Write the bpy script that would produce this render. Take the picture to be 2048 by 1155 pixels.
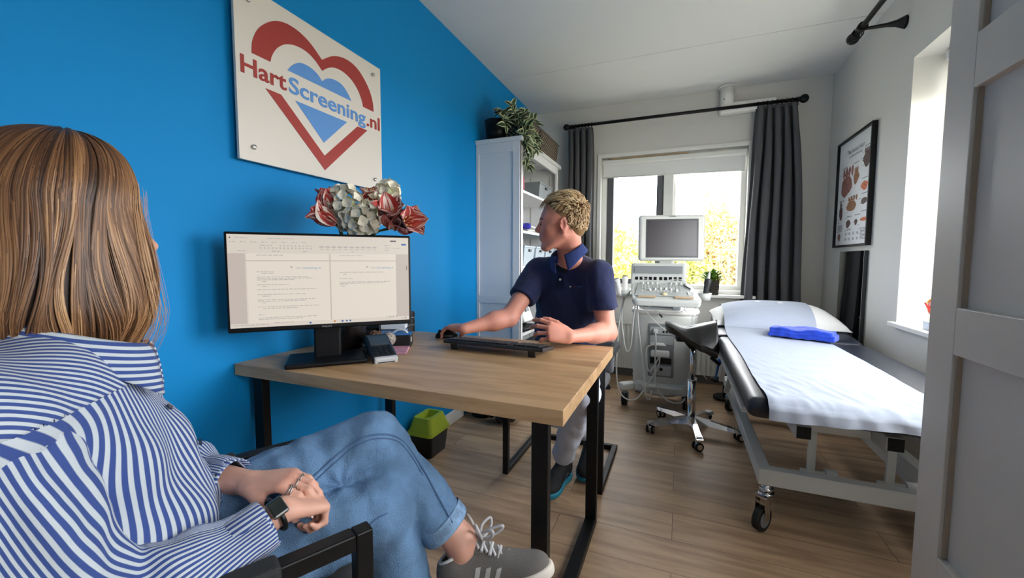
import bpy, bmesh, math, random
import numpy as np
from math import sin, cos, pi, radians
from mathutils import Vector, Matrix, Euler, noise as mnoise

for o in list(bpy.data.objects):
    bpy.data.objects.remove(o)
SC = bpy.context.scene
COL = SC.collection
random.seed(7)
RNG = np.random.default_rng(7)

# ------------------------------------------------------------ camera
CAM_Z = 1.12
F_PX = 823.26
YAW, PITCH, ROLL = radians(22.193), radians(3.984), radians(-0.150)
_F = np.array([-sin(YAW)*cos(PITCH), cos(YAW)*cos(PITCH), -sin(PITCH)])
_R = np.array([cos(YAW), sin(YAW), 0.0])
_D = np.cross(_F, _R)
RIGHT = _R*cos(ROLL) + _D*sin(ROLL)
DOWN = -_R*sin(ROLL) + _D*cos(ROLL)
camd = bpy.data.cameras.new('camera')
camd.sensor_width = 36.0
camd.lens = F_PX/2048*36.0
camd.clip_start = 0.02
camd.clip_end = 500
cam = bpy.data.objects.new('camera', camd)
COL.objects.link(cam)
cam.matrix_world = Matrix(((RIGHT[0], -DOWN[0], -_F[0], 0), (RIGHT[1], -DOWN[1], -_F[1], 0),
                           (RIGHT[2], -DOWN[2], -_F[2], CAM_Z), (0, 0, 0, 1)))
SC.camera = cam

def at(px, py, d):
    """world point that lies d metres in front of the photographer, seen at pixel px, py"""
    v = RIGHT*(px-1024)/F_PX + DOWN*(py-577.5)/F_PX + _F
    return np.array([0, 0, CAM_Z]) + v*d

# ------------------------------------------------------------ exposure, sky, sun, daylight
SC.view_settings.view_transform = 'Standard'
SC.view_settings.look = 'None'
SC.view_settings.gamma = 1
SC.view_settings.use_curve_mapping = False
SC.view_settings.exposure = 0.0

W = bpy.data.worlds.new('daylight')
SC.world = W
W.use_nodes = True
nt = W.node_tree
bg = nt.nodes['Background']
SKY_STRENGTH = 14.0
bg.inputs['Color'].default_value = (0.95, 0.975, 1.0, 1)
bg.inputs['Strength'].default_value = SKY_STRENGTH

sun = bpy.data.lights.new('sun', 'SUN')
sun.energy = 9.0
sun.angle = radians(3)
sun.color = (1.0, 0.93, 0.8)
so = bpy.data.objects.new('sun', sun)
COL.objects.link(so)
# comes over the left side of the house, lights the trees, enters no window
so.rotation_euler = Vector((1.0, 0.35, -0.75)).to_track_quat('-Z', 'Y').to_euler()

def portal(name, loc, rot, sx, sy):
    l = bpy.data.lights.new(name, 'AREA')
    l.shape = 'RECTANGLE'
    l.size, l.size_y = sx, sy
    l.energy = 1
    l.cycles.is_portal = True
    o = bpy.data.objects.new(name, l)
    o.location = loc
    o.rotation_euler = rot
    COL.objects.link(o)
    return o

# ------------------------------------------------------------ room constants
XL, XR, YF, YB, ZC = -1.43, 1.09, 4.11, -1.6, 2.605
WF = (-0.774, 0.553, 0.82, 2.145)      # window in the far wall  x0 x1 z0 z1
WR = (-0.25, 2.83, 0.79, 2.17)          # window in the right wall y0 y1 z0 z1
portal('portal', ((WF[0]+WF[1])/2, YF+0.3, (WF[2]+WF[3])/2), (radians(-90), 0, 0), 1.33, 1.33)
portal('portal', (XR+0.34, (WR[0]+WR[1])/2, (WR[2]+WR[3])/2), (0, radians(90), 0), 1.4, WR[1]-WR[0])

# ------------------------------------------------------------ materials
def srgb(c):
    return tuple(((v/255.0)/12.92 if v/255.0 <= 0.04045 else ((v/255.0+0.055)/1.055)**2.4) for v in c)

def mat(name, rgb, rough=0.5, metal=0.0, bump=0.0, bscale=80, var=0.0, vscale=6, coat=0.0, sheen=0.0, emit=None, estr=0, spec=None, stretch=None):
    """principled material; rgb in 0-255 screen values; bump and colour variation are procedural"""
    m = bpy.data.materials.new(name)
    m.use_nodes = True
    n = m.node_tree.nodes
    L = m.node_tree.links
    b = n['Principled BSDF']
    c = srgb(rgb)
    b.inputs['Base Color'].default_value = (*c, 1)
    b.inputs['Roughness'].default_value = rough
    b.inputs['Metallic'].default_value = metal
    if coat: b.inputs['Coat Weight'].default_value = coat
    if sheen: b.inputs['Sheen Weight'].default_value = sheen
    if spec is not None: b.inputs['Specular IOR Level'].default_value = spec
    if emit:
        b.inputs['Emission Color'].default_value = (*srgb(emit), 1)
        b.inputs['Emission Strength'].default_value = estr
    tc = n.new('ShaderNodeTexCoord')
    mp = n.new('ShaderNodeMapping')
    L.new(tc.outputs['Object'], mp.inputs['Vector'])
    if stretch: mp.inputs['Scale'].default_value = stretch
    if var:
        t = n.new('ShaderNodeTexNoise')
        t.inputs['Scale'].default_value = vscale
        t.inputs['Detail'].default_value = 5
        L.new(mp.outputs['Vector'], t.inputs['Vector'])
        r = n.new('ShaderNodeMapRange')
        r.inputs['From Min'].default_value = 0.3
        r.inputs['From Max'].default_value = 0.7
        r.inputs['To Min'].default_value = 1-var
        r.inputs['To Max'].default_value = 1+var
        L.new(t.outputs['Fac'], r.inputs['Value'])
        mx = n.new('ShaderNodeVectorMath')
        mx.operation = 'SCALE'
        mx.inputs[0].default_value = c
        L.new(r.outputs['Result'], mx.inputs['Scale'])
        L.new(mx.outputs['Vector'], b.inputs['Base Color'])
    if bump:
        t = n.new('ShaderNodeTexNoise')
        t.inputs['Scale'].default_value = bscale
        t.inputs['Detail'].default_value = 4
        L.new(mp.outputs['Vector'], t.inputs['Vector'])
        bp = n.new('ShaderNodeBump')
        bp.inputs['Strength'].default_value = bump
        bp.inputs['Distance'].default_value = 0.004
        L.new(t.outputs['Fac'], bp.inputs['Height'])
        L.new(bp.outputs['Normal'], b.inputs['Normal'])
    return m

def wood_mat(name, dark, light, axis_scale, rough=0.45, planks=None):
    m = bpy.data.materials.new(name)
    m.use_nodes = True
    n = m.node_tree.nodes
    L = m.node_tree.links
    b = n['Principled BSDF']
    b.inputs['Roughness'].default_value = rough
    tc = n.new('ShaderNodeTexCoord')
    mp = n.new('ShaderNodeMapping')
    mp.inputs['Scale'].default_value = axis_scale
    L.new(tc.outputs['Object'], mp.inputs['Vector'])
    t = n.new('ShaderNodeTexNoise')
    t.inputs['Scale'].default_value = 1.0
    t.inputs['Detail'].default_value = 8
    t.inputs['Roughness'].default_value = 0.62
    t.inputs['Distortion'].default_value = 0.6
    vec = mp.outputs['Vector']
    if planks:
        br = n.new('ShaderNodeTexBrick')
        br.offset = 0.37
        br.inputs['Scale'].default_value = 1
        br.inputs['Brick Width'].default_value = planks[0]
        br.inputs['Row Height'].default_value = planks[1]
        br.inputs['Mortar Size'].default_value = 0.0016
        br.inputs['Mortar Smooth'].default_value = 0.3
        br.inputs['Color1'].default_value = (0, 0, 0, 1)
        br.inputs['Color2'].default_value = (1, 1, 1, 1)
        L.new(tc.outputs['Object'], br.inputs['Vector'])
        ad = n.new('ShaderNodeVectorMath')
        ad.operation = 'ADD'
        L.new(vec, ad.inputs[0])
        sc = n.new('ShaderNodeVectorMath')
        sc.operation = 'SCALE'
        sc.inputs['Scale'].default_value = 9
        L.new(br.outputs['Color'], sc.inputs[0])
        L.new(sc.outputs['Vector'], ad.inputs[1])
        vec = ad.outputs['Vector']
    L.new(vec, t.inputs['Vector'])
    cr = n.new('ShaderNodeValToRGB')
    cr.color_ramp.elements[0].position = 0.28
    cr.color_ramp.elements[0].color = (*srgb(dark), 1)
    cr.color_ramp.elements[1].position = 0.6
    cr.color_ramp.elements[1].color = (*srgb(light), 1)
    L.new(t.outputs['Fac'], cr.inputs['Fac'])
    outc = cr.outputs['Color']
    if planks:
        mx = n.new('ShaderNodeMix')
        mx.data_type = 'RGBA'
        mx.blend_type = 'MULTIPLY'
        mx.inputs['B'].default_value = (0.42, 0.38, 0.34, 1)
        L.new(br.outputs['Fac'], mx.inputs['Factor'])
        L.new(outc, mx.inputs['A'])
        outc = mx.outputs['Result']
        m2 = n.new('ShaderNodeMapRange')
        m2.inputs['To Min'].default_value = 0.9
        m2.inputs['To Max'].default_value = 1.08
        L.new(br.outputs['Color'], m2.inputs['Value'])
        v2 = n.new('ShaderNodeVectorMath')
        v2.operation = 'SCALE'
        L.new(outc, v2.inputs[0])
        L.new(m2.outputs['Result'], v2.inputs['Scale'])
        outc = v2.outputs['Vector']
    L.new(outc, b.inputs['Base Color'])
    bp = n.new('ShaderNodeBump')
    bp.inputs['Strength'].default_value = 0.12
    bp.inputs['Distance'].default_value = 0.002
    L.new(t.outputs['Fac'], bp.inputs['Height'])
    L.new(bp.outputs['Normal'], b.inputs['Normal'])
    return m

def attr_mat(name, ramp, attr='u', freq=1.0, rough=0.7, sheen=0.0, bump=0.0, bscale=300, edge=0.04):
    """two-colour stripes read from a per-vertex length attribute of the cloth"""
    m = bpy.data.materials.new(name)
    m.use_nodes = True
    n = m.node_tree.nodes
    L = m.node_tree.links
    b = n['Principled BSDF']
    b.inputs['Roughness'].default_value = rough
    b.inputs['Sheen Weight'].default_value = sheen
    a = n.new('ShaderNodeAttribute')
    a.attribute_name = attr
    mu = n.new('ShaderNodeMath'); mu.operation = 'MULTIPLY'; mu.inputs[1].default_value = freq
    fr = n.new('ShaderNodeMath'); fr.operation = 'FRACT'
    L.new(a.outputs['Fac'], mu.inputs[0]); L.new(mu.outputs[0], fr.inputs[0])
    cr = n.new('ShaderNodeValToRGB')
    e = cr.color_ramp.elements
    e[0].position = 0.0; e[0].color = (*srgb(ramp[0]), 1)
    e[1].position = 0.5-edge; e[1].color = (*srgb(ramp[0]), 1)
    for pos, c in ((0.5+edge, ramp[1]), (1-edge*2, ramp[1]), (1.0, ramp[0])):
        x = e.new(pos); x.color = (*srgb(c), 1)
    L.new(fr.outputs[0], cr.inputs['Fac'])
    L.new(cr.outputs['Color'], b.inputs['Base Color'])
    if bump:
        tc = n.new('ShaderNodeTexCoord')
        t = n.new('ShaderNodeTexNoise'); t.inputs['Scale'].default_value = bscale
        L.new(tc.outputs['Object'], t.inputs['Vector'])
        bp = n.new('ShaderNodeBump'); bp.inputs['Strength'].default_value = bump; bp.inputs['Distance'].default_value = 0.003
        L.new(t.outputs['Fac'], bp.inputs['Height']); L.new(bp.outputs['Normal'], b.inputs['Normal'])
    return m

def glass_mat(name, tint=(1, 1, 1), refl=0.06):
    m = bpy.data.materials.new(name)
    m.use_nodes = True
    n = m.node_tree.nodes
    L = m.node_tree.links
    n.remove(n['Principled BSDF'])
    tr = n.new('ShaderNodeBsdfTransparent'); tr.inputs['Color'].default_value = (*tint, 1)
    gl = n.new('ShaderNodeBsdfGlossy'); gl.inputs['Roughness'].default_value = 0.02
    mx = n.new('ShaderNodeMixShader'); mx.inputs['Fac'].default_value = refl
    L.new(tr.outputs[0], mx.inputs[1]); L.new(gl.outputs[0], mx.inputs[2])
    L.new(mx.outputs[0], n['Material Output'].inputs['Surface'])
    return m

M = {}
M['wall_blue'] = mat('blue wall paint', (2, 136, 204), 0.6, spec=.2, bump=0.05, bscale=180)
M['wall_white'] = mat('white wall paint', (214, 212, 206), 0.85, bump=0.06, bscale=160)
M['ceiling'] = mat('ceiling paint', (222, 222, 220), 0.9, bump=0.08, bscale=120)
M['white_trim'] = mat('white lacquer trim', (232, 231, 226), 0.4)
M['white_lacquer'] = mat('white furniture lacquer', (226, 226, 226), 0.38)
M['anthracite'] = mat('anthracite window profile', (86, 88, 92), 0.5)
M['glass'] = glass_mat('window glass')
M['black_metal'] = mat('black powder-coated steel', (13, 13, 14), 0.45, spec=.3, bump=0.05, bscale=600)
M['black_plastic'] = mat('black plastic', (15, 15, 17), 0.42, spec=.3)
M['dark_plastic'] = mat('dark grey plastic', (46, 47, 50), 0.45)
M['chrome'] = mat('polished chrome', (225, 225, 228), 0.12, 1.0)
M['steel'] = mat('brushed steel', (190, 188, 184), 0.3, 1.0)
M['floor'] = wood_mat('oak laminate floor', (138, 110, 84), (196, 164, 130), (1.6, 16, 1), 0.42, planks=(1.25, 0.19))
M['table_wood'] = wood_mat('honey oak desktop', (158, 120, 82), (204, 166, 122), (2.2, 17, 17), 0.42)
M['curtain'] = mat('charcoal woven curtain', (84, 84, 88), 0.95, bump=0.35, bscale=900, var=0.1, vscale=300)
M['blind'] = mat('white roller blind cloth', (232, 232, 230), 0.9)
M['radiator'] = mat('white radiator enamel', (218, 217, 212), 0.4)
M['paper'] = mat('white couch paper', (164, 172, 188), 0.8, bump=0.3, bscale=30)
M['pillow'] = mat('white pillow cotton', (226, 226, 224), 0.9, bump=0.1, bscale=40)
M['navy_vinyl'] = mat('dark navy upholstery vinyl', (24, 30, 44), 0.34, bump=0.12, bscale=500)
M['black_vinyl'] = mat('black saddle leather', (17, 17, 19), 0.3, bump=0.1, bscale=500)
M['frame_white'] = mat('pale grey enamelled tube', (205, 208, 206), 0.4)
M['towel_blue'] = mat('royal blue terry towel', (20, 66, 196), 0.95, bump=1.0, bscale=260, var=0.2, vscale=160, sheen=0.3)
M['rubber'] = mat('black rubber', (22, 22, 22), 0.7)
M['us_body'] = mat('pale grey medical plastic', (206, 208, 203), 0.42)
M['us_dark'] = mat('mid grey medical plastic', (128, 132, 134), 0.5)
M['us_screen'] = mat('unlit screen glass', (58, 54, 60), 0.25)
M['us_bezel'] = mat('dark screen bezel', (60, 60, 62), 0.4)
M['cable'] = mat('light grey cable', (214, 213, 206), 0.5)
M['grey_fabric'] = mat('grey chair fabric', (98, 98, 102), 0.95, bump=0.5, bscale=700, var=0.15, vscale=120)
M['charcoal_fabric'] = mat('charcoal chair fabric', (52, 52, 54), 0.95, bump=0.5, bscale=700)

# ------------------------------------------------------------ object helpers
def props(o, label=None, category=None, group=None, kind=None):
    if label: o['label'] = label
    if category: o['category'] = category
    if group: o['group'] = group
    if kind: o['kind'] = kind
    return o

def thing(name, label, category, loc=(0, 0, 0), rz=0.0, group=None):
    o = bpy.data.objects.new(name, None)
    o.empty_display_size = 0.05
    COL.objects.link(o)
    o.location = loc
    o.rotation_euler = (0, 0, rz)
    return props(o, label, category, group)

def obj(name, bm, m, parent=None, smooth=False, label=None):
    """link a bmesh (coordinates in the parent's frame) as one mesh object"""
    me = bpy.data.meshes.new(name)
    if isinstance(bm, bmesh.types.BMesh):
        bmesh.ops.recalc_face_normals(bm, faces=bm.faces)
        bm.to_mesh(me)
        bm.free()
    else:
        v, f = bm
        f = [tuple(map(int, q)) for q in f]
        me.from_pydata([tuple(map(float, p)) for p in v], [], f)
        me.update()
    for x in (m if isinstance(m, (list, tuple)) else [m]):
        me.materials.append(M[x] if isinstance(x, str) else x)
    if smooth:
        me.polygons.foreach_set('use_smooth', [True]*len(me.polygons))
    o = bpy.data.objects.new(name, me)
    COL.objects.link(o)
    if parent is not None: o.parent = parent
    if label: o['label'] = label
    return o

def struct(name, bm, m, label, category='wall', parent=None, smooth=False):
    o = obj(name, bm, m, parent, smooth)
    if parent is None:
        props(o, label, category, kind='structure')
    return o

def rotm(rot):
    if rot is None: return Matrix.Identity(4)
    if isinstance(rot, Matrix): return rot.to_4x4()
    return Euler(rot).to_matrix().to_4x4()

def box(bm, c, s, rot=None, bev=0.0, seg=2, mi=0):
    t = bmesh.new()
    bmesh.ops.create_cube(t, size=1)
    bmesh.ops.scale(t, vec=s, verts=t.verts)
    if bev > 0:
        bmesh.ops.bevel(t, geom=list(t.edges), offset=min(bev, min(s)*0.49), segments=seg, profile=0.5, affect='EDGES')
    bmesh.ops.transform(t, matrix=Matrix.Translation(c) @ rotm(rot), verts=t.verts)
    return merge(bm, t, mi)

def merge(bm, t, mi=0):
    t.verts.ensure_lookup_table()
    vs = [bm.verts.new(v.co) for v in t.verts]
    fs = []
    for f in t.faces:
        try:
            nf = bm.faces.new([vs[v.index] for v in f.verts])
            nf.material_index = mi
            nf.smooth = f.smooth
            fs.append(nf)
        except ValueError:
            pass
    t.free()
    return fs

def bx(bm, x0, x1, y0, y1, z0, z1, bev=0.0, mi=0, seg=2):
    return box(bm, ((x0+x1)/2, (y0+y1)/2, (z0+z1)/2), (abs(x1-x0), abs(y1-y0), abs(z1-z0)), None, bev, seg, mi)

def cyl(bm, a, b, r, r2=None, seg=20, mi=0, cap=True, smooth=True):
    a = Vector(a); b = Vector(b)
    r2 = r if r2 is None else r2
    d = b-a
    q = d.to_track_quat('Z', 'Y')
    rings = []
    for p, rr in ((a, r), (b, r2)):
        rings.append([bm.verts.new(p + q @ Vector((rr*cos(2*pi*i/seg), rr*sin(2*pi*i/seg), 0))) for i in range(seg)])
    for i in range(seg):
        f = bm.faces.new((rings[0][i], rings[0][(i+1) % seg], rings[1][(i+1) % seg], rings[1][i]))
        f.smooth = smooth
        f.material_index = mi
    if cap:
        f = bm.faces.new(rings[0][::-1]); f.material_index = mi
        f = bm.faces.new(rings[1]); f.material_index = mi

def catmull(pts, n=6):
    pts = [np.array(p, float) for p in pts]
    P_ = [2*pts[0]-pts[1]] + pts + [2*pts[-1]-pts[-2]]
    out = []
    for i in range(1, len(P_)-2):
        for k in range(n):
            t = k/n
            out.append(0.5*((2*P_[i]) + (-P_[i-1]+P_[i+1])*t + (2*P_[i-1]-5*P_[i]+4*P_[i+1]-P_[i+2])*t*t + (-P_[i-1]+3*P_[i]-3*P_[i+1]+P_[i+2])*t**3))
    out.append(pts[-1])
    return out

def tube(bm, pts, r, seg=8, mi=0, close=False, cap=True):
    """round tube along a polyline; r a number or list"""
    n = len(pts)
    pts = [Vector(tuple(map(float, p))) for p in pts]
    rs = [r]*n if not hasattr(r, '__len__') else list(r)
    rings = []
    up = Vector((0.13, 0.21, 1)).normalized()
    for i in range(n):
        if close:
            d = pts[(i+1) % n]-pts[i-1]
        else:
            d = pts[min(i+1, n-1)]-pts[max(i-1, 0)]
        if d.length < 1e-9: d = Vector((0, 0, 1))
        d.normalize()
        s = up - d*up.dot(d)
        if s.length < 1e-4: s = Vector((1, 0, 0)) - d*d.x
        s.normalize()
        up = s
        t = d.cross(s)
        rings.append([bm.verts.new(pts[i] + (s*cos(2*pi*k/seg) + t*sin(2*pi*k/seg))*rs[i]) for k in range(seg)])
    m = n if close else n-1
    for i in range(m):
        A, B = rings[i], rings[(i+1) % n]
        for k in range(seg):
            f = bm.faces.new((A[k], A[(k+1) % seg], B[(k+1) % seg], B[k]))
            f.smooth = True
            f.material_index = mi
    if cap and not close:
        f = bm.faces.new(rings[0][::-1]); f.material_index = mi
        f = bm.faces.new(rings[-1]); f.material_index = mi

def sqtube(bm, pts, w, h, mi=0, bev=0.0):
    """square tube along axis-aligned corner points, one box per run, mitred by overlap"""
    for a, b in zip(pts[:-1], pts[1:]):
        a = Vector(a); b = Vector(b)
        d = b-a
        q = d.to_track_quat('Z', 'Y').to_matrix().to_4x4()
        L_ = d.length
        t = bmesh.new()
        bmesh.ops.create_cube(t, size=1)
        bmesh.ops.scale(t, vec=(w, h, L_+w), verts=t.verts)
        if bev: bmesh.ops.bevel(t, geom=list(t.edges), offset=bev, segments=2, affect='EDGES', profile=0.5)
        bmesh.ops.transform(t, matrix=Matrix.Translation((a+b)/2) @ q, verts=t.verts)
        merge(bm, t, mi)

def lathe(bm, prof, seg=32, c=(0, 0, 0), mi=0, rot=None, sx=1, sy=1):
    R_ = rotm(rot)
    rings = []
    for r, z in prof:
        if r < 1e-6:
            rings.append([bm.verts.new(Vector(c) + (R_ @ Vector((0, 0, z))))])
        else:
            rings.append([bm.verts.new(Vector(c) + (R_ @ Vector((r*cos(2*pi*i/seg)*sx, r*sin(2*pi*i/seg)*sy, z)))) for i in range(seg)])
    for A, B in zip(rings[:-1], rings[1:]):
        for i in range(seg):
            j = (i+1) % seg
            if len(A) == 1 and len(B) == 1: continue
            if len(A) == 1: f = bm.faces.new((A[0], B[j], B[i]))
            elif len(B) == 1: f = bm.faces.new((A[i], A[j], B[0]))
            else: f = bm.faces.new((A[i], A[j], B[j], B[i]))
            f.smooth = True
            f.material_index = mi

def sphere(bm, c, r, seg=20, rings=12, mi=0, rot=None):
    r = (r, r, r) if not hasattr(r, '__len__') else r
    t = bmesh.new()
    bmesh.ops.create_uvsphere(t, u_segments=seg, v_segments=rings, radius=1)
    bmesh.ops.scale(t, vec=r, verts=t.verts)
    bmesh.ops.transform(t, matrix=Matrix.Translation(c) @ rotm(rot), verts=t.verts)
    for f in t.faces: f.smooth = True
    return merge(bm, t, mi)

def poly_prism(bm, pts3, off, mi=0):
    """polygon of 3D points (planar) extruded by vector off"""
    off = Vector(off)
    t = bmesh.new()
    vs = [t.verts.new(Vector(p)) for p in pts3]
    f = t.faces.new(vs)
    r = bmesh.ops.extrude_face_region(t, geom=[f])
    bmesh.ops.translate(t, vec=off, verts=[g for g in r['geom'] if isinstance(g, bmesh.types.BMVert)])
    bmesh.ops.triangulate(t, faces=[f for f in t.faces if len(f.verts) > 4])
    return merge(bm, t, mi)

def surf(fn, nu, nv, closed_u=False):
    v = []; f = []
    for i in range(nu+(0 if closed_u else 1)):
        for j in range(nv+1):
            v.append(fn(i/nu, j/nv))
    n = nu if closed_u else nu
    m = nv+1
    tot = nu if closed_u else nu+1
    for i in range(nu):
        i2 = (i+1) % tot if closed_u else i+1
        for j in range(nv):
            f.append((i*m+j, i2*m+j, i2*m+j+1, i*m+j+1))
    return v, f

def text_bm(body, size, bold=0.0, depth=0.0, align='LEFT', spacing=1.0):
    cu = bpy.data.curves.new('t', 'FONT')
    cu.body = body
    cu.size = size
    cu.offset = bold
    cu.extrude = depth
    cu.align_x = align
    cu.space_character = spacing
    cu.resolution_u = 4
    o = bpy.data.objects.new('t', cu)
    COL.objects.link(o)
    dg = bpy.context.evaluated_depsgraph_get()
    me = bpy.data.meshes.new_from_object(o.evaluated_get(dg))
    bm = bmesh.new()
    bm.from_mesh(me)
    bpy.data.objects.remove(o)
    bpy.data.curves.remove(cu)
    bpy.data.meshes.remove(me)
    return bm

def put_text(bm, body, size, origin, xdir, ydir, bold=0.0, depth=0.0, align='LEFT', mi=0, width=None, spacing=1.0):
    t = text_bm(body, size, bold, depth, align, spacing)
    if width:
        xs = [v.co.x for v in t.verts]
        s = width/(max(xs)-min(xs))
        for v in t.verts: v.co.x *= s
    X = Vector(xdir).normalized(); Y = Vector(ydir).normalized(); Z = X.cross(Y)
    mt = Matrix(((X.x, Y.x, Z.x, origin[0]), (X.y, Y.y, Z.y, origin[1]), (X.z, Y.z, Z.z, origin[2]), (0, 0, 0, 1)))
    bmesh.ops.transform(t, matrix=mt, verts=t.verts)
    return merge(bm, t, mi)

def dup(root, loc=None, rz=None, label=None):
    """copy a thing with its parts and their sub-parts"""
    r = root.copy(); COL.objects.link(r)
    if loc is not None: r.location = loc
    if rz is not None: r.rotation_euler = (0, 0, rz)
    if label: r['label'] = label
    for ch in list(root.children):
        c = ch.copy(); COL.objects.link(c); c.parent = r
        for g in list(ch.children):
            d = g.copy(); COL.objects.link(d); d.parent = c
    return r

# signed-distance modelling for bodies, cloth and cushions --------------------------
class Sdf:
    def __init__(s, lo, hi, vox):
        s.lo = np.array(lo, float); s.vox = vox
        s.n = np.maximum(np.ceil((np.array(hi)-s.lo)/vox).astype(int)+1, 4)
        s.D = np.full(s.n, 1.0, np.float32)

    def _sub(s, lo, hi, m):
        a = np.clip(np.floor((np.array(lo)-m-s.lo)/s.vox).astype(int), 0, s.n)
        b = np.clip(np.ceil((np.array(hi)+m-s.lo)/s.vox).astype(int)+1, 0, s.n)
        if (b <= a).any(): return None, None
        ax = [(s.lo[i]+s.vox*np.arange(a[i], b[i])).astype(np.float32) for i in range(3)]
        g = np.stack(np.meshgrid(*ax, indexing='ij'), -1)
        return (slice(a[0], b[0]), slice(a[1], b[1]), slice(a[2], b[2])), g

    def _mix(s, sl, d, k, op):
        A = s.D[sl]
        if op == 'add':
            if k > 0:
                h = np.maximum(k-np.abs(A-d), 0)/k
                s.D[sl] = np.minimum(A, d)-h*h*k*0.25
            else: s.D[sl] = np.minimum(A, d)
        else:
            d = -d
            if k > 0:
                h = np.maximum(k-np.abs(A-d), 0)/k
                s.D[sl] = np.maximum(A, d)+h*h*k*0.25
            else: s.D[sl] = np.maximum(A, d)

    def cap(s, a, b, ra, rb=None, k=0.02, op='add', flat=None):
        """tapered capsule; flat=(axis, factor) squeezes its section along an axis"""
        rb = ra if rb is None else rb
        a = np.array(a, float); b = np.array(b, float)
        m = k+3*s.vox
        R_ = max(ra, rb)
        sl, g = s._sub(np.minimum(a, b)-R_, np.maximum(a, b)+R_, m)
        if sl is None: return
        ab = (b-a); L2 = max((ab**2).sum(), 1e-12)
        p = g-a.astype(np.float32)
        t = np.clip((p@ab.astype(np.float32))/L2, 0, 1)
        q = p-t[..., None]*ab.astype(np.float32)
        if flat is not None:
            ax = np.array(flat[0], float); ax /= np.linalg.norm(ax); fx = flat[1]
            c = q@ax.astype(np.float32)
            q = q + (c*(1/fx-1))[..., None]*ax.astype(np.float32)
            d = (np.sqrt((q**2).sum(-1))-(ra+(rb-ra)*t))*min(1, (fx+1)/2)
        else:
            d = np.sqrt((q**2).sum(-1))-(ra+(rb-ra)*t)
        s._mix(sl, d, k, op)

    def ell(s, c, r, rot=None, k=0.02, op='add'):
        c = np.array(c, float); r = np.array(r, float)
        R_ = np.eye(3) if rot is None else np.array(rot, float)   # columns = local axes
        ext = np.sqrt(((R_*r[None, :])**2).sum(1))
        sl, g = s._sub(c-ext, c+ext, k+3*s.vox)
        if sl is None: return
        p = (g-c.astype(np.float32))@R_.astype(np.float32)
        k0 = np.sqrt(((p/r.astype(np.float32))**2).sum(-1))+1e-9
        k1 = np.sqrt(((p/(r**2).astype(np.float32))**2).sum(-1))+1e-9
        s._mix(sl, k0*(k0-1)/k1, k, op)

    def rbox(s, c, h, r, rot=None, k=0.0, op='add'):
        c = np.array(c, float); h = np.array(h, float)
        R_ = np.eye(3) if rot is None else np.array(rot, float)
        ext = (np.abs(R_)*h[None, :]).sum(1)
        sl, g = s._sub(c-ext, c+ext, k+3*s.vox)
        if sl is None: return
        q = np.abs((g-c.astype(np.float32))@R_.astype(np.float32))-(h-r).astype(np.float32)
        d = np.sqrt((np.maximum(q, 0)**2).sum(-1))+np.minimum(q.max(-1), 0)-r
        s._mix(sl, d, k, op)

    def join(s, o, k=0.0):
        A, d = s.D, o.D
        if k > 0:
            h = np.maximum(k-np.abs(A-d), 0)/k
            s.D = np.minimum(A, d)-h*h*k*0.25
        else: s.D = np.minimum(A, d)

    def plane(s, p, n, k=0.0):
        """keep only the half space on the far side of n (removes where (x-p).n > 0)"""
        n = np.array(n, float); n /= np.linalg.norm(n)
        sl, g = s._sub(s.lo, s.lo+s.vox*(s.n-1), 0)
        d = ((g-np.array(p, np.float32))@n.astype(np.float32))
        s.D = np.maximum(s.D, d) if k == 0 else s.D
        if k > 0:
            h = np.maximum(k-np.abs(s.D-d), 0)/k
            s.D = np.maximum(s.D, d)+h*h*k*0.25

    def mesh(s, relax=2):
        D = s.D; n = s.n
        neg = D < 0
        C = [D[i:n[0]-1+i, j:n[1]-1+j, k:n[2]-1+k] for i in (0, 1) for j in (0, 1) for k in (0, 1)]
        S = sum(x.astype(np.int8) for x in [(c < 0) for c in C])
        act = (S > 0) & (S < 8)
        idx = np.full(act.shape, -1, np.int64)
        pos = np.argwhere(act)
        idx[act] = np.arange(len(pos))
        acc = np.zeros((len(pos), 3)); cnt = np.zeros(len(pos))
        offs = [(i, j, k) for i in (0, 1) for j in (0, 1) for k in (0, 1)]
        vals = np.stack([c[act] for c in C], 1).astype(float)
        for a in range(8):
            for b in range(a+1, 8):
                df = np.array(offs[b])-np.array(offs[a])
                if np.abs(df).sum() != 1: continue
                va, vb = vals[:, a], vals[:, b]
                cr = (va < 0) != (vb < 0)
                t = np.where(cr, va/(va-vb+1e-20), 0)
                p = np.array(offs[a])[None, :]+t[:, None]*df[None, :]
                acc += np.where(cr[:, None], p, 0); cnt += cr
        V = (pos+acc/cnt[:, None])*s.vox+s.lo
        F = []
        for ax in range(3):
            o1, o2 = [(1, 2), (2, 0), (0, 1)][ax]
            sl0 = [slice(1, -1)]*3; sl1 = [slice(1, -1)]*3
            sl0[ax] = slice(0, -1); sl1[ax] = slice(1, None)
            A = neg[tuple(sl0)]; B = neg[tuple(sl1)]
            ch = np.argwhere(A != B)
            if len(ch) == 0: continue
            base = ch.copy(); base[:, o1] += 1; base[:, o2] += 1
            fl = A[A != B]
            def cell(d1, d2):
                q = base.copy(); q[:, o1] -= d1; q[:, o2] -= d2
                return idx[q[:, 0], q[:, 1], q[:, 2]]
            q = np.stack([cell(1, 1), cell(0, 1), cell(0, 0), cell(1, 0)], 1)
            q[~fl] = q[~fl][:, ::-1]
            F.append(q)
        F = np.concatenate(F)
        F = F[(F >= 0).all(1)]
        for _ in range(relax):
            V = smooth_once(V, F, 0.5)
        return V, F

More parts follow.
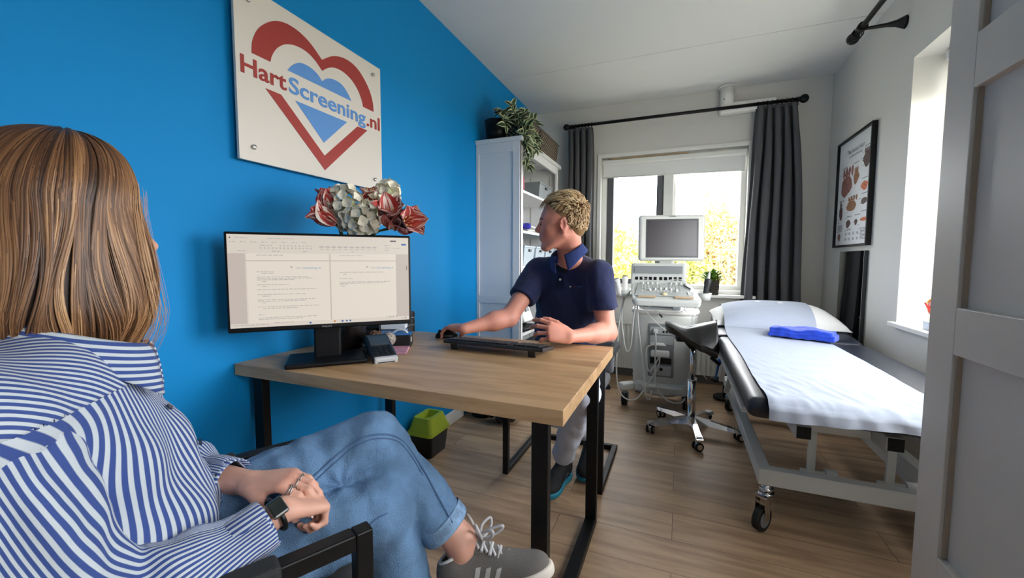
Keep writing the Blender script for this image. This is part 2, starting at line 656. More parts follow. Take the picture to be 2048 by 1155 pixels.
def smooth_once(V, F, w):
    S = np.zeros_like(V); c = np.zeros(len(V))
    for a, b in ((0, 1), (1, 2), (2, 3), (3, 0)):
        for x, y in ((a, b), (b, a)):
            np.add.at(S, F[:, x], V[F[:, y]]); np.add.at(c, F[:, x], 1)
    return V*(1-w)+S/np.maximum(c, 1)[:, None]*w

def vnormals(V, F):
    n = np.cross(V[F[:, 2]]-V[F[:, 0]], V[F[:, 3]]-V[F[:, 1]])
    N = np.zeros_like(V)
    for i in range(4): np.add.at(N, F[:, i], n)
    return N/np.maximum(np.linalg.norm(N, axis=1), 1e-12)[:, None]

def npobj(name, V, F, m, parent=None, attrs=None, label=None, smooth=True):
    me = bpy.data.meshes.new(name)
    nF, k = F.shape
    me.vertices.add(len(V)); me.vertices.foreach_set('co', np.asarray(V, np.float32).ravel())
    me.loops.add(nF*k); me.loops.foreach_set('vertex_index', np.asarray(F, np.int32).ravel())
    me.polygons.add(nF)
    me.polygons.foreach_set('loop_start', np.arange(0, nF*k, k, dtype=np.int32))
    me.polygons.foreach_set('loop_total', np.full(nF, k, np.int32))
    if smooth: me.polygons.foreach_set('use_smooth', np.ones(nF, bool))
    me.update(calc_edges=True)
    me.validate()
    for x in (m if isinstance(m, (list, tuple)) else [m]):
        me.materials.append(M[x] if isinstance(x, str) else x)
    for kx, a in (attrs or {}).items():
        at_ = me.attributes.new(kx, 'FLOAT', 'POINT')
        at_.data.foreach_set('value', np.asarray(a, np.float32))
    o = bpy.data.objects.new(name, me)
    COL.objects.link(o)
    if parent is not None: o.parent = parent
    if label: o['label'] = label
    return o
# ============================================================ ROOM SHELL
T = 0.30
b = bmesh.new(); bx(b, XL-0.1, XR+T, YB-0.1, YF+T, -0.12, 0)
struct('floor', b, 'floor', 'oak-look laminate floor of long planks', 'floor')
b = bmesh.new()
bx(b, XL-0.1, XR+T, YB-0.1, 3.227, ZC, ZC+0.2); bx(b, XL-0.1, XR+T, 3.233, YF+T, ZC, ZC+0.2); bx(b, XL, XR, 3.2, 3.26, ZC+0.012, ZC+0.03)
struct('ceiling', b, 'ceiling', 'white painted ceiling with one fine joint across it', 'ceiling')
b = bmesh.new(); bx(b, XL-0.1, XL, YB-0.1, YF+T, 0, ZC)
struct('wall_left', b, 'wall_blue', 'bright blue painted wall behind the desk')
b = bmesh.new()
x0, x1, z0, z1 = WF
bx(b, XL, x0, YF, YF+T, 0, ZC); bx(b, x1, XR, YF, YF+T, 0, ZC); bx(b, x0, x1, YF, YF+T, 0, z0); bx(b, x0, x1, YF, YF+T, z1, ZC)
struct('wall_far', b, 'wall_white', 'off-white wall around the far window')
b = bmesh.new()
y0, y1, z0, z1 = WR
bx(b, XR, XR+T, YB-0.1, y0, 0, ZC); bx(b, XR, XR+T, y1, YF+T, 0, ZC); bx(b, XR, XR+T, y0, y1, 0, z0); bx(b, XR, XR+T, y0, y1, z1, ZC)
struct('wall_right', b, 'wall_white', 'off-white wall with the poster and the side window')
b = bmesh.new()
bx(b, XL, XR, YB-0.1, YB, 0, ZC)
struct('wall_back', b, 'wall_white', 'off-white wall behind the photographer')
b = bmesh.new(); bx(b, XL, XL+0.014, YB, 2.56, 0, 0.085, 0.004)
struct('baseboard_left', b, 'white_trim', 'white skirting board along the blue wall', 'baseboard')
M['base_shade'] = mat('shadow grey skirting', (120, 118, 114), 0.6)  # shadow at the foot of the far wall is put into this colour
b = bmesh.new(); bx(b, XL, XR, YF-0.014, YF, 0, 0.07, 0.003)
struct('baseboard_far', b, 'base_shade', 'shadow grey skirting board below the radiator, shade painted in', 'baseboard')

# far window: casing, outer frame, dark sash on the left, fixed pane on the right
x0, x1, z0, z1 = WF
w = props(thing('window_1', 'wide white-framed window with a dark sash beside the charcoal curtains', 'window', ((x0+x1)/2, YF, z0)), kind='structure')
def fx(v): return v-(x0+x1)/2
def frame_bm(xa, xb, ya, yb, za, zb, t, bev=0.003, tb=None):
    q = bmesh.new(); tb = tb or t
    bx(q, xa, xa+t, ya, yb, za, zb, bev); bx(q, xb-t, xb, ya, yb, za, zb, bev)
    bx(q, xa+t, xb-t, ya, yb, zb-t, zb, bev); bx(q, xa+t, xb-t, ya, yb, za, za+tb, bev)
    return q
H1 = z1-z0
obj('casing', frame_bm(fx(x0), fx(x1), -0.012, 0.10, 0, H1, 0.035), 'white_trim', w)
obj('window_frame', frame_bm(fx(x0)+0.035, fx(x1)-0.035, 0.06, 0.15, 0.03, H1-0.03, 0.045), 'white_trim', w)
q = bmesh.new(); bx(q, fx(-0.165), fx(-0.078), 0.05, 0.15, 0.05, H1-0.05, 0.004)
obj('mullion', q, 'white_trim', w)
obj('sash', frame_bm(fx(-0.69), fx(-0.165), 0.075, 0.15, 0.06, H1-0.07, 0.062), 'anthracite', w, label='anthracite opening sash')
q = frame_bm(fx(-0.078), fx(0.50), 0.09, 0.15, 0.06, H1-0.07, 0.02)
obj('glazing_bead', q, 'white_trim', w)
q = bmesh.new(); bx(q, fx(-0.63), fx(-0.225), 0.11, 0.118, 0.1, H1-0.12); obj('pane', q, 'glass', w)
q = bmesh.new(); bx(q, fx(-0.06), fx(0.48), 0.11, 0.118, 0.07, H1-0.08); obj('pane', q, 'glass', w)
b = bmesh.new(); bx(b, -0.80, 0.60, YF-0.13, YF+0.02, 0.797, 0.822, 0.004)
struct('trim_1', b, 'white_trim', 'white window sill carrying the small potted plant', 'window sill')

# side window (right wall), recessed
y0, y1, z0, z1 = WR
w = props(thing('window_2', 'tall recessed white window in the right wall beside the wardrobe', 'window', (XR, (y0+y1)/2, z0)), kind='structure')
def frame_y(xa, xb, ya, yb, za, zb, t):
    q = bmesh.new()
    bx(q, xa, xb, ya, ya+t, za, zb, .004); bx(q, xa, xb, yb-t, yb, za, zb, .004)
    bx(q, xa, xb, ya+t, yb-t, zb-t, zb, .004); bx(q, xa, xb, ya+t, yb-t, za, za+t, .004)
    return q
hy = (y1-y0)/2
q = frame_y(0.17, 0.25, -hy, hy, 0, z1-z0, 0.07)
for s in (-.5, .5): bx(q, 0.17, 0.25, s-0.04, s+0.04, 0.07, z1-z0-0.07, .004)
obj('window_frame', q, 'white_trim', w)
for sa, sb in ((-hy+.07, -.54), (-.46, .46), (.54, hy-.07)):
    q = bmesh.new(); bx(q, 0.2, 0.206, sa, sb, 0.07, z1-z0-0.07); obj('pane', q, 'glass', w)
b = bmesh.new(); bx(b, XR-0.03, XR+0.17, y0-0.03, y1+0.03, z0-0.022, z0+0.003, .004)
struct('trim_2', b, 'white_trim', 'white sill of the side window with the heart model on it', 'window sill')

# roller blinds
def roller(name, label, x0, x1, y, ztop, drop, drop2=None):
    t = thing(name, label, 'blind', ((x0+x1)/2, y, ztop))
    h = (x1-x0)/2
    q = bmesh.new(); box(q, (0, 0, -0.03), (2*h, 0.055, 0.05), None, 0.012, 3); obj('cassette', q, 'white_trim', t)
    q = bmesh.new(); d2 = drop2 or drop
    t_ = bmesh.new()
    v = [(-h+0.01, 0.012, -0.05), (h-0.01, 0.012, -0.05), (h-0.01, 0.012, -d2), (-h+0.01, 0.012, -drop)]
    poly_prism(q, v, (0, 0.0015, 0)); obj('cloth', q, 'blind', t)
    q = bmesh.new(); cyl(q, (-h+0.01, 0.013, -drop), (h-0.01, 0.013, -d2), 0.006, seg=10); obj('bottom_bar', q, 'white_trim', t)
    return t
roller('roller_blind', 'white roller blind pulled part-way down over the far window', -0.735, 0.51, YF+0.03, 2.095, 0.165, 0.185)
b = bmesh.new(); box(b, (-0.31, YF+0.035, 2.102), (0.70, 0.02, 0.012), None, 0.003)
props(obj('blind_slat', b, mat('cream slat', (206, 178, 140), .6)), 'thin cream wooden slat above the roller blind', 'slat')
t = thing('side_blind', 'white roller blind rolled up in the side window', 'blind', (XR+0.13, (y0+y1)/2, z1-0.001))
q = bmesh.new(); box(q, (0, 0, -0.03), (0.055, 3.0, 0.05), None, .012, 3); obj('cassette', q, 'white_trim', t)
q = bmesh.new(); bx(q, 0.0, 0.002, -1.49, 1.49, -0.2, -0.05); obj('cloth', q, 'blind', t)

# ------------------------------------------------------------ far curtains
ROD_Y, ROD_Z = 4.0, 2.41
t = thing('curtain_rod', 'black curtain rod with ball ends above the far window', 'curtain rod', (-0.1, ROD_Y, ROD_Z))
q = bmesh.new(); cyl(q, (-0.95, 0, 0), (0.96, 0, 0), 0.014); obj('rod', q, 'black_metal', t)
for s, r in ((-0.965, .03), (0.975, .033)):
    q = bmesh.new(); sphere(q, (s, 0, 0), r); cyl(q, (s*0.96, 0, 0), (s*0.985, 0, 0), 0.019); obj('finial', q, 'black_metal', t)
for s in (-0.925, 0.93):
    q = bmesh.new(); cyl(q, (s, 0, -0.005), (s, 0.1, -0.005), 0.008); cyl(q, (s, 0.085, -0.005), (s, 0.109, -0.005), 0.012, 0.03); obj('bracket', q, 'black_metal', t)

def curtain(label, xt0, xt1, xb0, xb1, ztop, zbot, folds, seed, flare=1.0):
    rr = random.Random(seed)
    ph = [rr.uniform(-0.5, 0.5) for _ in range(folds+2)]
    am = [rr.uniform(0.6, 1.15) for _ in range(folds+2)]
    t = thing('curtain', label, 'curtain', ((xt0+xt1)/2, ROD_Y, zbot))
    cx = (xt0+xt1)/2
    def fn(u, v):
        z = ztop+(zbot-ztop)*v
        s = v**0.75
        xa = xt0+(xb0-xt0)*s; xb = xt1+(xb1-xt1)*s
        k = u*folds; i = int(min(k, folds-1e-6)); fr = k-i
        a = am[i]*(1-fr)+am[i+1]*fr
        p = ph[i]*(1-fr)+ph[i+1]*fr
        grow = 0.35+0.65*min(1, v*7)
        prof = cos(2*pi*k+p*v*1.2)
        prof = math.copysign(abs(prof)**0.75, prof)
        y = 0.034*a*prof*grow*flare
        # pinch pleat below the heading
        pinch = math.exp(-((v-0.035)/0.02)**2)
        y += -0.012*pinch*(1 if cos(2*pi*k) < 0 else -0.4)
        x = xa+(xb-xa)*u+0.012*sin(4*pi*k+p)*grow + 0.006*sin(9*v+p*4)
        return (x-cx, y, z-zbot)
    v, f = surf(fn, folds*24, 60)
    o = obj('cloth', (v, f), 'curtain', t, smooth=True)
    md = o.modifiers.new('s', 'SOLIDIFY'); md.thickness = 0.003
    q = bmesh.new(); bx(q, xt0-cx, xt1-cx, -.004, .004, ztop-zbot-.02, ztop-zbot+.004, .001); obj('heading_tape', q, 'curtain', t)
    return t
cl = curtain('narrow charcoal pleated curtain at the left of the far window', -1.04, -0.81, -1.05, -0.78, ROD_Z-0.028, 0.04, 4, 3, 1.35)
cr_ = curtain('wide charcoal pleated curtain at the right of the far window', 0.55, 0.84, 0.48, 0.965, ROD_Z-0.024, 0.03, 5, 8, 2.0)
ring0 = None
def ring(x, lab, grp):
    global ring0
    if ring0 is None:
        q = bmesh.new()
        tube(q, [(0, 0.021*cos(a), 0.021*sin(a)-0.004) for a in np.linspace(0, 2*pi, 17)[:-1]], 0.003, 6, close=True)
        tube(q, [(0, 0, -0.026), (0, 0, -0.036)], 0.002, 5)
        ring0 = obj('curtain_ring', q, 'black_metal')
        o = ring0
    else:
        o = ring0.copy(); COL.objects.link(o)
    o.location = (x, ROD_Y, ROD_Z)
    props(o, lab, 'curtain ring', grp)
for k in range(8): ring(-1.035+k*0.031, 'black ring on the rod above the narrow left curtain', 'rings of the left curtain')
for k in range(9): ring(0.555+k*0.034, 'black ring on the rod above the wide right curtain', 'rings of the right curtain')

# rod of the side window
t = thing('side_curtain_rod', 'black curtain rod on a flared bracket at the top right', 'curtain rod', (0.90, 3.08, 2.42))
q = bmesh.new(); cyl(q, (0, 0, 0), (0, -1.95, 0), 0.014); obj('rod', q, 'black_metal', t)
q = bmesh.new(); sphere(q, (0, 0.0, 0), 0.032); cyl(q, (0, -0.03, 0), (0, -0.05, 0), 0.02); obj('finial', q, 'black_metal', t)
q = bmesh.new()
lathe(q, [(0.0, 0), (0.034, 0), (0.03, 0.012), (0.018, 0.04), (0.011, 0.08), (0.008, 0.19)], 20, (0.189, -0.135, -0.012), rot=(0, radians(-90), 0))
cyl(q, (0, -0.15, 0), (0, -0.12, 0), 0.024)
obj('bracket', q, 'black_metal', t)
for yy in (-0.05, -0.075):
    q = bmesh.new(); tube(q, [(0.026*cos(a), yy, 0.026*sin(a)-0.004) for a in np.linspace(0, 2*pi, 17)[:-1]], 0.003, 6, close=True); obj('ring', q, 'black_metal', t)

# ventilation duct / pipe box by the ceiling
t = thing('pipe_duct', 'white pipe cover dropping from the ceiling above the rod', 'pipe', (0.33, YF-0.06, 2.38))
q = bmesh.new(); cyl(q, (0, 0, 0.02), (0, 0, 0.222), 0.052, seg=28); obj('pipe', q, 'white_trim', t)
q = bmesh.new(); cyl(q, (0, 0, 0.212), (0, 0, 0.224), 0.07, seg=28); obj('ceiling_collar', q, 'white_trim', t)
q = bmesh.new(); bx(q, -0.055, 0.36, -0.045, 0.058, -0.005, 0.075, 0.014); obj('duct', q, 'white_trim', t)
q = bmesh.new(); bx(q, 0.05, 0.062, -0.047, -0.044, 0.02, 0.035); bx(q, -0.03, -0.022, -0.054, -0.051, 0.1, 0.11); obj('clip', q, 'dark_plastic', t)

# radiator
t = thing('radiator', 'low white panel radiator under the far window', 'radiator', (-0.05, YF-0.06, 0.09))
def radi(u, v):
    x = -0.6+1.2*u
    k = (u*30) % 1
    d = 0.5-0.5*cos(2*pi*k)
    d = min(1, max(0, (d-0.25)*2.2))
    e = min(1, min(v, 1-v)*14)
    return (x, -0.02+0.013*d*e, 0.43*v)
v, f = surf(radi, 30*12, 14)
q = obj('front_panel', (v, f), 'radiator', t, smooth=True)
q = bmesh.new(); bx(q, -0.6, 0.6, -0.006, 0.03, 0, 0.43, 0.006); obj('body', q, 'radiator', t)
q = bmesh.new(); bx(q, -0.6, 0.6, -0.034, 0.035, 0.425, 0.445, 0.006); obj('top_grille', q, 'radiator', t)
for s in (-0.52, 0.52):
    q = bmesh.new(); bx(q, s-0.015, s+0.015, 0.03, 0.057, 0.1, 0.4); obj('bracket', q, 'radiator', t)
q = bmesh.new(); cyl(q, (0.5, 0.0, -0.09), (0.5, 0.0, 0.01), 0.008); obj('pipe', q, 'chrome', t)

# small potted plant on the sill
def leaf_mesh(n_, lw, place, seed, curl=0.3, nw=4, nl=6):
    """place(rng) -> (base, direction, normal, length); one mesh of many leaves with a u attribute across each blade"""
    rr = np.random.default_rng(seed)
    V = []; F = []; U = []; S = []
    for i in range(n_):
        p, d, nn, L_ = place(rr, i)
        d = np.array(d, float); d /= np.linalg.norm(d)
        nn = np.array(nn, float); nn -= d*(nn@d); nn /= np.linalg.norm(nn)+1e-9
        s = np.cross(d, nn)
        base = len(V)
        for a in range(nl+1):
            u = a/nl
            w = lw*L_*(sin(pi*min(1, u**0.8))**0.8 if 0 < u < 1 else 0.02)
            c = p+d*L_*u-nn*curl*L_*u*u
            for c2 in range(nw+1):
                q = c2/nw*2-1
                V.append(c+s*w*q+nn*abs(q)*w*0.35)
                U.append(q); S.append(u)
        for a in range(nl):
            for c2 in range(nw):
                k = base+a*(nw+1)+c2
                F.append((k, k+1, k+nw+2, k+nw+1))
    return np.array(V), np.array(F), np.array(U), np.array(S)

def leaf_mat(name, mid, edge, w=0.45, noise_=0.2):
    m = bpy.data.materials.new(name); m.use_nodes = True
    n = m.node_tree.nodes; L = m.node_tree.links; bs = n['Principled BSDF']
    bs.inputs['Roughness'].default_value = 0.45
    a = n.new('ShaderNodeAttribute'); a.attribute_name = 'u'
    ab = n.new('ShaderNodeMath'); ab.operation = 'ABSOLUTE'; L.new(a.outputs['Fac'], ab.inputs[0])
    tc = n.new('ShaderNodeTexCoord'); t_ = n.new('ShaderNodeTexNoise'); t_.inputs['Scale'].default_value = 90
    L.new(tc.outputs['Object'], t_.inputs['Vector'])
    ad = n.new('ShaderNodeMath'); ad.operation = 'MULTIPLY_ADD'; ad.inputs[1].default_value = noise_*2; L.new(t_.outputs['Fac'], ad.inputs[0]); L.new(ab.outputs[0], ad.inputs[2])
    cr = n.new('ShaderNodeValToRGB'); e = cr.color_ramp.elements
    e[0].position = w+noise_; e[0].color = (*srgb(mid), 1); e[1].position = w+noise_+0.12; e[1].color = (*srgb(edge), 1)
    L.new(ad.outputs[0], cr.inputs['Fac']); L.new(cr.outputs['Color'], bs.inputs['Base Color'])
    return m
M['leaf_green'] = leaf_mat('fresh green leaf', (88, 128, 40), (120, 158, 58), 0.7)
M['leaf_vari'] = leaf_mat('variegated leaf', (44, 66, 40), (196, 204, 160), 0.55)
M['wicker_dark'] = None
def weave_mat(name, c1, c2, sx, sz, bump=0.8):
    m = bpy.data.materials.new(name); m.use_nodes = True
    n = m.node_tree.nodes; L = m.node_tree.links; bs = n['Principled BSDF']
    bs.inputs['Roughness'].default_value = 0.8
    at_ = n.new('ShaderNodeAttribute'); at_.attribute_name = 'wu'
    a2 = n.new('ShaderNodeAttribute'); a2.attribute_name = 'wv'
    def mth(op, a, b_=None):
        x = n.new('ShaderNodeMath'); x.operation = op
        if isinstance(a, float) or isinstance(a, int): x.inputs[0].default_value = a
        else: L.new(a, x.inputs[0])
        if b_ is not None:
            if isinstance(b_, (float, int)): x.inputs[1].default_value = b_
            else: L.new(b_, x.inputs[1])
        return x.outputs[0]
    su = mth('SINE', mth('MULTIPLY', at_.outputs['Fac'], float(sx)))
    row = mth('MULTIPLY', a2.outputs['Fac'], float(sz))
    fl = mth('FLOOR', row)
    par = mth('SUBTRACT', mth('MULTIPLY', mth('MODULO', fl, 2.0), 2.0), 1.0)
    h = mth('MULTIPLY', su, par)
    rr_ = mth('SINE', mth('MULTIPLY', mth('FRACT', row), 3.14159))
    hh = mth('MULTIPLY', mth('ADD', mth('MULTIPLY', h, 0.5), 0.5), rr_)
    cr = n.new('ShaderNodeValToRGB'); e = cr.color_ramp.elements
    e[0].position = 0.1; e[0].color = (*srgb(c1), 1); e[1].position = 0.6; e[1].color = (*srgb(c2), 1)
    L.new(hh, cr.inputs['Fac']); L.new(cr.outputs['Color'], bs.inputs['Base Color'])
    bp = n.new('ShaderNodeBump'); bp.inputs['Strength'].default_value = bump; bp.inputs['Distance'].default_value = 0.006
    L.new(hh, bp.inputs['Height']); L.new(bp.outputs['Normal'], bs.inputs['Normal'])
    return m
M['weave_dark'] = weave_mat('dark woven pot', (28, 24, 22), (74, 64, 56), 130, 130)
M['weave_grey'] = weave_mat('grey brown wicker', (46, 40, 34), (140, 124, 106), 150, 62)

def attr_obj(name, V, F, m, parent, attrs, smooth=True):
    return npobj(name, np.array(V, float), np.array(F), m, parent, attrs, smooth=smooth)

def woven_pot(parent, r0, r1, h, m, seg=40, rows=14):
    V = []; F = []; U = []; Vv = []
    for j in range(rows+1):
        for i in range(seg):
            a = 2*pi*i/seg; r = r0+(r1-r0)*j/rows
            V.append((r*cos(a), r*sin(a), h*j/rows)); U.append(a/(2*pi)*r1*6.28 if i < seg//2 else (2*pi-a)/(2*pi)*r1*6.28); Vv.append(h*j/rows)
    for j in range(rows):
        for i in range(seg):
            k = (i+1) % seg
            F.append((j*seg+i, j*seg+k, (j+1)*seg+k, (j+1)*seg+i))
    return attr_obj('pot', V, F, m, parent, {'wu': np.array(U), 'wv': np.array(Vv)})
t = thing('potted_plant', 'small leafy green plant in a dark woven pot on the far window sill', 'plant', (0.268, 4.04, 0.822))
woven_pot(t, 0.05, 0.058, 0.125, 'weave_dark')
q = bmesh.new(); cyl(q, (0, 0, 0.1), (0, 0, 0.108), 0.055); obj('soil', q, mat('soil', (40, 30, 24), 1), t)
def pl(rr, i):
    a = rr.uniform(0, 2*pi); r = abs(rr.normal(0, 0.040)); z = 0.12+rr.uniform(0, 0.08)*(1-min(r, .12)*5)
    d = np.array([cos(a)*rr.uniform(.4, 1), sin(a)*rr.uniform(.4, 1), rr.uniform(-0.1, 1.2)])
    return np.array([r*cos(a), r*sin(a), max(z, .105)]), d, (0, 0, 1), rr.uniform(0.03, 0.052)
V, F, U, S = leaf_mesh(260, 0.34, pl, 5, nw=2, nl=4)
attr_obj('foliage', V, F, 'leaf_green', t, {'u': U})

# ============================================================ OUTSIDE
M['grass'] = mat('greyed meadow grass', (134, 132, 116), 0.95, var=0.3, vscale=0.6)  # meadow greyed so its bounced light leaves the ceiling untinted
b = bmesh.new(); bx(b, -90, 90, -60, 110, -3.3, -3.0)
struct('ground', b, 'grass', 'neutral grey meadow around the house, seen through the far window', 'ground')
M['bark'] = mat('pale bark', (120, 98, 78), 0.9)
M['spring_leaf'] = mat('yellow spring foliage', (204, 184, 96), 0.7, var=0.25, vscale=2)
M['spring_leaf2'] = mat('amber spring foliage', (206, 176, 104), 0.7, var=0.25, vscale=2)
M['hazel'] = mat('soft green foliage', (180, 182, 98), 0.7, var=0.25, vscale=2)
def tree(label, x, y, h, spread, nleaf, seed, m, group, trunkr=0.11, leafs=0.16, low=0.25):
    rr = random.Random(seed)
    t = thing('tree', label, 'tree', (x, y, -3.0), 0, group)
    q = bmesh.new(); ends = []
    def branch(p, d, L_, r, lv):
        pts = [p]; dd = d.copy()
        for k in range(4):
            dd = (dd+Vector((rr.uniform(-.22, .22), rr.uniform(-.22, .22), rr.uniform(-.05, .18)))).normalized()
            pts.append(pts[-1]+dd*L_/4)
        tube(q, [tuple(a) for a in pts], [r*(1-0.16*k) for k in range(5)], 5, cap=False)
        if lv == 0 or L_ < 0.5: ends.extend(pts[2:]); return
        for k in range(3 if lv > 1 else 3):
            s = pts[rr.choice([2, 3, 4])]
            nd = (dd+Vector((rr.uniform(-1, 1), rr.uniform(-1, 1), rr.uniform(-0.2, .7)))*0.9).normalized()
            branch(s, nd, L_*rr.uniform(.5, .75), r*0.5, lv-1)
        ends.extend(pts[3:])
    pts = [Vector((0, 0, 0))]
    for k in range(8):
        pts.append(pts[-1]+Vector((rr.uniform(-.05, .05)*h*.4, rr.uniform(-.05, .05)*h*.4, h/9)))
    tube(q, [tuple(a) for a in pts], [trunkr*(1-0.1*k) for k in range(9)], 7, cap=False)
    for k in range(2, 9):
        for _ in range(2):
            a = rr.uniform(0, 2*pi)
            branch(pts[k], Vector((cos(a), sin(a), rr.uniform(.1, .7))).normalized(), spread*rr.uniform(.5, 1)*(1-0.06*k), trunkr*0.4*(1-.08*k), 2)
    branch(pts[-1], Vector((0, 0, 1)), h*0.16, trunkr*.25, 2)
    obj('trunk', q, 'bark', t)
    g = np.random.default_rng(seed)
    E = np.array([tuple(e) for e in ends])
    E = E[E[:, 2] > h*low]
    c = E[g.integers(0, len(E), nleaf)]+g.normal(0, 0.28, (nleaf, 3))
    u = g.normal(0, 1, (nleaf, 3)); u /= np.linalg.norm(u, axis=1)[:, None]
    w_ = g.normal(0, 1, (nleaf, 3)); w_ -= u*(w_*u).sum(1)[:, None]; w_ /= np.linalg.norm(w_, axis=1)[:, None]
    s = (leafs*g.uniform(.5, 1, nleaf))[:, None]
    V = np.stack([c-u*s, c+w_*s*.5, c+u*s, c-w_*s*.5], 1).reshape(-1, 3)
    npobj('foliage', V, np.arange(4*nleaf).reshape(-1, 4), m, t, smooth=False)
    return t
tree('bare-branched spring tree right of the screen, outside the far window', .95, 13.5, 5.6, 1.3, 900, 11, 'spring_leaf2', 'trees', 0.07, 0.07, .1)
tree('twiggy tree nearest the right curtain, outside the window', 1.6, 15.5, 6.2, 1.5, 900, 12, 'spring_leaf2', 'trees', 0.08, 0.07, .1)
tree('dense yellow spring bush at the left pane', -1.9, 14.0, 4.3, 1.1, 5000, 13, 'spring_leaf', 'trees', 0.08, 0.12, .08)
k = 0
for (x, y, h, s_) in ((-4.4, 26, 5.6, 2.6), (-1.2, 25, 4.8, 2.3), (1.6, 27, 5.8, 2.4), (4.6, 26, 6.2, 2.4)):
    tree(('pale yellow far tree seen low through the dark-framed left pane', 'greenish far tree behind the window mullion', 'pale far tree behind the two bare ones in the right pane', 'pale far tree partly behind the wide right curtain')[k], x, y, h, s_, 17000, 30+k, ['spring_leaf', 'hazel', 'spring_leaf2'][k % 3], 'far tree row', 0.14, 0.17, .03)
    k += 1
# ============================================================ DESK
TX0, TX1, TY0, TY1, TZ = -1.425, -0.25, 0.94, 1.735, 0.76
t = thing('desk', 'honey oak desk on black square-tube legs against the blue wall', 'desk', ((TX0+TX1)/2, (TY0+TY1)/2, 0))
cx, cy = (TX0+TX1)/2, (TY0+TY1)/2
q = bmesh.new(); bx(q, TX0-cx, TX1-cx, TY0-cy, TY1-cy, TZ-0.04, TZ, 0.0015); obj('desktop', q, 'table_wood', t)
for s in (0, 1):
    xl = (TX0+0.035 if s == 0 else TX1-0.095)-cx
    q = bmesh.new()
    yA, yB = TY0+0.04-cy, TY1-0.03-cy
    bx(q, xl, xl+0.045, yA, yA+0.03, 0, TZ-0.041, .002)
    bx(q, xl, xl+0.045, yB-0.03, yB, 0, TZ-0.041, .002)
    bx(q, xl, xl+0.045, yA+0.03, yB-0.03, 0, 0.03, .002); bx(q, xl, xl+0.045, yA+0.03, yB-0.03, TZ-0.071, TZ-0.041, .002)
    obj('leg', q, 'black_metal', t)
q = bmesh.new(); bx(q, TX0+0.06-cx, TX1-0.08-cx, TY1-0.10-cy, TY1-0.07-cy, TZ-0.075, TZ-0.041); bx(q, TX0+0.06-cx, TX1-0.08-cx, TY0+0.1-cy, TY0+0.13-cy, TZ-0.075, TZ-0.041); obj('underframe', q, 'black_metal', t)

# ============================================================ WALL SIGN
SX = XL+0.032
t = thing('wall_sign', 'white square sign with a red and blue heart logo on the blue wall', 'sign', (SX, 1.3345, 1.464))
def W3(l, x=0.0): return [(x, y-1.3345, z-1.464) for y, z in l]
M['sign_white'] = mat('sign board white', (226, 218, 208), 0.35)
M['sign_red'] = mat('sign red', (164, 52, 46), 0.4)
M['sign_blue'] = mat('sign blue', (92, 148, 214), 0.4)
q = bmesh.new(); bx(q, -0.012, 0, 0.9715-1.3345, 1.6975-1.3345, 0, 0.593, .0012); obj('board', q, 'sign_white', t)
def arcs(l, n=6): return [tuple(p) for p in catmull([np.array(p) for p in l], n)]
outL = arcs([(1.029, 1.835), (1.034, 1.879), (1.059, 1.932), (1.108, 1.980), (1.160, 2.003), (1.221, 2.004), (1.28, 1.984), (1.336, 1.945)])
outR = [(2.672-y, z) for y, z in outL][::-1]
inL = arcs([(1.100, 1.835), (1.108, 1.862), (1.13, 1.897), (1.166, 1.927), (1.212, 1.943), (1.260, 1.943), (1.30, 1.928), (1.336, 1.901)])
inR = [(2.672-y, z) for y, z in inL][::-1]
q = bmesh.new()
for A, B in ((outL, inL), (outR, inR)):
    for i in range(len(A)-1):
        poly_prism(q, W3([A[i], A[i+1], B[i+1], B[i]], 0.0004), (0.001, 0, 0))
poly_prism(q, W3([(1.076, 1.734), (1.139, 1.734), (1.336, 1.556), (1.336, 1.496)], 0.0004), (0.001, 0, 0))
poly_prism(q, W3([(1.596, 1.734), (1.533, 1.734), (1.336, 1.556), (1.336, 1.496)], 0.0004), (0.001, 0, 0))
obj('heart_outline', q, 'sign_red', t, label='red heart outline')
q = bmesh.new()
bl = arcs([(1.171, 1.836), (1.193, 1.863), (1.226, 1.886), (1.271, 1.890), (1.31, 1.878), (1.334, 1.858)])
br_ = [(2.668-y, z) for y, z in bl][::-1]
for A in (bl, br_):
    for i in range(len(A)-1):
        poly_prism(q, W3([A[i], A[i+1], (A[i+1][0], 1.835), (A[i][0], 1.835)], 0.0004), (0.001, 0, 0))
poly_prism(q, W3([(1.200, 1.734), (1.468, 1.734), (1.334, 1.609)], 0.0004), (0.001, 0, 0))
obj('heart_core', q, 'sign_blue', t, label='light blue inner heart')
def stext(body, size, y, z, wd, bold=.0015): 
    q = bmesh.new(); put_text(q, body, size, (0.0008, y-1.3345, z-1.464), (0, 1, 0), (0, 0, 1), bold, 0.0012, width=wd); return q
obj('lettering', stext('Hart', 0.084, 0.982, 1.757, 0.176), 'sign_red', t, label='dark red word Hart')
obj('lettering', stext('Screening', 0.084, 1.172, 1.757, 0.412), 'sign_blue', t, label='blue word Screening')
obj('lettering', stext('.nl', 0.084, 1.590, 1.757, 0.092), 'sign_red', t, label='dark red ending .nl')
for y, z in ((1.022, 2.007), (1.022, 1.513), (1.641, 2.007), (1.641, 1.512)):
    q = bmesh.new(); lathe(q, [(0, .010), (.007, .010), (.0085, .008), (.0085, 0)], 24, (0, y-1.3345, z-1.464), rot=(0, radians(90), 0)); cyl(q, (-0.031, y-1.3345, z-1.464), (0, y-1.3345, z-1.464), .006)
    obj('standoff', q, 'steel', t)

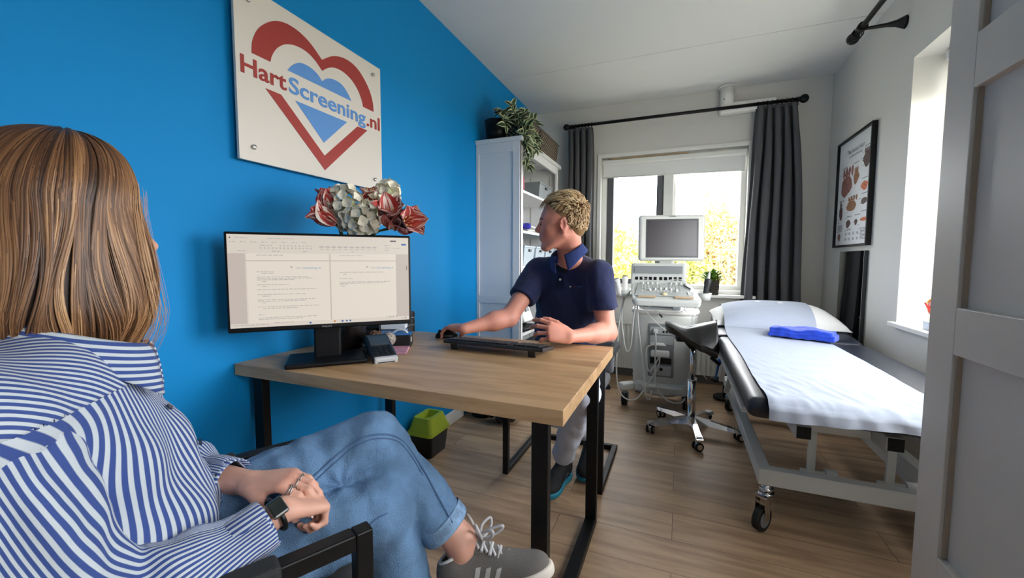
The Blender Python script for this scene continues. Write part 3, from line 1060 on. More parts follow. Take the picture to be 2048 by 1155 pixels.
# ============================================================ MONITOR
t = thing('monitor', 'wide black desktop monitor showing a document page on the desk', 'monitor', (-1.163, 1.102, TZ), radians(45.5))
hw, zb, zt = 0.287, 0.125, 0.448
q = bmesh.new(); box(q, (0, -0.045, (zb+zt)/2), (2*hw, 0.03, zt-zb), None, .005, 3); box(q, (0, -0.02, 0.29), (0.34, 0.03, 0.2), None, .012, 3); obj('housing', q, 'black_plastic', t)
M['scr_white'] = mat('lit screen white', (60, 58, 56), 0.35, emit=(232, 221, 208), estr=0.80)
M['scr_page'] = mat('lit page white', (60, 58, 56), 0.35, emit=(240, 229, 215), estr=0.82)
M['scr_grey'] = mat('lit screen grey', (60, 58, 56), 0.35, emit=(214, 200, 190), estr=0.76)
M['scr_text'] = mat('faint text grey', (60, 58, 56), 0.35, emit=(204, 196, 190), estr=0.72)
M['scr_dark'] = mat('dark ui ink', (30, 30, 30), 0.35, emit=(92, 90, 96), estr=0.5)
M['scr_blue'] = mat('ui blue', (20, 40, 80), 0.35, emit=(60, 120, 190), estr=0.6)
M['scr_tblue'] = mat('pale blue ui text', (20, 40, 80), 0.35, emit=(140, 186, 214), estr=0.7)
M['scr_red'] = mat('ui orange', (60, 30, 20), 0.35, emit=(220, 150, 70), estr=0.7)
sy = -0.0603
W_, H_ = 2*hw-0.016, zt-zb-0.024
X0, Z0 = -hw+0.008, zb+0.016
def uv(u, v): return X0+u*W_, Z0+(1-v)*H_
def srect(q, u0, u1, v0, v1, lay=1, mi=0):
    xa, za = uv(u0, v1); xb, zz = uv(u1, v0); y = sy-0.0002*lay
    vs = [q.verts.new(p) for p in ((xa, y, za), (xb, y, za), (xb, y, zz), (xa, y, zz))]
    f = q.faces.new(vs); f.material_index = mi
def flat(name, q, m, lab=None):
    me = bpy.data.meshes.new(name); q.to_mesh(me); q.free(); me.materials.append(M[m])
    o = bpy.data.objects.new(name, me); COL.objects.link(o); o.parent = t
    if lab: o['label'] = lab
q = bmesh.new(); srect(q, 0, 1, 0, 1, 0); flat('screen', q, 'scr_white', 'lit document window')
q = bmesh.new(); srect(q, 0.0, 0.085, .20, .955, 1); srect(q, .92, 1, .20, .955, 1); srect(q, .085, .92, .275, .283, 2); srect(q, .525, .53, .20, .955, 2); flat('page_margin', q, 'scr_grey')
q = bmesh.new(); srect(q, .092, .522, .285, .955, 1); srect(q, .533, .917, .285, .955, 1); srect(q, .092, .522, .2, .273, 1); srect(q, .533, .917, .2, .273, 1); flat('document_page', q, 'scr_page')
rr = random.Random(4)
q = bmesh.new()
def tline(u, v, w):
    x = u
    while x < u+w:
        L_ = rr.uniform(.008, .03)
        srect(q, x, min(x+L_, u+w), v, v+.0075, 3); x += L_+.005
for (u, v, w) in ((.14, .395, .09), (.165, .412, .06), (.14, .452, .27), (.14, .467, .29), (.14, .482, .19), (.165, .5, .02), (.14, .535, .16), (.165, .553, .03), (.14, .588, .31), (.14, .642, .25), (.165, .66, .04), (.14, .70, .30), (.14, .716, .25), (.165, .733, .02), (.14, .776, .32), (.165, .795, .18), (.14, .862, .03), (.14, .896, .31), (.14, .912, .23), (.14, .215, .14), (.58, .408, .26), (.6, .428, .02), (.58, .483, .08), (.58, .52, .30), (.58, .536, .28), (.58, .552, .05), (.59, .57, .02), (.58, .215, .14)):
    tline(u, v, w)
for i in range(8): tline(.01+i*.052, .075, .03)
for i in range(10): srect(q, .47+i*.034, .495+i*.034, .115, .13, 3); srect(q, .475+i*.034, .49+i*.034, .145, .152, 3)
tline(.2, .035, .13); tline(.04, .03, .06); tline(.16, .11, .06); tline(.05, .17, .04); tline(.22, .172, .04); tline(.38, .172, .03); tline(.65, .17, .02)
for i in range(14): srect(q, .16+i*.02, .168+i*.02, .135, .15, 3)
for i in range(9): srect(q, .26+i*.02, .267+i*.02, .11, .122, 3)
tline(.85, .09, .03); tline(.85, .12, .04); tline(.85, .15, .03); tline(.90, .125, .05); tline(.015, .968, .05); tline(.07, .968, .12); tline(.22, .955, .1); tline(.85, .955, .05); tline(.95, .975, .03)
flat('document_text', q, 'scr_text')
q = bmesh.new(); srect(q, .885, .922, .035, .05, 3); srect(q, .012, .018, .027, .042, 3); srect(q, .985, .989, .34, .39, 3); srect(q, .975, .979, .965, .98, 3)
for i in range(3): srect(q, .875+i*.02, .88+i*.02, .945, .955, 3)
flat('dark_buttons', q, 'scr_dark')
q = bmesh.new(); srect(q, .955, .985, .072, .092, 3); srect(q, .405, .415, .968, .988, 3); srect(q, .585, .595, .966, .986, 3); srect(q, .61, .62, .966, .984, 3); srect(q, .63, .64, .966, .984, 3); flat('blue_icons', q, 'scr_blue')
q = bmesh.new(); srect(q, .54, .551, .966, .984, 3); flat('folder_icon', q, 'scr_red')
for (u, v) in ((.34, .37), (.765, .37)):
    x, z = uv(u, v)
    q = bmesh.new(); put_text(q, 'Hart', .0115, (x, sy-.0007, z), (1, 0, 0), (0, 0, 1), width=.02)
    srect(q, u-.028, u-.016, v-.03, v-.012, 3)
    obj('page_logo', q, 'scr_text', t)
    q = bmesh.new(); put_text(q, 'Screening', .0115, (x+.022, sy-.0007, z), (1, 0, 0), (0, 0, 1), width=.042); put_text(q, '.nl', .0115, (x+.066, sy-.0007, z), (1, 0, 0), (0, 0, 1), width=.009); obj('page_logo', q, 'scr_tblue', t)
q = bmesh.new(); put_text(q, 'PHILIPS', .0085, (-.015, sy-.0006, zb+.0045), (1, 0, 0), (0, 0, 1), width=.03); obj('brand_lettering', q, mat('bezel print', (170, 170, 172), .5), t, label='small pale PHILIPS lettering')
q = bmesh.new(); box(q, (0.0, 0.012, .17), (.09, .03, .33), None, .008, 3); obj('neck', q, 'black_plastic', t)
q = bmesh.new(); box(q, (0, -.005, .0085), (.26, .19, .016), None, .007, 3); obj('base', q, 'black_plastic', t)

# ============================================================ KEYBOARD, MOUSE
kb = thing('keyboard', 'black keyboard propped on its feet in front of the seated man', 'keyboard', (-0.665, 1.478, TZ), radians(-1.5))
kl, kw = 0.43, 0.125
tilt = radians(-7)
Rt_ = Matrix.Rotation(tilt, 4, 'X')
def kbp(x, y, z): p = Rt_ @ Vector((x, y, z)); return (p.x, p.y, p.z+0.027)
q = bmesh.new(); box(q, kbp(0, 0, -.002), (kl, kw, .014), Rt_, .004, 2); obj('case', q, 'dark_plastic', kb)
q = bmesh.new(); box(q, kbp(0, 0, .0045), (kl-.012, kw-.014, .003), Rt_, .001); obj('key_bed', q, 'black_plastic', kb)
q = bmesh.new()
for r_ in range(6):
    yy = -kw/2+.017+r_*.0182
    xx = -kl/2+.014
    while xx < kl/2-.02:
        if not (abs(xx-.075) < .005 or abs(xx-.137) < .004):
            box(q, kbp(xx+.0075, -yy, .0085), (.0152, .0152, .006), Rt_, .0022, 1)
        xx += .0182
o = obj('keys', q, 'dark_plastic', kb); o['kind'] = 'stuff'
for sx_ in (-.17, .165):
    q = bmesh.new(); box(q, (sx_, -kw/2+.012, .016), (.03, .006, .033), (radians(12), 0, 0), .002); obj('foot', q, 'dark_plastic', kb)
q = bmesh.new(); put_text(q, 'hp', .008, (kl/2-.05, -kw/2+.002, .022), (1, 0, 0), (0, -.2, 1)); q.free()
mo = thing('computer_mouse', 'black computer mouse under the hand of the man', 'mouse', (-1.01, 1.645, TZ), radians(55))
S_ = Sdf((-.05, -.04, -.005), (.075, .04, .05), .0022)
S_.ell((0.01, 0, .006), (.056, .031, .031), k=0); S_.plane((0, 0, .001), (0, 0, -1))
V, F = S_.mesh(1); npobj('shell', V, F, 'black_plastic', mo)
q = bmesh.new(); cyl(q, (-.0245, -.004, .03), (-.0245, .004, .03), .008); obj('scroll_wheel', q, 'dark_plastic', mo)

# ============================================================ CARD TERMINAL etc.
ct = thing('card_terminal', 'dark payment terminal with keypad leaning beside the monitor base', 'card terminal', (-1.015, 1.205, TZ), radians(52))
ct.scale = (1.15, 1.15, 1.15)
Rt_ = Matrix.Rotation(radians(18), 4, 'X')
def cp(x, y, z): p = Rt_ @ Vector((x, y, z)); return (p.x, p.y, p.z+.030)
q = bmesh.new(); box(q, cp(0, 0, 0), (.078, .165, .022), Rt_, .008, 3); box(q, (0, .05, .017), (.06, .06, .034), None, .006, 2); obj('body', q, 'dark_plastic', ct)
q = bmesh.new(); box(q, cp(0, .035, .0115), (.06, .06, .002), Rt_, .001); obj('display', q, mat('terminal display', (70, 74, 72), .25), ct)
q = bmesh.new(); box(q, cp(0, -.078, .004), (.07, .016, .02), Rt_, .004, 2); obj('card_slot', q, mat('silver plastic', (196, 198, 200), .35), ct)
q = bmesh.new()
for i in range(4):
    for j in range(4): box(q, cp(-.024+i*.016, -.012-j*.0145, .0125), (.0125, .010, .004), Rt_, .0015, 1)
o = obj('keypad', q, 'black_plastic', ct)
q = bmesh.new(); box(q, cp(0, -.087, .001), (.05, .002, .002), Rt_); obj('slot_line', q, 'rubber', ct)

bxo = thing('storage_box', 'black carton with a blue lid standing behind the card terminal', 'box', (-1.105, 1.392, TZ), radians(28))
q = bmesh.new(); box(q, (0, 0, .026), (.15, .075, .052), None, .002); obj('carton', q, mat('matt black carton', (20, 20, 22), .6), bxo)
q = bmesh.new(); box(q, (0, 0, .0535), (.152, .077, .003), None, .001); obj('lid', q, mat('bright blue card', (40, 110, 176), .5), bxo)
q = bmesh.new(); box(q, (.0755, -.01, .03), (.001, .016, .02)); obj('sticker', q, 'white_trim', bxo)
q = bmesh.new(); box(q, (0, 0, .004), (.11, .16, .008), (0, 0, 0), .002)
M['pink'] = mat('pink printed cover', (196, 140, 162), .6, var=.3, vscale=60)
o = obj('notebook', q, 'pink'); o.location = (-1.05, 1.33, TZ); o.rotation_euler = (0, 0, radians(30)); props(o, 'thin pink notebook lying under the black carton edge', 'notebook')
ch = thing('card_holder', 'stack of white and pale blue cards in a clear stand behind the blue-lidded carton', 'card holder', (-1.16, 1.47, TZ), radians(25))
q = bmesh.new(); box(q, (-.055, 0, .045), (.003, .07, .09)); box(q, (0, 0, .004), (.11, .07, .006)); obj('stand', q, mat('smoky acrylic', (90, 96, 100), .2), ch)
for i, mm in enumerate(('white_trim', 'scr', 'white_trim')):
    q = bmesh.new(); box(q, (0.0, 0, .018+i*.026), (.105, .062, .02), (0, 0, radians(i*2-2)), .002); obj('card_bundle', q, mat('card bundle', [(228, 230, 236), (120, 150, 190), (214, 220, 230)][i], .6), ch)
st = thing('desk_organiser', 'dark stacked letter tray at the blue wall behind the cards', 'organiser', (-1.28, 1.59, TZ), radians(10))
for i in range(3):
    q = bmesh.new(); box(q, (0, 0, .012+i*.035), (.2, .13, .008), None, .003); box(q, (0, .06, .025+i*.035), (.2, .008, .028), None, .003); box(q, (-.09, 0, .028+i*.035), (.01, .12, .026)); box(q, (.09, .02, .028+i*.035), (.01, .09, .026)); obj('tray', q, 'dark_plastic', st)
# pinecones
pc = None
M['cone'] = mat('pine cone scales', (92, 66, 48), .8, var=.7, vscale=160)
def pinecone():
    q = bmesh.new()
    for i in range(110):
        a = i*2.399963; v_ = i/110
        r = .028*math.sin(pi*(.12+.86*v_))**.7; z = -.04+.08*v_
        box(q, (r*cos(a), r*sin(a), z+.04), (.011, .012, .004), Matrix.Rotation(a, 4, 'Z') @ Matrix.Rotation(radians(-35+40*v_), 4, 'Y'), .001, 1)
    sphere(q, (0, 0, .04), (.024, .024, .036), 10, 8)
    return obj('pinecone', q, 'cone')
p = pinecone(); p.scale = (1.2, 1.2, 1.2); p.location = (-1.15, 1.31, TZ+.034); p.rotation_euler = (radians(80), 0, radians(60)); props(p, 'brown pine cone lying between monitor neck and card terminal', 'pine cone')
M['cone2'] = mat('silvered cone scales', (170, 160, 150), .5)
q = bmesh.new(); sphere(q, (0, 0, 0), .026, 16, 10)
for i in range(60):
    a = i*2.4; z = 1-2*(i+.5)/60; r = math.sqrt(1-z*z)
    box(q, (.027*r*cos(a), .027*r*sin(a), .027*z), (.008, .008, .003), Vector((r*cos(a), r*sin(a), z)).to_track_quat('Z', 'Y').to_matrix(), .001, 1)
o = obj('decor_ball', q, 'cone2'); o.location = (-1.09, 1.345, TZ+.04); props(o, 'small silvery textured ball next to the pine cone', 'ornament')
q = bmesh.new()
for k, (r, z, c) in enumerate(((.055, .02, (0, 0)), (.047, .035, (.01, .01)), (.05, .05, (-.005, .0)))):
    tube(q, [(c[0]+r*cos(a), c[1]+r*sin(a), z+.012*sin(a*2+k)) for a in np.linspace(0, 2*pi, 25)[:-1]], .003, 6, close=True)
tube(q, catmull([(.05, 0, .02), (.08, .03, .01), (.06, .08, .006), (-.06, .1, .006), (-.14, .1, .006)]), .003, 6)
o = obj('charging_cable', q, 'black_plastic'); o.location = (-1.19, 1.345, TZ-.004); props(o, 'coiled black cable behind the pine cone', 'cable')
q = bmesh.new(); tube(q, catmull([(.035*cos(a), 0, .035+.03*sin(a)) for a in np.linspace(-.6, 3.6, 9)]), .0045, 7)
o = obj('cable_clip', q, 'white_trim'); o.location = (-1.085, 1.415, TZ+.003); o.rotation_euler = (0, 0, radians(20)); props(o, 'white looped cable end above the dark carton', 'cable')
# ============================================================ TALL SHELF CABINET
CY0, CY1, CXF, CZ = 2.795, 3.80, -1.079, 2.0
t = thing('shelf_cabinet', 'tall white open shelf cabinet against the blue wall behind the man', 'cabinet', (XL+0.002, CY0, 0))
D = CXF-XL-0.002; Wd = CY1-CY0
for y in (0, Wd-0.02):
    q = bmesh.new(); bx(q, 0, D, y, y+.02, 0, CZ-.03)
    if y == 0:
        bx(q, 0, .022, -.008, 0, 0, CZ-.03, .001); bx(q, D-.055, D, -.008, 0, 0, CZ-.03, .001); bx(q, .022, D-.055, -.008, 0, CZ-.10, CZ-.03, .001); bx(q, .022, D-.055, -.008, 0, .80, .855, .001); bx(q, .022, D-.055, -.008, 0, 0, .1, .001)
    obj('side_panel', q, 'white_lacquer', t)
q = bmesh.new(); bx(q, -.0, D+.018, -.02, Wd+.018, CZ-.03, CZ, .002); obj('top', q, 'white_lacquer', t)
q = bmesh.new(); bx(q, 0, .008, .02, Wd-.02, .05, CZ-.03); obj('back_panel', q, 'white_lacquer', t)
q = bmesh.new(); bx(q, D-.02, D, .0, .06, 0, CZ-.03, .001); bx(q, D-.02, D, Wd-.06, Wd, 0, CZ-.03, .001); bx(q, D-.02, D, .06, Wd-.06, CZ-.09, CZ-.03, .001); bx(q, D-.02, D, .06, Wd-.06, 0, .09, .001); obj('face_frame', q, 'white_lacquer', t)
for z in (0.09, .56, 0.83, 1.08, 1.345, 1.645):
    q = bmesh.new(); bx(q, .008, D-.022, .02, Wd-.02, z-.02, z, .001); obj('shelf', q, 'white_lacquer', t)
q = bmesh.new()
for yy in (Wd-.022, .02):
    for xx in (.07, D-.09): bx(q, xx, xx+.012, yy, yy+.003, .1, CZ-.1)
obj('shelf_rail', q, 'steel', t)
q = bmesh.new(); cyl(q, (D, .09, 1.86), (D+.015, .09, 1.86), .006); sphere(q, (D+.02, .09, 1.86), .011, 12, 8); obj('knob', q, 'chrome', t)
# storage baskets on the shelves
M['basket'] = mat('pale blue grey plastic', (176, 190, 200), .5)
M['basket_dark'] = mat('grey plastic', (128, 134, 138), .5)
def basket(x, y, z, wx, wy, h, m, lab, grp=None):
    b_ = thing('storage_basket', lab, 'basket', (x, y, z), 0, grp)
    q = bmesh.new()
    lo = [(-wx/2*.86, -wy/2*.88), (wx/2*.86, -wy/2*.88), (wx/2*.86, wy/2*.88), (-wx/2*.86, wy/2*.88)]
    hi = [(-wx/2, -wy/2), (wx/2, -wy/2), (wx/2, wy/2), (-wx/2, wy/2)]
    lv = [q.verts.new((a, b, 0)) for a, b in lo]; hv = [q.verts.new((a, b, h)) for a, b in hi]
    li = [q.verts.new((a*.95, b*.95, .004)) for a, b in lo]; hi2 = [q.verts.new((a*.95, b*.95, h)) for a, b in hi]
    q.faces.new(lv[::-1]); q.faces.new(li)
    for i in range(4):
        j = (i+1) % 4
        q.faces.new((lv[i], lv[j], hv[j], hv[i])); q.faces.new((li[j], li[i], hi2[i], hi2[j])); q.faces.new((hv[i], hv[j], hi2[j], hi2[i]))
    bmesh.ops.bevel(q, geom=[e for e in q.edges], offset=.003, segments=2, affect='EDGES')
    bx(q, -wx/2-.004, wx/2+.004, -wy/2-.004, -wy/2+.004, h-.014, h, .002); bx(q, wx/2-.004, wx/2+.004, -wy/2, wy/2, h-.014, h, .002)
    obj('tub', q, m, b_)
    q = bmesh.new(); bx(q, wx/2-.006, wx/2+.0045, -.025, .025, h-.045, h-.025, .002); obj('handle_hole', q, 'black_plastic', b_)
    return b_
basket(-1.235, 3.50, 1.647, .26, .36, .13, 'basket_dark', 'large grey plastic basket on the top shelf of the white cabinet')
basket(-1.22, 3.03, 1.082, .27, .24, .15, 'basket', 'pale plastic basket nearest the wall side on the middle shelf', 'pale shelf baskets')
basket(-1.22, 3.30, 1.082, .27, .24, .15, 'basket', 'pale plastic basket second on the middle shelf, next to the man', 'pale shelf baskets')
basket(-1.22, 3.57, 1.082, .27, .24, .15, 'basket', 'pale plastic basket innermost on the middle shelf, mostly behind the man', 'pale shelf baskets')
q = bmesh.new()
for k in range(5): sphere(q, (0, -.1+k*.05, 0.0), (.03, .03, .02), 10, 8)
o = obj('dark_pouches', q, 'black_plastic'); o.location = (-1.235, 3.49, 1.75); props(o, 'black items heaped inside the large grey basket', 'supplies')
q = bmesh.new(); lathe(q, [(0, 0), (.02, 0), (.02, .09), (.008, .1), (.008, .12), (0, .12)], 16); o = obj('spray_bottle', q, mat('pink bottle', (214, 96, 116), .4)); o.location = (-1.115, 2.92, 1.647); props(o, 'small pink bottle at the front edge of the top cabinet shelf', 'bottle')
q = bmesh.new(); rr = random.Random(3)
for k in range(7): box(q, (rr.uniform(-.02, .02), rr.uniform(-.02, .02), .004+k*.006), (.2, .28, .005), (0, 0, rr.uniform(-.15, .15)), .001)
o = obj('paper_stack', q, 'white_trim'); o.location = (-1.2, 3.2, 1.347); props(o, 'loose stack of white papers on the second cabinet shelf', 'papers')
S_ = Sdf((-.08, -.06, -.01), (.08, .06, .07), .004)
for k in range(6): S_.ell((rr.uniform(-.04, .04), rr.uniform(-.025, .025), .022+rr.uniform(0, .02)), (.03, .022, .018), k=.012)
V, F = S_.mesh(1); o = npobj('cleaning_cloth', V, F, mat('violet blue cloth', (70, 70, 190), .9)); o.location = (-1.13, 3.02, 1.35); props(o, 'crumpled violet-blue cloth on the second cabinet shelf', 'cloth')
# lower shelf device
t = thing('care_device', 'small white device on a black stand on the lower cabinet shelf', 'device', (-1.19, 3.14, .562), radians(-8))
q = bmesh.new(); box(q, (0, 0, .012), (.2, .3, .024), None, .006); box(q, (-.06, 0, .08), (.05, .26, .12), (0, radians(-20), 0), .008); obj('stand', q, 'black_plastic', t)
q = bmesh.new(); box(q, (.0, .03, .13), (.05, .16, .17), (0, radians(-22), 0), .014, 3); obj('head_unit', q, 'white_trim', t)
q = bmesh.new(); box(q, (.03, .03, .16), (.004, .05, .04), (0, radians(-22), 0)); obj('display', q, 'us_dark', t)
q = bmesh.new(); 
for k in range(3): box(q, (0, 0, .01+k*.022), (.24, .34, .018), (0, 0, .04*k), .002)
o = obj('binder_pile', q, 'white_trim'); o.location = (-1.22, 3.2, .092); props(o, 'flat pile of white binders on the bottom cabinet shelf', 'binders')
q = bmesh.new(); box(q, (0, 0, .02), (.24, .3, .035), (0, 0, .05), .004); o = obj('blue_folder', q, mat('blue folder', (44, 88, 190), .5)); o.location = (-1.22, 3.2, .160); props(o, 'blue folder on top of the white binders', 'folder')

# wicker baskets on top
def wicker(x, y, z, wx, wy, h, lab, rz=0):
    b_ = thing('wicker_basket', lab, 'basket', (x, y, z), rz)
    V = []; F = []; U = []; Vv = []
    rows = 12
    per = []
    for (a, b_2) in (((-1, -1), (1, -1)), ((1, -1), (1, 1)), ((1, 1), (-1, 1)), ((-1, 1), (-1, -1))):
        for k in range(10):
            f_ = k/10; per.append(((a[0]+(b_2[0]-a[0])*f_)*wx/2, (a[1]+(b_2[1]-a[1])*f_)*wy/2))
    d = 0; ds = [0]
    for i in range(1, len(per)): d += math.dist(per[i], per[i-1]); ds.append(d)
    n_ = len(per)
    for j in range(rows+1):
        s = .9+.1*j/rows
        for i in range(n_): V.append((per[i][0]*s, per[i][1]*s, h*j/rows)); U.append(ds[i]); Vv.append(h*j/rows)
    for j in range(rows):
        for i in range(n_-1): F.append((j*n_+i, j*n_+i+1, (j+1)*n_+i+1, (j+1)*n_+i))
    k0 = len(V)
    for j in range(rows+1):
        s = .9+.1*j/rows; V += [(per[-1][0]*s, per[-1][1]*s, h*j/rows), (per[0][0]*s, per[0][1]*s, h*j/rows)]; U += [ds[-1], ds[-1]+.02]; Vv += [h*j/rows]*2
    for j in range(rows): F.append((k0+2*j, k0+2*j+1, k0+2*j+3, k0+2*j+2))
    F.append(tuple(range(n_))[:4]) if False else None
    attr_obj('weave', V, F, 'weave_grey', b_, {'wu': np.array(U), 'wv': np.array(Vv)}, smooth=False)
    q = bmesh.new(); bx(q, -wx/2*.9, wx/2*.9, -wy/2*.9, wy/2*.9, 0.001, .008); obj('bottom', q, mat('basket base', (60, 50, 42), .9), b_)
    q = bmesh.new(); tube(q, [(p[0], p[1], h) for p in per], .009, 7, close=True); obj('rim', q, mat('basket rim', (84, 74, 64), .9), b_)
    return b_
wicker(-1.165, 3.03, CZ, .19, .32, .17, 'grey-brown wicker basket behind the trailing plant on the cabinet')
wicker(-1.19, 3.48, CZ, .25, .50, .165, 'long grey-brown wicker basket at the far end of the cabinet top')
# trailing plant
t = thing('trailing_plant', 'trailing variegated plant in a black pot on top of the cabinet', 'plant', (-1.20, 2.93, CZ))
t.location.y = 2.90
q = bmesh.new(); lathe(q, [(0, 0.001), (.07, 0.001), (.088, .15), (.08, .15), (.07, .12), (0, .12)], 28, (-.10, -.03, 0)); obj('pot', q, 'black_plastic', t)
vines = []
rr = np.random.default_rng(12)
def vine(pts): vines.append(catmull(pts, 8))
L0 = [(0.0, 0, .11)]
vine([(0, 0, .11), (.06, -.04, .16), (.13, -.05, .10), (.155, -.05, 0.0), (.15, -.045, -.12), (.155, -.04, -.20)])
vine([(0, 0, .11), (.08, -.02, .17), (.15, -.01, .10), (.16, 0, 0), (.155, .01, -.08)])
vine([(0, 0, .11), (.07, .04, .16), (.145, .06, .08), (.16, .08, -.02), (.16, .10, -.05)])
vine([(0, 0, .11), (.03, -.06, .19), (.09, -.09, .15), (.15, -.09, .04), (.155, -.09, -.05)])
vine([(0, 0, .11), (-.04, -.05, .2), (-.02, -.08, .2)])
vine([(0, 0, .11), (.0, .06, .19), (.05, .11, .17), (.1, .15, .13)])
vine([(0, 0, .11), (.04, .1, .18), (.1, .18, .19), (.13, .22, .17)])
vine([(0, 0, .11), (-.02, .03, .22), (.01, -.01, .26)])
vine([(0, 0, .11), (.05, 0, .22), (.1, .02, .2), (.15, .03, .13)])
vine([(0, 0, .11), (.05, .12, .15), (.13, .16, .06), (.15, .17, .02)])
vine([(0, 0, .11), (-.03, -.1, .15), (0, -.14, .12), (.03, -.15, .06)])
q = bmesh.new()
for v in vines: tube(q, v, .0025, 5)
obj('stems', q, mat('stem green', (84, 96, 60), .7), t)
pts = [(v, i) for v in vines for i in range(3, len(v))]
def pl2(r_, i):
    v, k = pts[i % len(pts)]
    p = v[k]; tdir = v[k]-v[k-1]; tdir = tdir/np.linalg.norm(tdir)
    d = tdir*.5+r_.normal(0, .75, 3); d[0] += .25
    return p, d, np.array([.8, -.5, .6])+r_.normal(0, .3, 3), r_.uniform(.05, .085)
V, F, U, S = leaf_mesh(int(len(pts)*1.15), .27, pl2, 6)
V[:, 0] = np.maximum(V[:, 0], -.21)
attr_obj('foliage', V, F, 'leaf_vari', t, {'u': U})

# ============================================================ POSTER AND MIRROR
t = thing('poster', 'black framed anatomy poster of the human heart on the right wall', 'poster', (XR, 3.513, 1.598))
hy_, hz = .302, .378
q = bmesh.new(); 
for (a, b_, c, d) in ((-hy_, -hy_+.014, -hz, hz), (hy_-.014, hy_, -hz, hz), (-hy_+.014, hy_-.014, -hz, -hz+.014), (-hy_+.014, hy_-.014, hz-.014, hz)):
    bx(q, -.03, -.001, a, b_, c, d, .001)
obj('frame', q, 'black_plastic', t)
q = bmesh.new(); bx(q, -.014, -.010, -hy_+.01, hy_-.01, -hz+.01, hz-.01); obj('sheet', q, mat('poster paper', (222, 224, 226), .6), t)
def pz(px, py):   # poster picture coordinates (0..1 from far edge, 0..1 down) to local
    return (hy_-.014-(px)*(2*hy_-.028), hz-.014-py*(2*hz-.028))
M['p_red'] = mat('poster heart red', (134, 88, 80), .7, var=.5, vscale=60)
M['p_brown'] = mat('poster heart brown', (140, 96, 66), .7, var=.5, vscale=60)
M['p_dark'] = mat('poster dark organ', (84, 62, 60), .7, var=.5, vscale=70)
M['p_orange'] = mat('poster orange organ', (206, 110, 70), .7, var=.35, vscale=60)
M['p_ink'] = mat('poster ink', (96, 100, 104), .7)
def heart_pts(cx, cy, w, h, seed, n=26, lobes=True):
    r_ = random.Random(seed); out = []
    for i in range(n):
        a = 2*pi*i/n
        rx = w/2*(1+.12*sin(3*a+seed)+r_.uniform(-.06, .06)); ry = h/2*(1+.1*cos(2*a+seed)+r_.uniform(-.05, .05))
        out.append((cx+rx*cos(a)*(1-.25*max(0, sin(a))), cy+ry*sin(a)))
    return out
def blob(q, cx, cy, w, h, seed):
    pts = heart_pts(cx, cy, w, h, seed)
    c_ = pz(cx, cy); vc = q.verts.new((-.0147, c_[0], c_[1]))
    vs = [q.verts.new((-.0145, *pz(*p))) for p in pts]
    for i in range(len(vs)): q.faces.new((vc, vs[i], vs[(i+1) % len(vs)]))
def organ(cx, cy, w, h, m, seed, vessels=3):
    q = bmesh.new(); blob(q, cx, cy+h*.12, w, h*.76, seed)
    for k in range(vessels):
        xx = cx-w*.25+k*w*.25; blob(q, xx, cy-h*.36, w*.2, h*.36, seed+k)
        if k == 1: blob(q, xx, cy-h*.3, w*.6, h*.12, seed+9)
    obj('illustration', q, m, t)
organ(.27, .40, .36, .27, 'p_red', 1, 4); organ(.57, .37, .17, .15, 'p_brown', 2, 3); organ(.86, .25, .22, .16, 'p_dark', 3, 3)
organ(.83, .48, .2, .10, 'p_orange', 4, 0); organ(.14, .66, .12, .19, 'p_dark', 5, 2); organ(.47, .62, .30, .14, 'p_brown', 6, 4)
organ(.84, .615, .18, .08, 'p_dark', 7, 0); organ(.40, .79, .15, .10, 'p_dark', 8, 0); organ(.64, .79, .1, .07, 'p_dark', 9, 0); organ(.86, .78, .2, .05, 'p_orange', 12, 0); organ(.12, .91, .1, .10, 'p_red', 10, 0)
q = bmesh.new()
def prect(u0, u1, v0, v1):
    a, b_ = pz(u0, v0), pz(u1, v1)
    q.faces.new([q.verts.new((-.0148, *p)) for p in (a, (b_[0], a[1]), b_, (a[0], b_[1]))])
rr = random.Random(9)
for (u, v) in ((.12, .245), (.48, .245), (.78, .145), (.75, .42), (.76, .555), (.42, .545), (.08, .56), (.35, .73), (.6, .73), (.78, .71), (.35, .855), (.05, .86)): prect(u, u+.16, v, v+.006)
for k in range(34):
    u = rr.choice([.05, .3, .68, .72, .38, .78]); v = rr.uniform(.15, .95); prect(u, u+rr.uniform(.03, .09), v, v+.003)
for j in range(2):
    for i in range(4):
        for k in range(3): prect(.32+i*.12, .32+i*.12+.05, .885+j*.05+k*.009, .885+j*.05+k*.009+.005)
for k in range(9): prect(.78, .93, .86+k*.012, .865+k*.012); prect(.05, .22, .80+k*.006, .803+k*.006)
obj('captions', q, 'p_ink', t)
q = bmesh.new()
put_text(q, 'The Human Heart', .042, (-.0148, *pz(.26, .135)), (0, -1, 0), (0, 0, 1), width=.30); put_text(q, 'Anatomy and Physiology', .022, (-.0148, *pz(.31, .175)), (0, -1, 0), (0, 0, 1), width=.24)
obj('title', q, 'p_ink', t, label='grey title lettering of the poster')

t = thing('wall_mirror', 'frameless tall mirror below the poster beside the pillow', 'mirror', (XR, 3.45, .80))
q = bmesh.new(); bx(q, -.022, -.002, -.213, .213, -.38, .388, .001); obj('backing', q, 'dark_plastic', t)
q = bmesh.new(); bx(q, -.0235, -.0221, -.211, .211, -.378, .386); obj('glass', q, mat('mirror', (200, 204, 206), .02, 1.0), t)

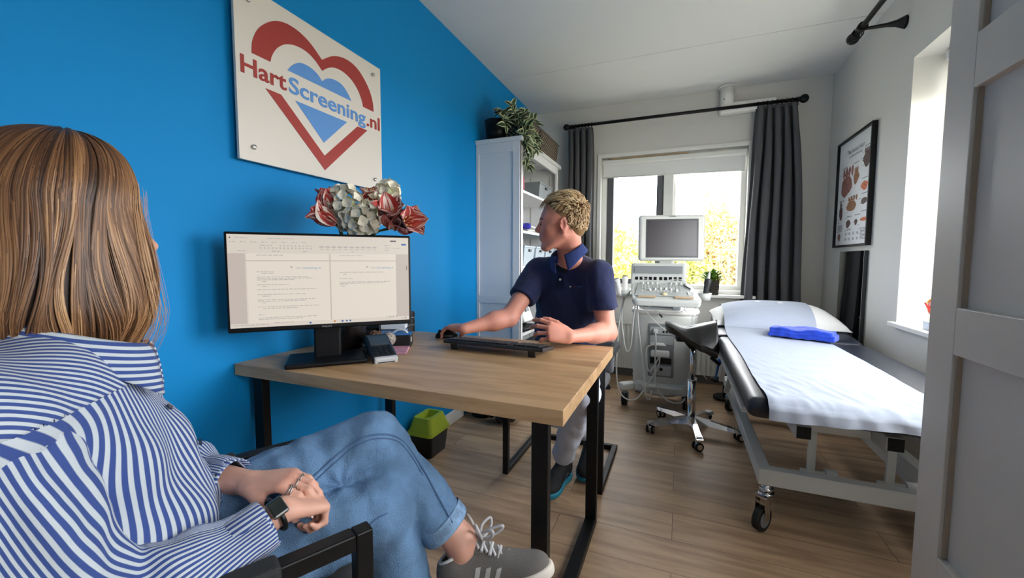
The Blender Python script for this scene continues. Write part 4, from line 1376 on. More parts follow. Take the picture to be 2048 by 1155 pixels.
# items on side window sill
t = thing('heart_model', 'red and yellow plastic heart model on the side window sill', 'anatomical model', (1.19, 2.70, WR[2]+.004))
t.scale = (.72, .72, .72)
M['hm'] = mat('red heart plastic', (190, 40, 36), .35, var=.4, vscale=30)
S_ = Sdf((-.07, -.07, .05), (.07, .07, .23), .0035)
S_.ell((0, 0, .125), (.04, .045, .055), k=0); S_.ell((0, .02, .16), (.03, .03, .03), k=.01); S_.cap((0, -.01, .16), (.0, .0, .205), .013, .011, k=.008); S_.cap((0, .03, .17), (0, .045, .195), .009, k=.006); S_.cap((.0, .0, .205), (0, .035, .2), .01, k=.006)
S_.cap((-.04, -.03, .11), (-.045, .03, .16), .006, k=.004)
V, F = S_.mesh(1); npobj('heart', V, F, 'hm', t)
q = bmesh.new(); tube(q, catmull([(-.036, -.03, .10), (-.045, -.0, .13), (-.035, .03, .16), (-.02, .02, .19)]), .004, 6); obj('vessel', q, mat('yellow plastic', (226, 180, 60), .4), t, label='yellow vessel')
q = bmesh.new(); cyl(q, (0, 0, 0), (0, 0, .008), .05, seg=28); cyl(q, (0, 0, .008), (0, 0, .08), .004); obj('stand', q, 'white_trim', t)
q = bmesh.new(); box(q, (0, 0, .02), (.10, .13, .04), None, .002); o = obj('glove_box', q, mat('white carton with blue print', (216, 224, 240), .6)); o.location = (1.15, 2.60, WR[2]+.003); props(o, 'flat white carton on the side window sill below the heart model', 'box')
o.location.y = 2.53

# ============================================================ WARDROBE (right foreground)
WX, WYE, WYS, WZ = 0.5, 1.155, .56, 2.36
t = thing('wardrobe', 'large white panelled wardrobe standing in front of the couch foot end', 'wardrobe', (WX, WYE, 0))
M['ward'] = mat('warm white lacquer', (214, 206, 194), .42, bump=.03, bscale=400)
M['ward_edge'] = mat('panel groove beige', (170, 152, 132), .6)
q = bmesh.new(); bx(q, .022, XR-WX-.004, WYS-WYE, 0, .0, WZ, .002); obj('body', q, 'ward', t)
q = bmesh.new()
st_w = .09
ys, ye = WYS-WYE, 0
rails = ((-.0, .0),)
bx(q, 0, .02, -st_w, 0, .02, WZ-.01, .0015)
bx(q, 0, .02, ys, ys+st_w, .02, WZ-.01, .0015)
for z0_, z1_ in ((.02, .52), (.938, 1.030), (1.445, 1.545), (WZ-.11, WZ-.01)):
    bx(q, 0, .02, ys+st_w, -st_w, z0_ if z0_ > .1 else .43, z1_, .0015)
bx(q, 0, .02, ys+st_w, -st_w, .02, .43, .0015)
obj('door', q, 'ward', t)
q = bmesh.new(); bx(q, .0145, .0215, ys+st_w-.01, -st_w+.002, .05, WZ-.05); obj('door_panel', q, 'ward', t)
q = bmesh.new(); bx(q, .006, .0144, -st_w-.004, -st_w-.0005, .522, WZ-.112); obj('panel_bead', q, 'ward_edge', t)

# ============================================================ BINS ON THE FLOOR
t = thing('waste_bin', 'small black bin with a lime green swing lid on the floor by the blue wall', 'bin', (-1.335, 1.99, 0), radians(0))
M['lime'] = mat('lime green plastic', (176, 196, 44), .45)
def loft(q, A, B, za, zb):
    a = [q.verts.new((x, y, za)) for x, y in A]; b_ = [q.verts.new((x, y, zb)) for x, y in B]
    for i in range(len(a)):
        j = (i+1) % len(a); q.faces.new((a[i], a[j], b_[j], b_[i]))
    return a, b_
def rr_(w, d, r=.02, n=4):
    out = []
    for cx_, cy_, a0 in ((w/2-r, d/2-r, 0), (-w/2+r, d/2-r, 90), (-w/2+r, -d/2+r, 180), (w/2-r, -d/2+r, 270)):
        for k in range(n+1): a = radians(a0+90*k/n); out.append((cx_+r*cos(a), cy_+r*sin(a)))
    return out
q = bmesh.new(); a, b_ = loft(q, rr_(.13, .17), rr_(.155, .20), .001, .135); q.faces.new(a[::-1]); q.faces.new(b_); obj('bucket', q, 'black_plastic', t)
q = bmesh.new(); a, b_ = loft(q, rr_(.17, .215), rr_(.165, .21), .13, .15); q.faces.new(a[::-1]); q.faces.new(b_)
a, b_ = loft(q, rr_(.155, .20), rr_(.115, .155), .15, .225); q.faces.new(a[::-1])
c_, d_ = loft(q, rr_(.115, .155), rr_(.075, .125, .012), .225, .2249); e_, f_ = loft(q, rr_(.075, .125, .012), rr_(.06, .10, .012), .225, .19); q.faces.new(f_)
obj('lid', q, 'lime', t, label='lime green lid')
t = thing('paper_bin', 'dark ribbed bin standing by the skirting next to the white cabinet', 'bin', (-1.30, 2.64, 0))
q = bmesh.new(); v_ = []
lathe(q, [(0, .004), (.085, .004), (.10, .16), (.094, .16), (.08, .01), (0, .01)], 36); obj('tub', q, mat('dark ribbed plastic', (40, 42, 46), .5), t)
S_ = Sdf((-.16, -.12, -.01), (.18, .14, .18), .005)
r_ = random.Random(5)
for k in range(12): S_.ell((r_.uniform(-.08, .08), r_.uniform(-.06, .06), .055+r_.uniform(-.01, .035)), (r_.uniform(.03, .06), r_.uniform(.03, .05), .045), k=.02)
S_.plane((0, 0, .002), (0, 0, -1))
V, F = S_.mesh(1)
N_ = vnormals(V, F); V = V+N_*(np.array([mnoise.noise(Vector(p*28)) for p in V])*.014)[:, None]; V[:, 2] = np.maximum(V[:, 2], .001)
o = npobj('bin_bag', V, F, mat('glossy black bag film', (22, 24, 28), .22)); o.location = (-1.12, 2.58, 0); props(o, 'crumpled glossy black plastic bag on the floor by the cabinet foot', 'bag')

# ============================================================ EXAMINATION COUCH
BX0, BX1, BY0, BY1, BZ = 0.225, 0.985, 1.58, 3.50, 0.652
t = thing('examination_couch', 'navy padded examination couch on a white steel frame along the right wall', 'couch', ((BX0+BX1)/2, (BY0+BY1)/2, 0))
bcx, bcy = (BX0+BX1)/2, (BY0+BY1)/2
def cushion(q_lo, q_hi, r, name, lift=0):
    c_ = (np.array(q_lo)+np.array(q_hi))/2; h_ = (np.array(q_hi)-np.array(q_lo))/2
    S_ = Sdf(np.array(q_lo)-.02, np.array(q_hi)+.02+np.array([0, 0, .02]), .009)
    S_.rbox(c_, h_, r); V, F = S_.mesh(2)
    u_ = (V-c_)/h_
    V[:, 2] += .006*(1-np.clip(np.abs(u_[:, 0]), 0, 1)**4)*(1-np.clip(np.abs(u_[:, 1]), 0, 1)**8)*(u_[:, 2] > 0)
    if lift:
        s_ = np.clip((V[:, 1]-q_lo[1])/(q_hi[1]-q_lo[1]), 0, 1); V[:, 2] += lift*s_
    return npobj(name, V-np.array([bcx, bcy, 0]), F, 'navy_vinyl', t)
cushion((BX0, BY0, .580), (BX1, 2.86, BZ), .034, 'mattress')
cushion((BX0, 2.87, .580), (BX1, BY1, BZ), .034, 'head_section', .07)
def L3(x, y, z): return (x-bcx, y-bcy, z)
def tb(q, x0, x1, y0, y1, z0, z1, bv=.004): bx(q, x0-bcx, x1-bcx, y0-bcy, y1-bcy, z0, z1, bv)
q = bmesh.new(); tb(q, .28, .92, 1.70, 3.42, .560, .579); obj('underboard', q, 'dark_plastic', t)
q = bmesh.new()
for x in (.42, .69): tb(q, x, x+.05, 1.80, 3.30, .455, .505)
tb(q, .47, .69, 1.92, 1.965, .445, .49); tb(q, .47, .69, 3.1, 3.15, .46, .50)
for x in (.42, .69): 
    for y in (2.0, 2.9): tb(q, x+.005, x+.045, y, y+.06, .505, .556)
obj('upper_frame', q, 'frame_white', t)
for x in (.42, .69):
    q = bmesh.new(); tb(q, x+.002, x+.048, 1.796, 1.7995, .457, .503, .001); obj('end_cap', q, 'black_plastic', t)
q = bmesh.new()
tb(q, .325, .985, 1.915, 1.965, .195, .262); tb(q, .325, .985, 3.36, 3.41, .195, .262); tb(q, .325, .375, 1.965, 3.36, .20, .258); tb(q, .935, .985, 1.965, 3.36, .20, .258)
obj('base_frame', q, 'frame_white', t)
q = bmesh.new()
for x in (.50, .76):
    for (ya, yb) in ((2.02, 2.36), (3.0, 3.34)):
        sqtube(q, [L3(x+.03, ya-.01, .47), L3(x+.03, ya+.0, .25)], .028, .014)
        cyl(q, L3(x-.005, ya, .235), L3(x+.08, ya, .235), .014)
        cyl(q, L3(x+.08, ya, .235), L3(x+.12, ya, .235), .026)
obj('lift_arm', q, 'frame_white', t)
q = bmesh.new(); sqtube(q, [L3(.30, 2.95, .56), L3(.30, 3.30, .26)], .03, .02); sqtube(q, [L3(.30, 2.62, .50), L3(.30, 2.95, .28)], .03, .02); sqtube(q, [L3(.245, 1.75, .562), L3(.245, 3.25, .562)], .03, .02); obj('side_brace', q, 'frame_white', t)
def couch_caster(x, y, a):
    R2 = Matrix.Rotation(a, 4, 'Z')
    def rp(px, py, pz_): v = R2 @ Vector((px, py, 0)); return (x-bcx+v.x, y-bcy+v.y, pz_)
    q = bmesh.new(); cyl(q, rp(0, 0, .155), rp(0, 0, .197), .018); cyl(q, rp(0, 0, .165), rp(0, 0, .178), .026); cyl(q, rp(0, 0, .150), rp(0, 0, .160), .03)
    box(q, rp(.01, 0, .148), (.07, .05, .012), R2, .003)
    for s in (-.021, .021): box(q, rp(.024, s, .10), (.036, .004, .10), R2, .001)
    box(q, rp(-.018, 0, .112), (.012, .03, .03), R2, .003)
    c = obj('caster', q, 'chrome', t)
    q = bmesh.new(); cyl(q, rp(.026, -.014, .0505), rp(.026, .014, .0505), .050, seg=28); o_ = obj('wheel', q, 'rubber', c)
    q = bmesh.new(); cyl(q, rp(.026, -.0165, .0505), rp(.026, .0165, .0505), .033, seg=24); obj('hub', q, 'us_dark', c)
couch_caster(.36, 1.94, radians(-128)); couch_caster(.95, 1.94, radians(-70)); couch_caster(.36, 3.385, radians(60)); couch_caster(.95, 3.385, radians(100))
# paper, towel, pillow
def top_z(x, y):
    z = BZ+.0065
    if y > 2.87: z += .07*(y-2.87)/(BY1-2.87)
    return z
PYL, PYH = 3.09, 3.50
def pillow_h(x, y):
    u = (x-.60)/.385; v = (y-3.295)/.215
    if abs(u) >= 1 or abs(v) >= 1: return 0
    return .125*((1-abs(u)**2.6)*(1-abs(v)**2.6))**.55
def pil(u, v):
    pass
nx, ny = 60, 40
V = []; F = []
for s in (1, -1):
    for i in range(nx+1):
        for j in range(ny+1):
            u = i/nx*2-1; v = j/ny*2-1
            # corners pull outwards, edges pull in
            k = 1-.07*(1-abs(v)**2) if True else 1
            x = .60+.385*u*(1-.05*(1-v*v)); y = 3.295+.215*v*(1-.08*(1-u*u))
            h = .125*((1-abs(u)**2.6)*(1-abs(v)**2.6))**.55
            if s == 1: z = top_z(x, y)+h+.006+.004*mnoise.noise(Vector((x*9, y*9, 0)))*(h > .01)
            else: z = top_z(x, y)+.004
            V.append((x-.6, y-3.295, z-BZ))
for s in range(2):
    o_ = s*(nx+1)*(ny+1)
    for i in range(nx):
        for j in range(ny):
            a = o_+i*(ny+1)+j; f_ = (a, a+ny+1, a+ny+2, a+1); F.append(f_ if s == 0 else f_[::-1])
o = npobj('pillow', np.array(V), np.array(F), 'pillow'); o.location = (.6, 3.295, BZ)
props(o, 'white pillow at the head end of the couch, partly under the paper', 'pillow')
# couch paper
nx, ny = 70, 260
V = []; 
yF = 1.555
for i in range(nx+1):
    u = i/nx
    for j in range(ny+1):
        s = j/ny*2.07-.045      # metres along from front edge
        xw = .285+(.795-.285)*u
        if s < 0:
            y = yF-.004-.006*mnoise.noise(Vector((u*6, 3, 0))); z = BZ-.012+s*(.85+.12*sin(u*5+1))+.0
            y += .010*mnoise.noise(Vector((u*9, s*12, 1)))-.004
        else:
            y = yF+s; z = top_z(xw, y)
            edge = min(1, s/.04); z -= (1-edge)**2*.022
            h = pillow_h(xw, y)
            if h > 0 or y > 3.0:
                hs = 0
                for dx in (-.03, 0, .03):
                    for dy in (-.09, -.05, 0, .04): hs = max(hs, pillow_h(xw+dx*.5, y+dy*.6)*(1-abs(dy)*2.2))
                z += hs+.004
            w_ = .0045*math.exp(-s*1.1)
            z += .003+abs(w_*mnoise.noise(Vector((u*5, s*7, 2))))+.0035*max(0, mnoise.noise(Vector((u*3, s*2.5, 5))))
            z += abs(.009*math.exp(-s*2.4)*mnoise.noise(Vector((u*11+s*6, s*9, 7))))
            if y > BY1+.02: z = z-.4*(y-BY1-.02)
        V.append((xw+.006*mnoise.noise(Vector((s*2, u, 9))), y, z))
F = []
for i in range(nx):
    for j in range(ny):
        a = i*(ny+1)+j; F.append((a, a+ny+1, a+ny+2, a+1))
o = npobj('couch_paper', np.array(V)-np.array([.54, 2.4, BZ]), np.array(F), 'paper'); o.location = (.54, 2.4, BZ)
props(o, 'white paper sheet rolled along the couch and over the pillow', 'couch paper')
# towel: folded layers
S_ = Sdf((-.2, -.09, -.01), (.2, .09, .09), .004)
for k, (z, hx, hy2, ox) in enumerate(((.014, .165, .062, 0), (.032, .160, .060, .003), (.050, .155, .057, -.004))):
    S_.rbox((ox, 0, z), (hx, hy2, .0095), .009, k=.005)
V, F = S_.mesh(2); N_ = vnormals(V, F)
V = V+N_*(np.array([mnoise.noise(Vector(p*30)) for p in V])*.005)[:, None]
V[:, 2] += .016*np.array([mnoise.noise(Vector((p[0]*9, p[1]*6, 3))) for p in V])*(V[:, 2]/.05)
V[:, 2] = np.maximum(V[:, 2], 0)
o = npobj('towel', V, F, 'towel_blue'); o.location = (.675, 2.86, BZ+.014); o.rotation_euler = (0, 0, radians(-25)); props(o, 'folded royal blue terry towel lying across the couch paper', 'towel')
q = bmesh.new()
S_ = Sdf((-.1, -.1, -.16), (.1, .1, .08), .006); S_.cap((-.03, -.03, .03), (.04, .03, .05), .02, k=.01); S_.cap((-.03, -.03, .03), (-.05, -.04, -.10), .018, .014, k=.02, flat=((1, 0, 0), .5)); S_.cap((0.01, 0, .04), (-.0, -.02, -.07), .018, .02, k=.02, flat=((1, 0, 0), .5))
V, F = S_.mesh(1); o = npobj('cloth', V, F, mat('blue washcloth', (48, 92, 170), .95)); o.location = (.335, 3.60, .30); props(o, 'blue cloth hanging on the dark folded stand behind the stool', 'cloth')
t = thing('floor_stand', 'black post with a round knob between radiator and couch head end', 'stand', (.37, 3.70, 0))
q = bmesh.new(); cyl(q, (0, 0, .02), (0, 0, .5), .022); cyl(q, (0, 0, 0), (0, 0, .02), .09, seg=24); obj('post', q, 'black_plastic', t)
q = bmesh.new(); sphere(q, (-.07, -.03, .16), (.05, .05, .022)); cyl(q, (-.07, -.03, .16), (0, 0, .16), .012); obj('knob', q, 'rubber', t)

# ============================================================ SADDLE STOOL
t = thing('saddle_stool', 'black saddle stool on a chrome five-star wheeled base', 'stool', (.092, 2.885, 0), radians(6))
def sad(sgn):
    V = []; nu, nv = 40, 24
    for i in range(nu+1):
        u = i/nu
        for j in range(nv+1):
            v = j/nv*2-1
            w = .068+.127*min(1, u*1.6)**1.2
            w *= math.sqrt(max(0.0, 1-max(0, (u-.93)/.07)**2.4))*.96+.04 if u > .93 else 1
            w *= math.sqrt(max(0.02, 1-(1-min(1, u/.11))**2))
            x = -.178+.312*u
            ridge = .705+.018*math.exp(-((u-.08)/.2)**2)-.010*math.exp(-((u-.42)/.2)**2)+.044*max(0, (u-.42)/.58)**1.3
            z = ridge-(.050+.140*u**2.0)*abs(v)**1.9*(w/.195)-.012*math.exp(-(v/.16)**2)
            V.append((x, w*v, z))
    return V, nu, nv
V1, nu, nv = sad(1)
V = []; 
for (x, y, z) in V1: V.append((x, y, z))
for (x, y, z) in V1: V.append((x*.94+.004, y*.86, z-.040-.018*(1-min(1, abs(y)/.15))))
F = []; m_ = (nu+1)*(nv+1)
for i in range(nu):
    for j in range(nv):
        a = i*(nv+1)+j; F.append((a, a+nv+1, a+nv+2, a+1)); F.append((m_+a, m_+a+1, m_+a+nv+2, m_+a+nv+1))
for i in range(nu):
    for j in (0, nv):
        a = i*(nv+1)+j; f_ = (a, a+nv+1, m_+a+nv+1, m_+a); F.append(f_)
for j in range(nv):
    for i in (0, nu):
        a = i*(nv+1)+j; F.append((a, a+1, m_+a+1, m_+a))
o = npobj('saddle_seat', np.array(V), np.array(F), 'black_vinyl', t)
md = o.modifiers.new('sub', 'SUBSURF'); md.levels = 1; md.render_levels = 1
q = bmesh.new(); box(q, (-.035, 0, .625), (.15, .11, .05), None, .012); a, b_ = loft(q, rr_(.12, .10), rr_(.05, .05, .012), .60, .555); q.faces.new(b_[::-1]); q.faces.new(a); obj('mechanism', q, 'black_plastic', t)
q = bmesh.new(); tube(q, [(.02, -.04, .575), (.085, -.075, .53), (.10, -.082, .515)], .005, 8); obj('lever', q, 'chrome', t)
q = bmesh.new(); cyl(q, (.095, -.08, .52), (.135, -.1, .487), .013, .010); sphere(q, (.136, -.1, .486), .011, 12, 8); obj('lever_grip', q, 'black_plastic', t)
q = bmesh.new(); cyl(q, (0, 0, .34), (0, 0, .575), .0145); obj('piston', q, 'chrome', t)
q = bmesh.new(); cyl(q, (0, 0, .07), (0, 0, .35), .026); cyl(q, (0, 0, .345), (0, 0, .352), .028); cyl(q, (0, 0, .05), (0, 0, .105), .036); obj('column', q, 'chrome', t)
for k in range(5):
    a = radians(-15+72*k)
    q = bmesh.new()
    L_ = .275
    d = Vector((cos(a), sin(a), 0)); s = Vector((-sin(a), cos(a), 0))
    secs = []
    for (r, w, zt_, zb_) in ((.025, .028, .105, .060), (.12, .024, .098, .064), (L_-.06, .024, .082, .058), (L_-.02, .028, .076, .056), (L_+.018, .026, .070, .056)):
        secs.append([q.verts.new(d*r+s*w+Vector((0, 0, zb_))), q.verts.new(d*r+s*w*.7+Vector((0, 0, zt_))), q.verts.new(d*r-s*w*.7+Vector((0, 0, zt_))), q.verts.new(d*r-s*w+Vector((0, 0, zb_)))])
    for A, B in zip(secs[:-1], secs[1:]):
        for i in range(4): q.faces.new((A[i], A[(i+1) % 4], B[(i+1) % 4], B[i]))
    q.faces.new(secs[0]); q.faces.new(secs[-1][::-1])
    lg = obj('leg', q, 'chrome', t)
    q = bmesh.new()
    for i in range(4): box(q, tuple(d*(L_-.045+i*.016)+Vector((0, 0, .0775-i*.0008))), (.006, .036, .004), Matrix.Rotation(a, 4, 'Z'), .001)
    obj('grip_ridges', q, 'steel', lg)
    ca = a+radians(40+63*k)
    e = Matrix.Rotation(ca, 4, 'Z')
    def cp2(x, y, z): v = e @ Vector((x, y, 0)); return tuple(d*L_+v+Vector((0, 0, z)))
    q = bmesh.new(); cyl(q, cp2(0, 0, .045), cp2(0, 0, .058), .008); box(q, cp2(.006, 0, .040), (.034, .024, .022), e, .007, 2); c = obj('caster', q, 'chrome', t)
    for sy_ in (-.016, .016):
        q = bmesh.new(); cyl(q, cp2(.010, sy_-.006, .0262), cp2(.010, sy_+.006, .0262), .026, seg=22); obj('wheel', q, 'rubber', c)
        q = bmesh.new(); cyl(q, cp2(.010, sy_*1.0-.0075, .0262), cp2(.010, sy_*1.0+.0075, .0262), .016, seg=18); obj('hub', q, 'chrome', c)

# ============================================================ ULTRASOUND MACHINE
UX, UY = -.10, 3.42
t = thing('ultrasound_machine', 'pale grey ultrasound machine on wheels in front of the far window', 'ultrasound machine', (UX, UY, 0), 0)
# body cabinet with bowed front
def body_pt(u, v):
    a = -pi/2+(u-.5)*2*radians(112)
    z = .17+.56*v
    bulge = 1-.10*max(0, (.35-v)/.35)**2
    rx, ry = .235*bulge, .20*bulge
    ca, sa = cos(a), sin(a)
    n_ = 3.6
    k = (abs(ca)**n_+abs(sa)**n_)**(-1/n_)
    return (rx*ca*k, ry*sa*k, z)
V, F = surf(lambda u, v: body_pt(u, v), 56, 16)
o = obj('body', (V, F), 'us_body', t, smooth=True); md = o.modifiers.new('s', 'SOLIDIFY'); md.thickness = .006
q = bmesh.new(); bx(q, -.215, .215, -.17, .17, .165, .725, .02); obj('core', q, 'us_body', t)
q = bmesh.new()
pts = [body_pt(i/40, 1) for i in range(41)]
tube(q, [(p[0]*.98, p[1]*.98, .735) for p in pts], .018, 8); bx(q, -.215, .215, -.175, .18, .71, .75, .015); obj('body_top', q, 'white_trim', t)
q = bmesh.new(); bx(q, -.245, -.05, -.005, 0, 0, .001); q.free()
# connector column
yf = -.2085
q = bmesh.new(); bx(q, -.105, .075, yf, yf+.02, .255, .655, .006); obj('port_panel', q, 'us_dark', t)
q = bmesh.new(); bx(q, -.097, .067, yf-.004, yf+.002, .575, .63, .003); bx(q, -.097, .067, yf-.003, yf+.002, .50, .565, .003); bx(q, -.09, .06, yf-.005, yf, .268, .34, .004); obj('module', q, mat('light module', (170, 172, 172), .5), t)
q = bmesh.new(); bx(q, -.09, .06, yf-.004, yf, .355, .40, .002)
for k in range(3): cyl(q, (.0+.022*k, yf-.008, .597), (.0+.022*k, yf-.003, .597), .007)
cyl(q, (-.01, yf-.009, .315), (-.01, yf-.004, .315), .012)
obj('dark_port', q, 'black_plastic', t)
q = bmesh.new(); box(q, (-.02, yf-.018, .435), (.13, .04, .05), None, .014, 3); box(q, (-.04, yf-.02, .505), (.1, .022, .022), None, .01, 3); box(q, (-.055, yf-.015, .602), (.028, .03, .03), None, .005); obj('plug', q, 'white_trim', t)
# base with legs
q = bmesh.new()
def baseleg(x0, y0_, x1, y1_):
    sqtube(q, [(x0, y0_, .155), (x1, y1_, .15)], .085, .05, bev=.015)
for (x1, y1_) in ((-.27, -.17), (.17, -.10), (-.2, .2), (.2, .2)): baseleg(x1*.4, y1_*.3, x1, y1_)
bx(q, -.2, .18, -.195, .17, .115, .205, .025); obj('base', q, 'us_body', t)
q = bmesh.new(); bx(q, -.14, .14, -.215, -.18, .165, .19, .008); obj('foot_bar', q, 'white_trim', t)
q = bmesh.new(); sphere(q, (-.01, -.03, .125), (.18, .17, .05)); obj('belly', q, 'us_body', t)
for i, (x, y) in enumerate(((-.27, -.19), (.165, -.115), (-.2, .2), (.2, .2))):
    q = bmesh.new(); cyl(q, (x, y, .1), (x, y, .145), .014); box(q, (x, y, .095), (.055, .05, .03), None, .012, 2)
    box(q, (x-.024, y, .065), (.006, .045, .06), None, .002); box(q, (x+.024, y, .065), (.006, .045, .06), None, .002)
    c = obj('caster', q, 'us_dark', t)
    for s in (-.011, .011):
        q = bmesh.new(); cyl(q, (x+s-.008, y, .0555), (x+s+.008, y, .0555), .055, seg=26); obj('wheel', q, 'rubber', c)
# column + console
q = bmesh.new(); bx(q, .055, .115, -.10, -.02, .74, .86, .01); bx(q, -.20, .1, .0, .12, .74, .9, .02); obj('column', q, mat('column alloy', (150, 160, 168), .35), t)
def console():
    q = bmesh.new()
    # tray outline, wider at the front, sloped down to the front
    top = [(-.255, -.10, .950), (.175, -.10, .954), (.245, -.36, .862), (.235, -.395, .846), (-.185, -.395, .846), (-.215, -.375, .856)]
    bot = [(x*.97, y*.97+(-.01), z-.05) for x, y, z in top]
    a = [q.verts.new(p) for p in top]; b_ = [q.verts.new(p) for p in bot]
    q.faces.new(a); q.faces.new(b_[::-1])
    for i in range(6): q.faces.new((a[i], b_[i], b_[(i+1) % 6], a[(i+1) % 6]))
    bmesh.ops.recalc_face_normals(q, faces=q.faces)
    bmesh.ops.bevel(q, geom=list(q.edges), offset=.014, segments=3, affect='EDGES', profile=.5)
    bmesh.ops.triangulate(q, faces=[f for f in q.faces if len(f.verts) > 4])
    return q
q = console(); obj('console', q, 'us_body', t)
slope = math.atan2(.951-.851, .29)
Rc = Matrix.Rotation(slope, 4, 'X')
def onc(x, y, h=0): return (x, y, .9535+(y+.10)*math.tan(slope)+h)
q = bmesh.new(); box(q, onc(-.012, -.235, .002), (.37, .23, .003), Rc, .001); obj('key_surface', q, mat('key surface', (186, 189, 186), .5), t)
q = bmesh.new(); r_ = random.Random(8)
for row in range(6):
    for c_ in range(13):
        if r_.random() < .8: box(q, onc(-.165+c_*.022+r_.uniform(-.003, .003)+.002*row, -.15-row*.026, .006), (.013, .010, .005), Rc, .002, 1)
obj('keys', q, 'us_body', t)
q = bmesh.new()
for k in range(4): 
    for s in (0, 1): p = onc(-.16+k*.034+s*.20, -.135, .004); cyl(q, p, (p[0], p[1]-.002, p[2]+.014), .008, .007, seg=14)
for k in range(6): p = onc(-.10+k*.036, -.235-.01*abs(k-2.5), .004); cyl(q, p, (p[0], p[1]-.002, p[2]+.016), .008, .0075, seg=14)
for (x, y) in ((.155, -.285), (.185, -.285), (.16, -.31), (.19, -.31)): p = onc(x, y, .004); cyl(q, p, (p[0], p[1], p[2]+.008), .007, seg=12)
obj('control_knob', q, 'white_trim', t)
q = bmesh.new(); sphere(q, onc(.0, -.315, .004), (.023, .023, .014)); obj('trackball', q, mat('cream trackball', (216, 200, 160), .3), t, label='cream trackball')
M['tan'] = mat('tan palm rest', (200, 172, 136), .6)
for x in (-.115, .13): q = bmesh.new(); box(q, onc(x, -.362, .004), (.12, .03, .006), Rc, .0028, 2); obj('palm_rest', q, 'tan', t, label='tan palm rest')
q = bmesh.new(); box(q, onc(.15, -.20, .012), (.012, .08, .01), Matrix.Rotation(radians(35), 4, 'Z') @ Rc, .004); obj('pen', q, 'dark_plastic', t)
q = bmesh.new(); box(q, (-.055, -.080, 1.015), (.40, .045, .175), (radians(-12), 0, 0), .018, 3); obj('upper_panel', q, 'us_body', t)
q = bmesh.new(); box(q, (-.055, -.105, 1.052), (.345, .004, .055), (radians(-12), 0, 0), .001); obj('touch_display', q, mat('grey display', (140, 144, 146), .35), t)
q = bmesh.new()
for k in range(10): box(q, (-.21+k*.034+(.006 if k > 4 else 0), -.110, .985), (.022, .006, .024), (radians(-12), 0, 0), .002, 1)
obj('soft_key', q, 'black_plastic', t)
# probe holders
for (x, y) in ((-.285, -.20), (.265, -.25)):
    q = bmesh.new(); lathe(q, [(.02, 0), (.034, .0), (.045, .05), (.04, .05), (.028, .01), (.02, .01)], 20, (x, y, .845)); box(q, (x*.9, y, .86), (.06, .05, .02), None, .008); obj('probe_holder', q, 'us_body', t)
# probes
def probe(lab, x, y, z, dark=False, rx=0, ry=0):
    p_ = thing('ultrasound_probe', lab, 'probe', (UX+x, UY+y, z)); p_.rotation_euler = (rx, ry, 0)
    q = bmesh.new(); lathe(q, [(0, 0), (.011, .0), (.017, .03), (.02, .09), (.024, .115), (.022, .135), (0, .14)], 18, sx=1, sy=.75); obj('body', q, 'dark_plastic' if dark else 'white_trim', p_)
    q = bmesh.new(); lathe(q, [(.021, .125), (.020, .14), (.0, .146)] if not dark else [(.012, .12), (.008, .17), (.0, .2)], 18, sy=.7); obj('tip', q, 'us_dark' if not dark else 'us_body', p_)
probe('white ultrasound probe in the left holder of the machine', -.285, -.20, .865)
probe('slim white probe leaning in the left holder', -.315, -.225, .85, rx=radians(8), ry=radians(-12))
probe('dark grey pointed probe in the right holder of the machine', .265, -.25, .86, True, ry=radians(8))
# monitor
mz = 1.29
mt = Matrix.Rotation(radians(14), 4, 'Z') @ Matrix.Rotation(radians(-4), 4, 'X')
MC = Vector((.03, -.08, mz))
def mp_(x, y, z): return tuple(MC+(mt @ Vector((x, y, z))))
q = bmesh.new(); box(q, mp_(0, 0, 0), (.475, .055, .345), mt, .022, 4); obj('monitor_housing', q, mat('light screen surround', (216, 216, 210), .4), t)
q = bmesh.new(); box(q, mp_(0, -.0275, -.005), (.375, .004, .288), mt, .001); obj('monitor_bezel', q, 'us_bezel', t)
q = bmesh.new(); box(q, mp_(0, -.0290, -.005), (.355, .003, .268), mt, .001); obj('monitor_screen', q, 'us_screen', t, label='dark switched-off screen')
q = bmesh.new(); X_ = mt.to_3x3() @ Vector((1, 0, 0)); Z_ = mt.to_3x3() @ Vector((0, 0, 1)); put_text(q, 'PHILIPS', .014, mp_(-.02, -.0282, .153), X_, Z_, bold=.0003, width=.046); obj('brand_lettering', q, 'us_bezel', t, label='small dark PHILIPS lettering')
q = bmesh.new(); box(q, (.0, -.02, 1.09), (.10, .06, .10), None, .012); box(q, (-.03, -.052, 1.105), (.035, .006, .016), None, .002); obj('monitor_neck', q, 'us_body', t)
# cables
def cable(pts, lab, r=.0055, m='cable', grp='machine cables'):
    q = bmesh.new(); tube(q, catmull([(UX+a, UY+b_, c_) for a, b_, c_ in pts], 8), r, 7); o = obj('cable', q, m); return props(o, lab, 'cable', grp)
yf2 = yf-.03
cable([(-.285, -.2, .85), (-.30, -.24, .70), (-.275, -.25, .50), (-.25, -.26, .44), (-.225, -.26, .50), (-.21, -.26, .70), (-.2, -.24, .82)], 'light grey cable looping in a U beside the machine body', grp=None)
cable([(-.29, -.21, .85), (-.32, -.25, .60), (-.325, -.26, .25), (-.28, -.27, .10), (-.18, -.27, .085), (-.09, yf2, .22), (-.03, yf2, .34), (-.02, yf2, .42)], 'light grey cable hanging near the floor from holder to lower plug', grp=None)
cable([(-.19, -.25, .82), (-.17, -.26, .60), (-.13, -.26, .30), (-.11, -.27, .12), (-.08, -.27, .10), (-.07, -.26, .16)], 'light grey cable hanging straight down the front of the body', grp=None)
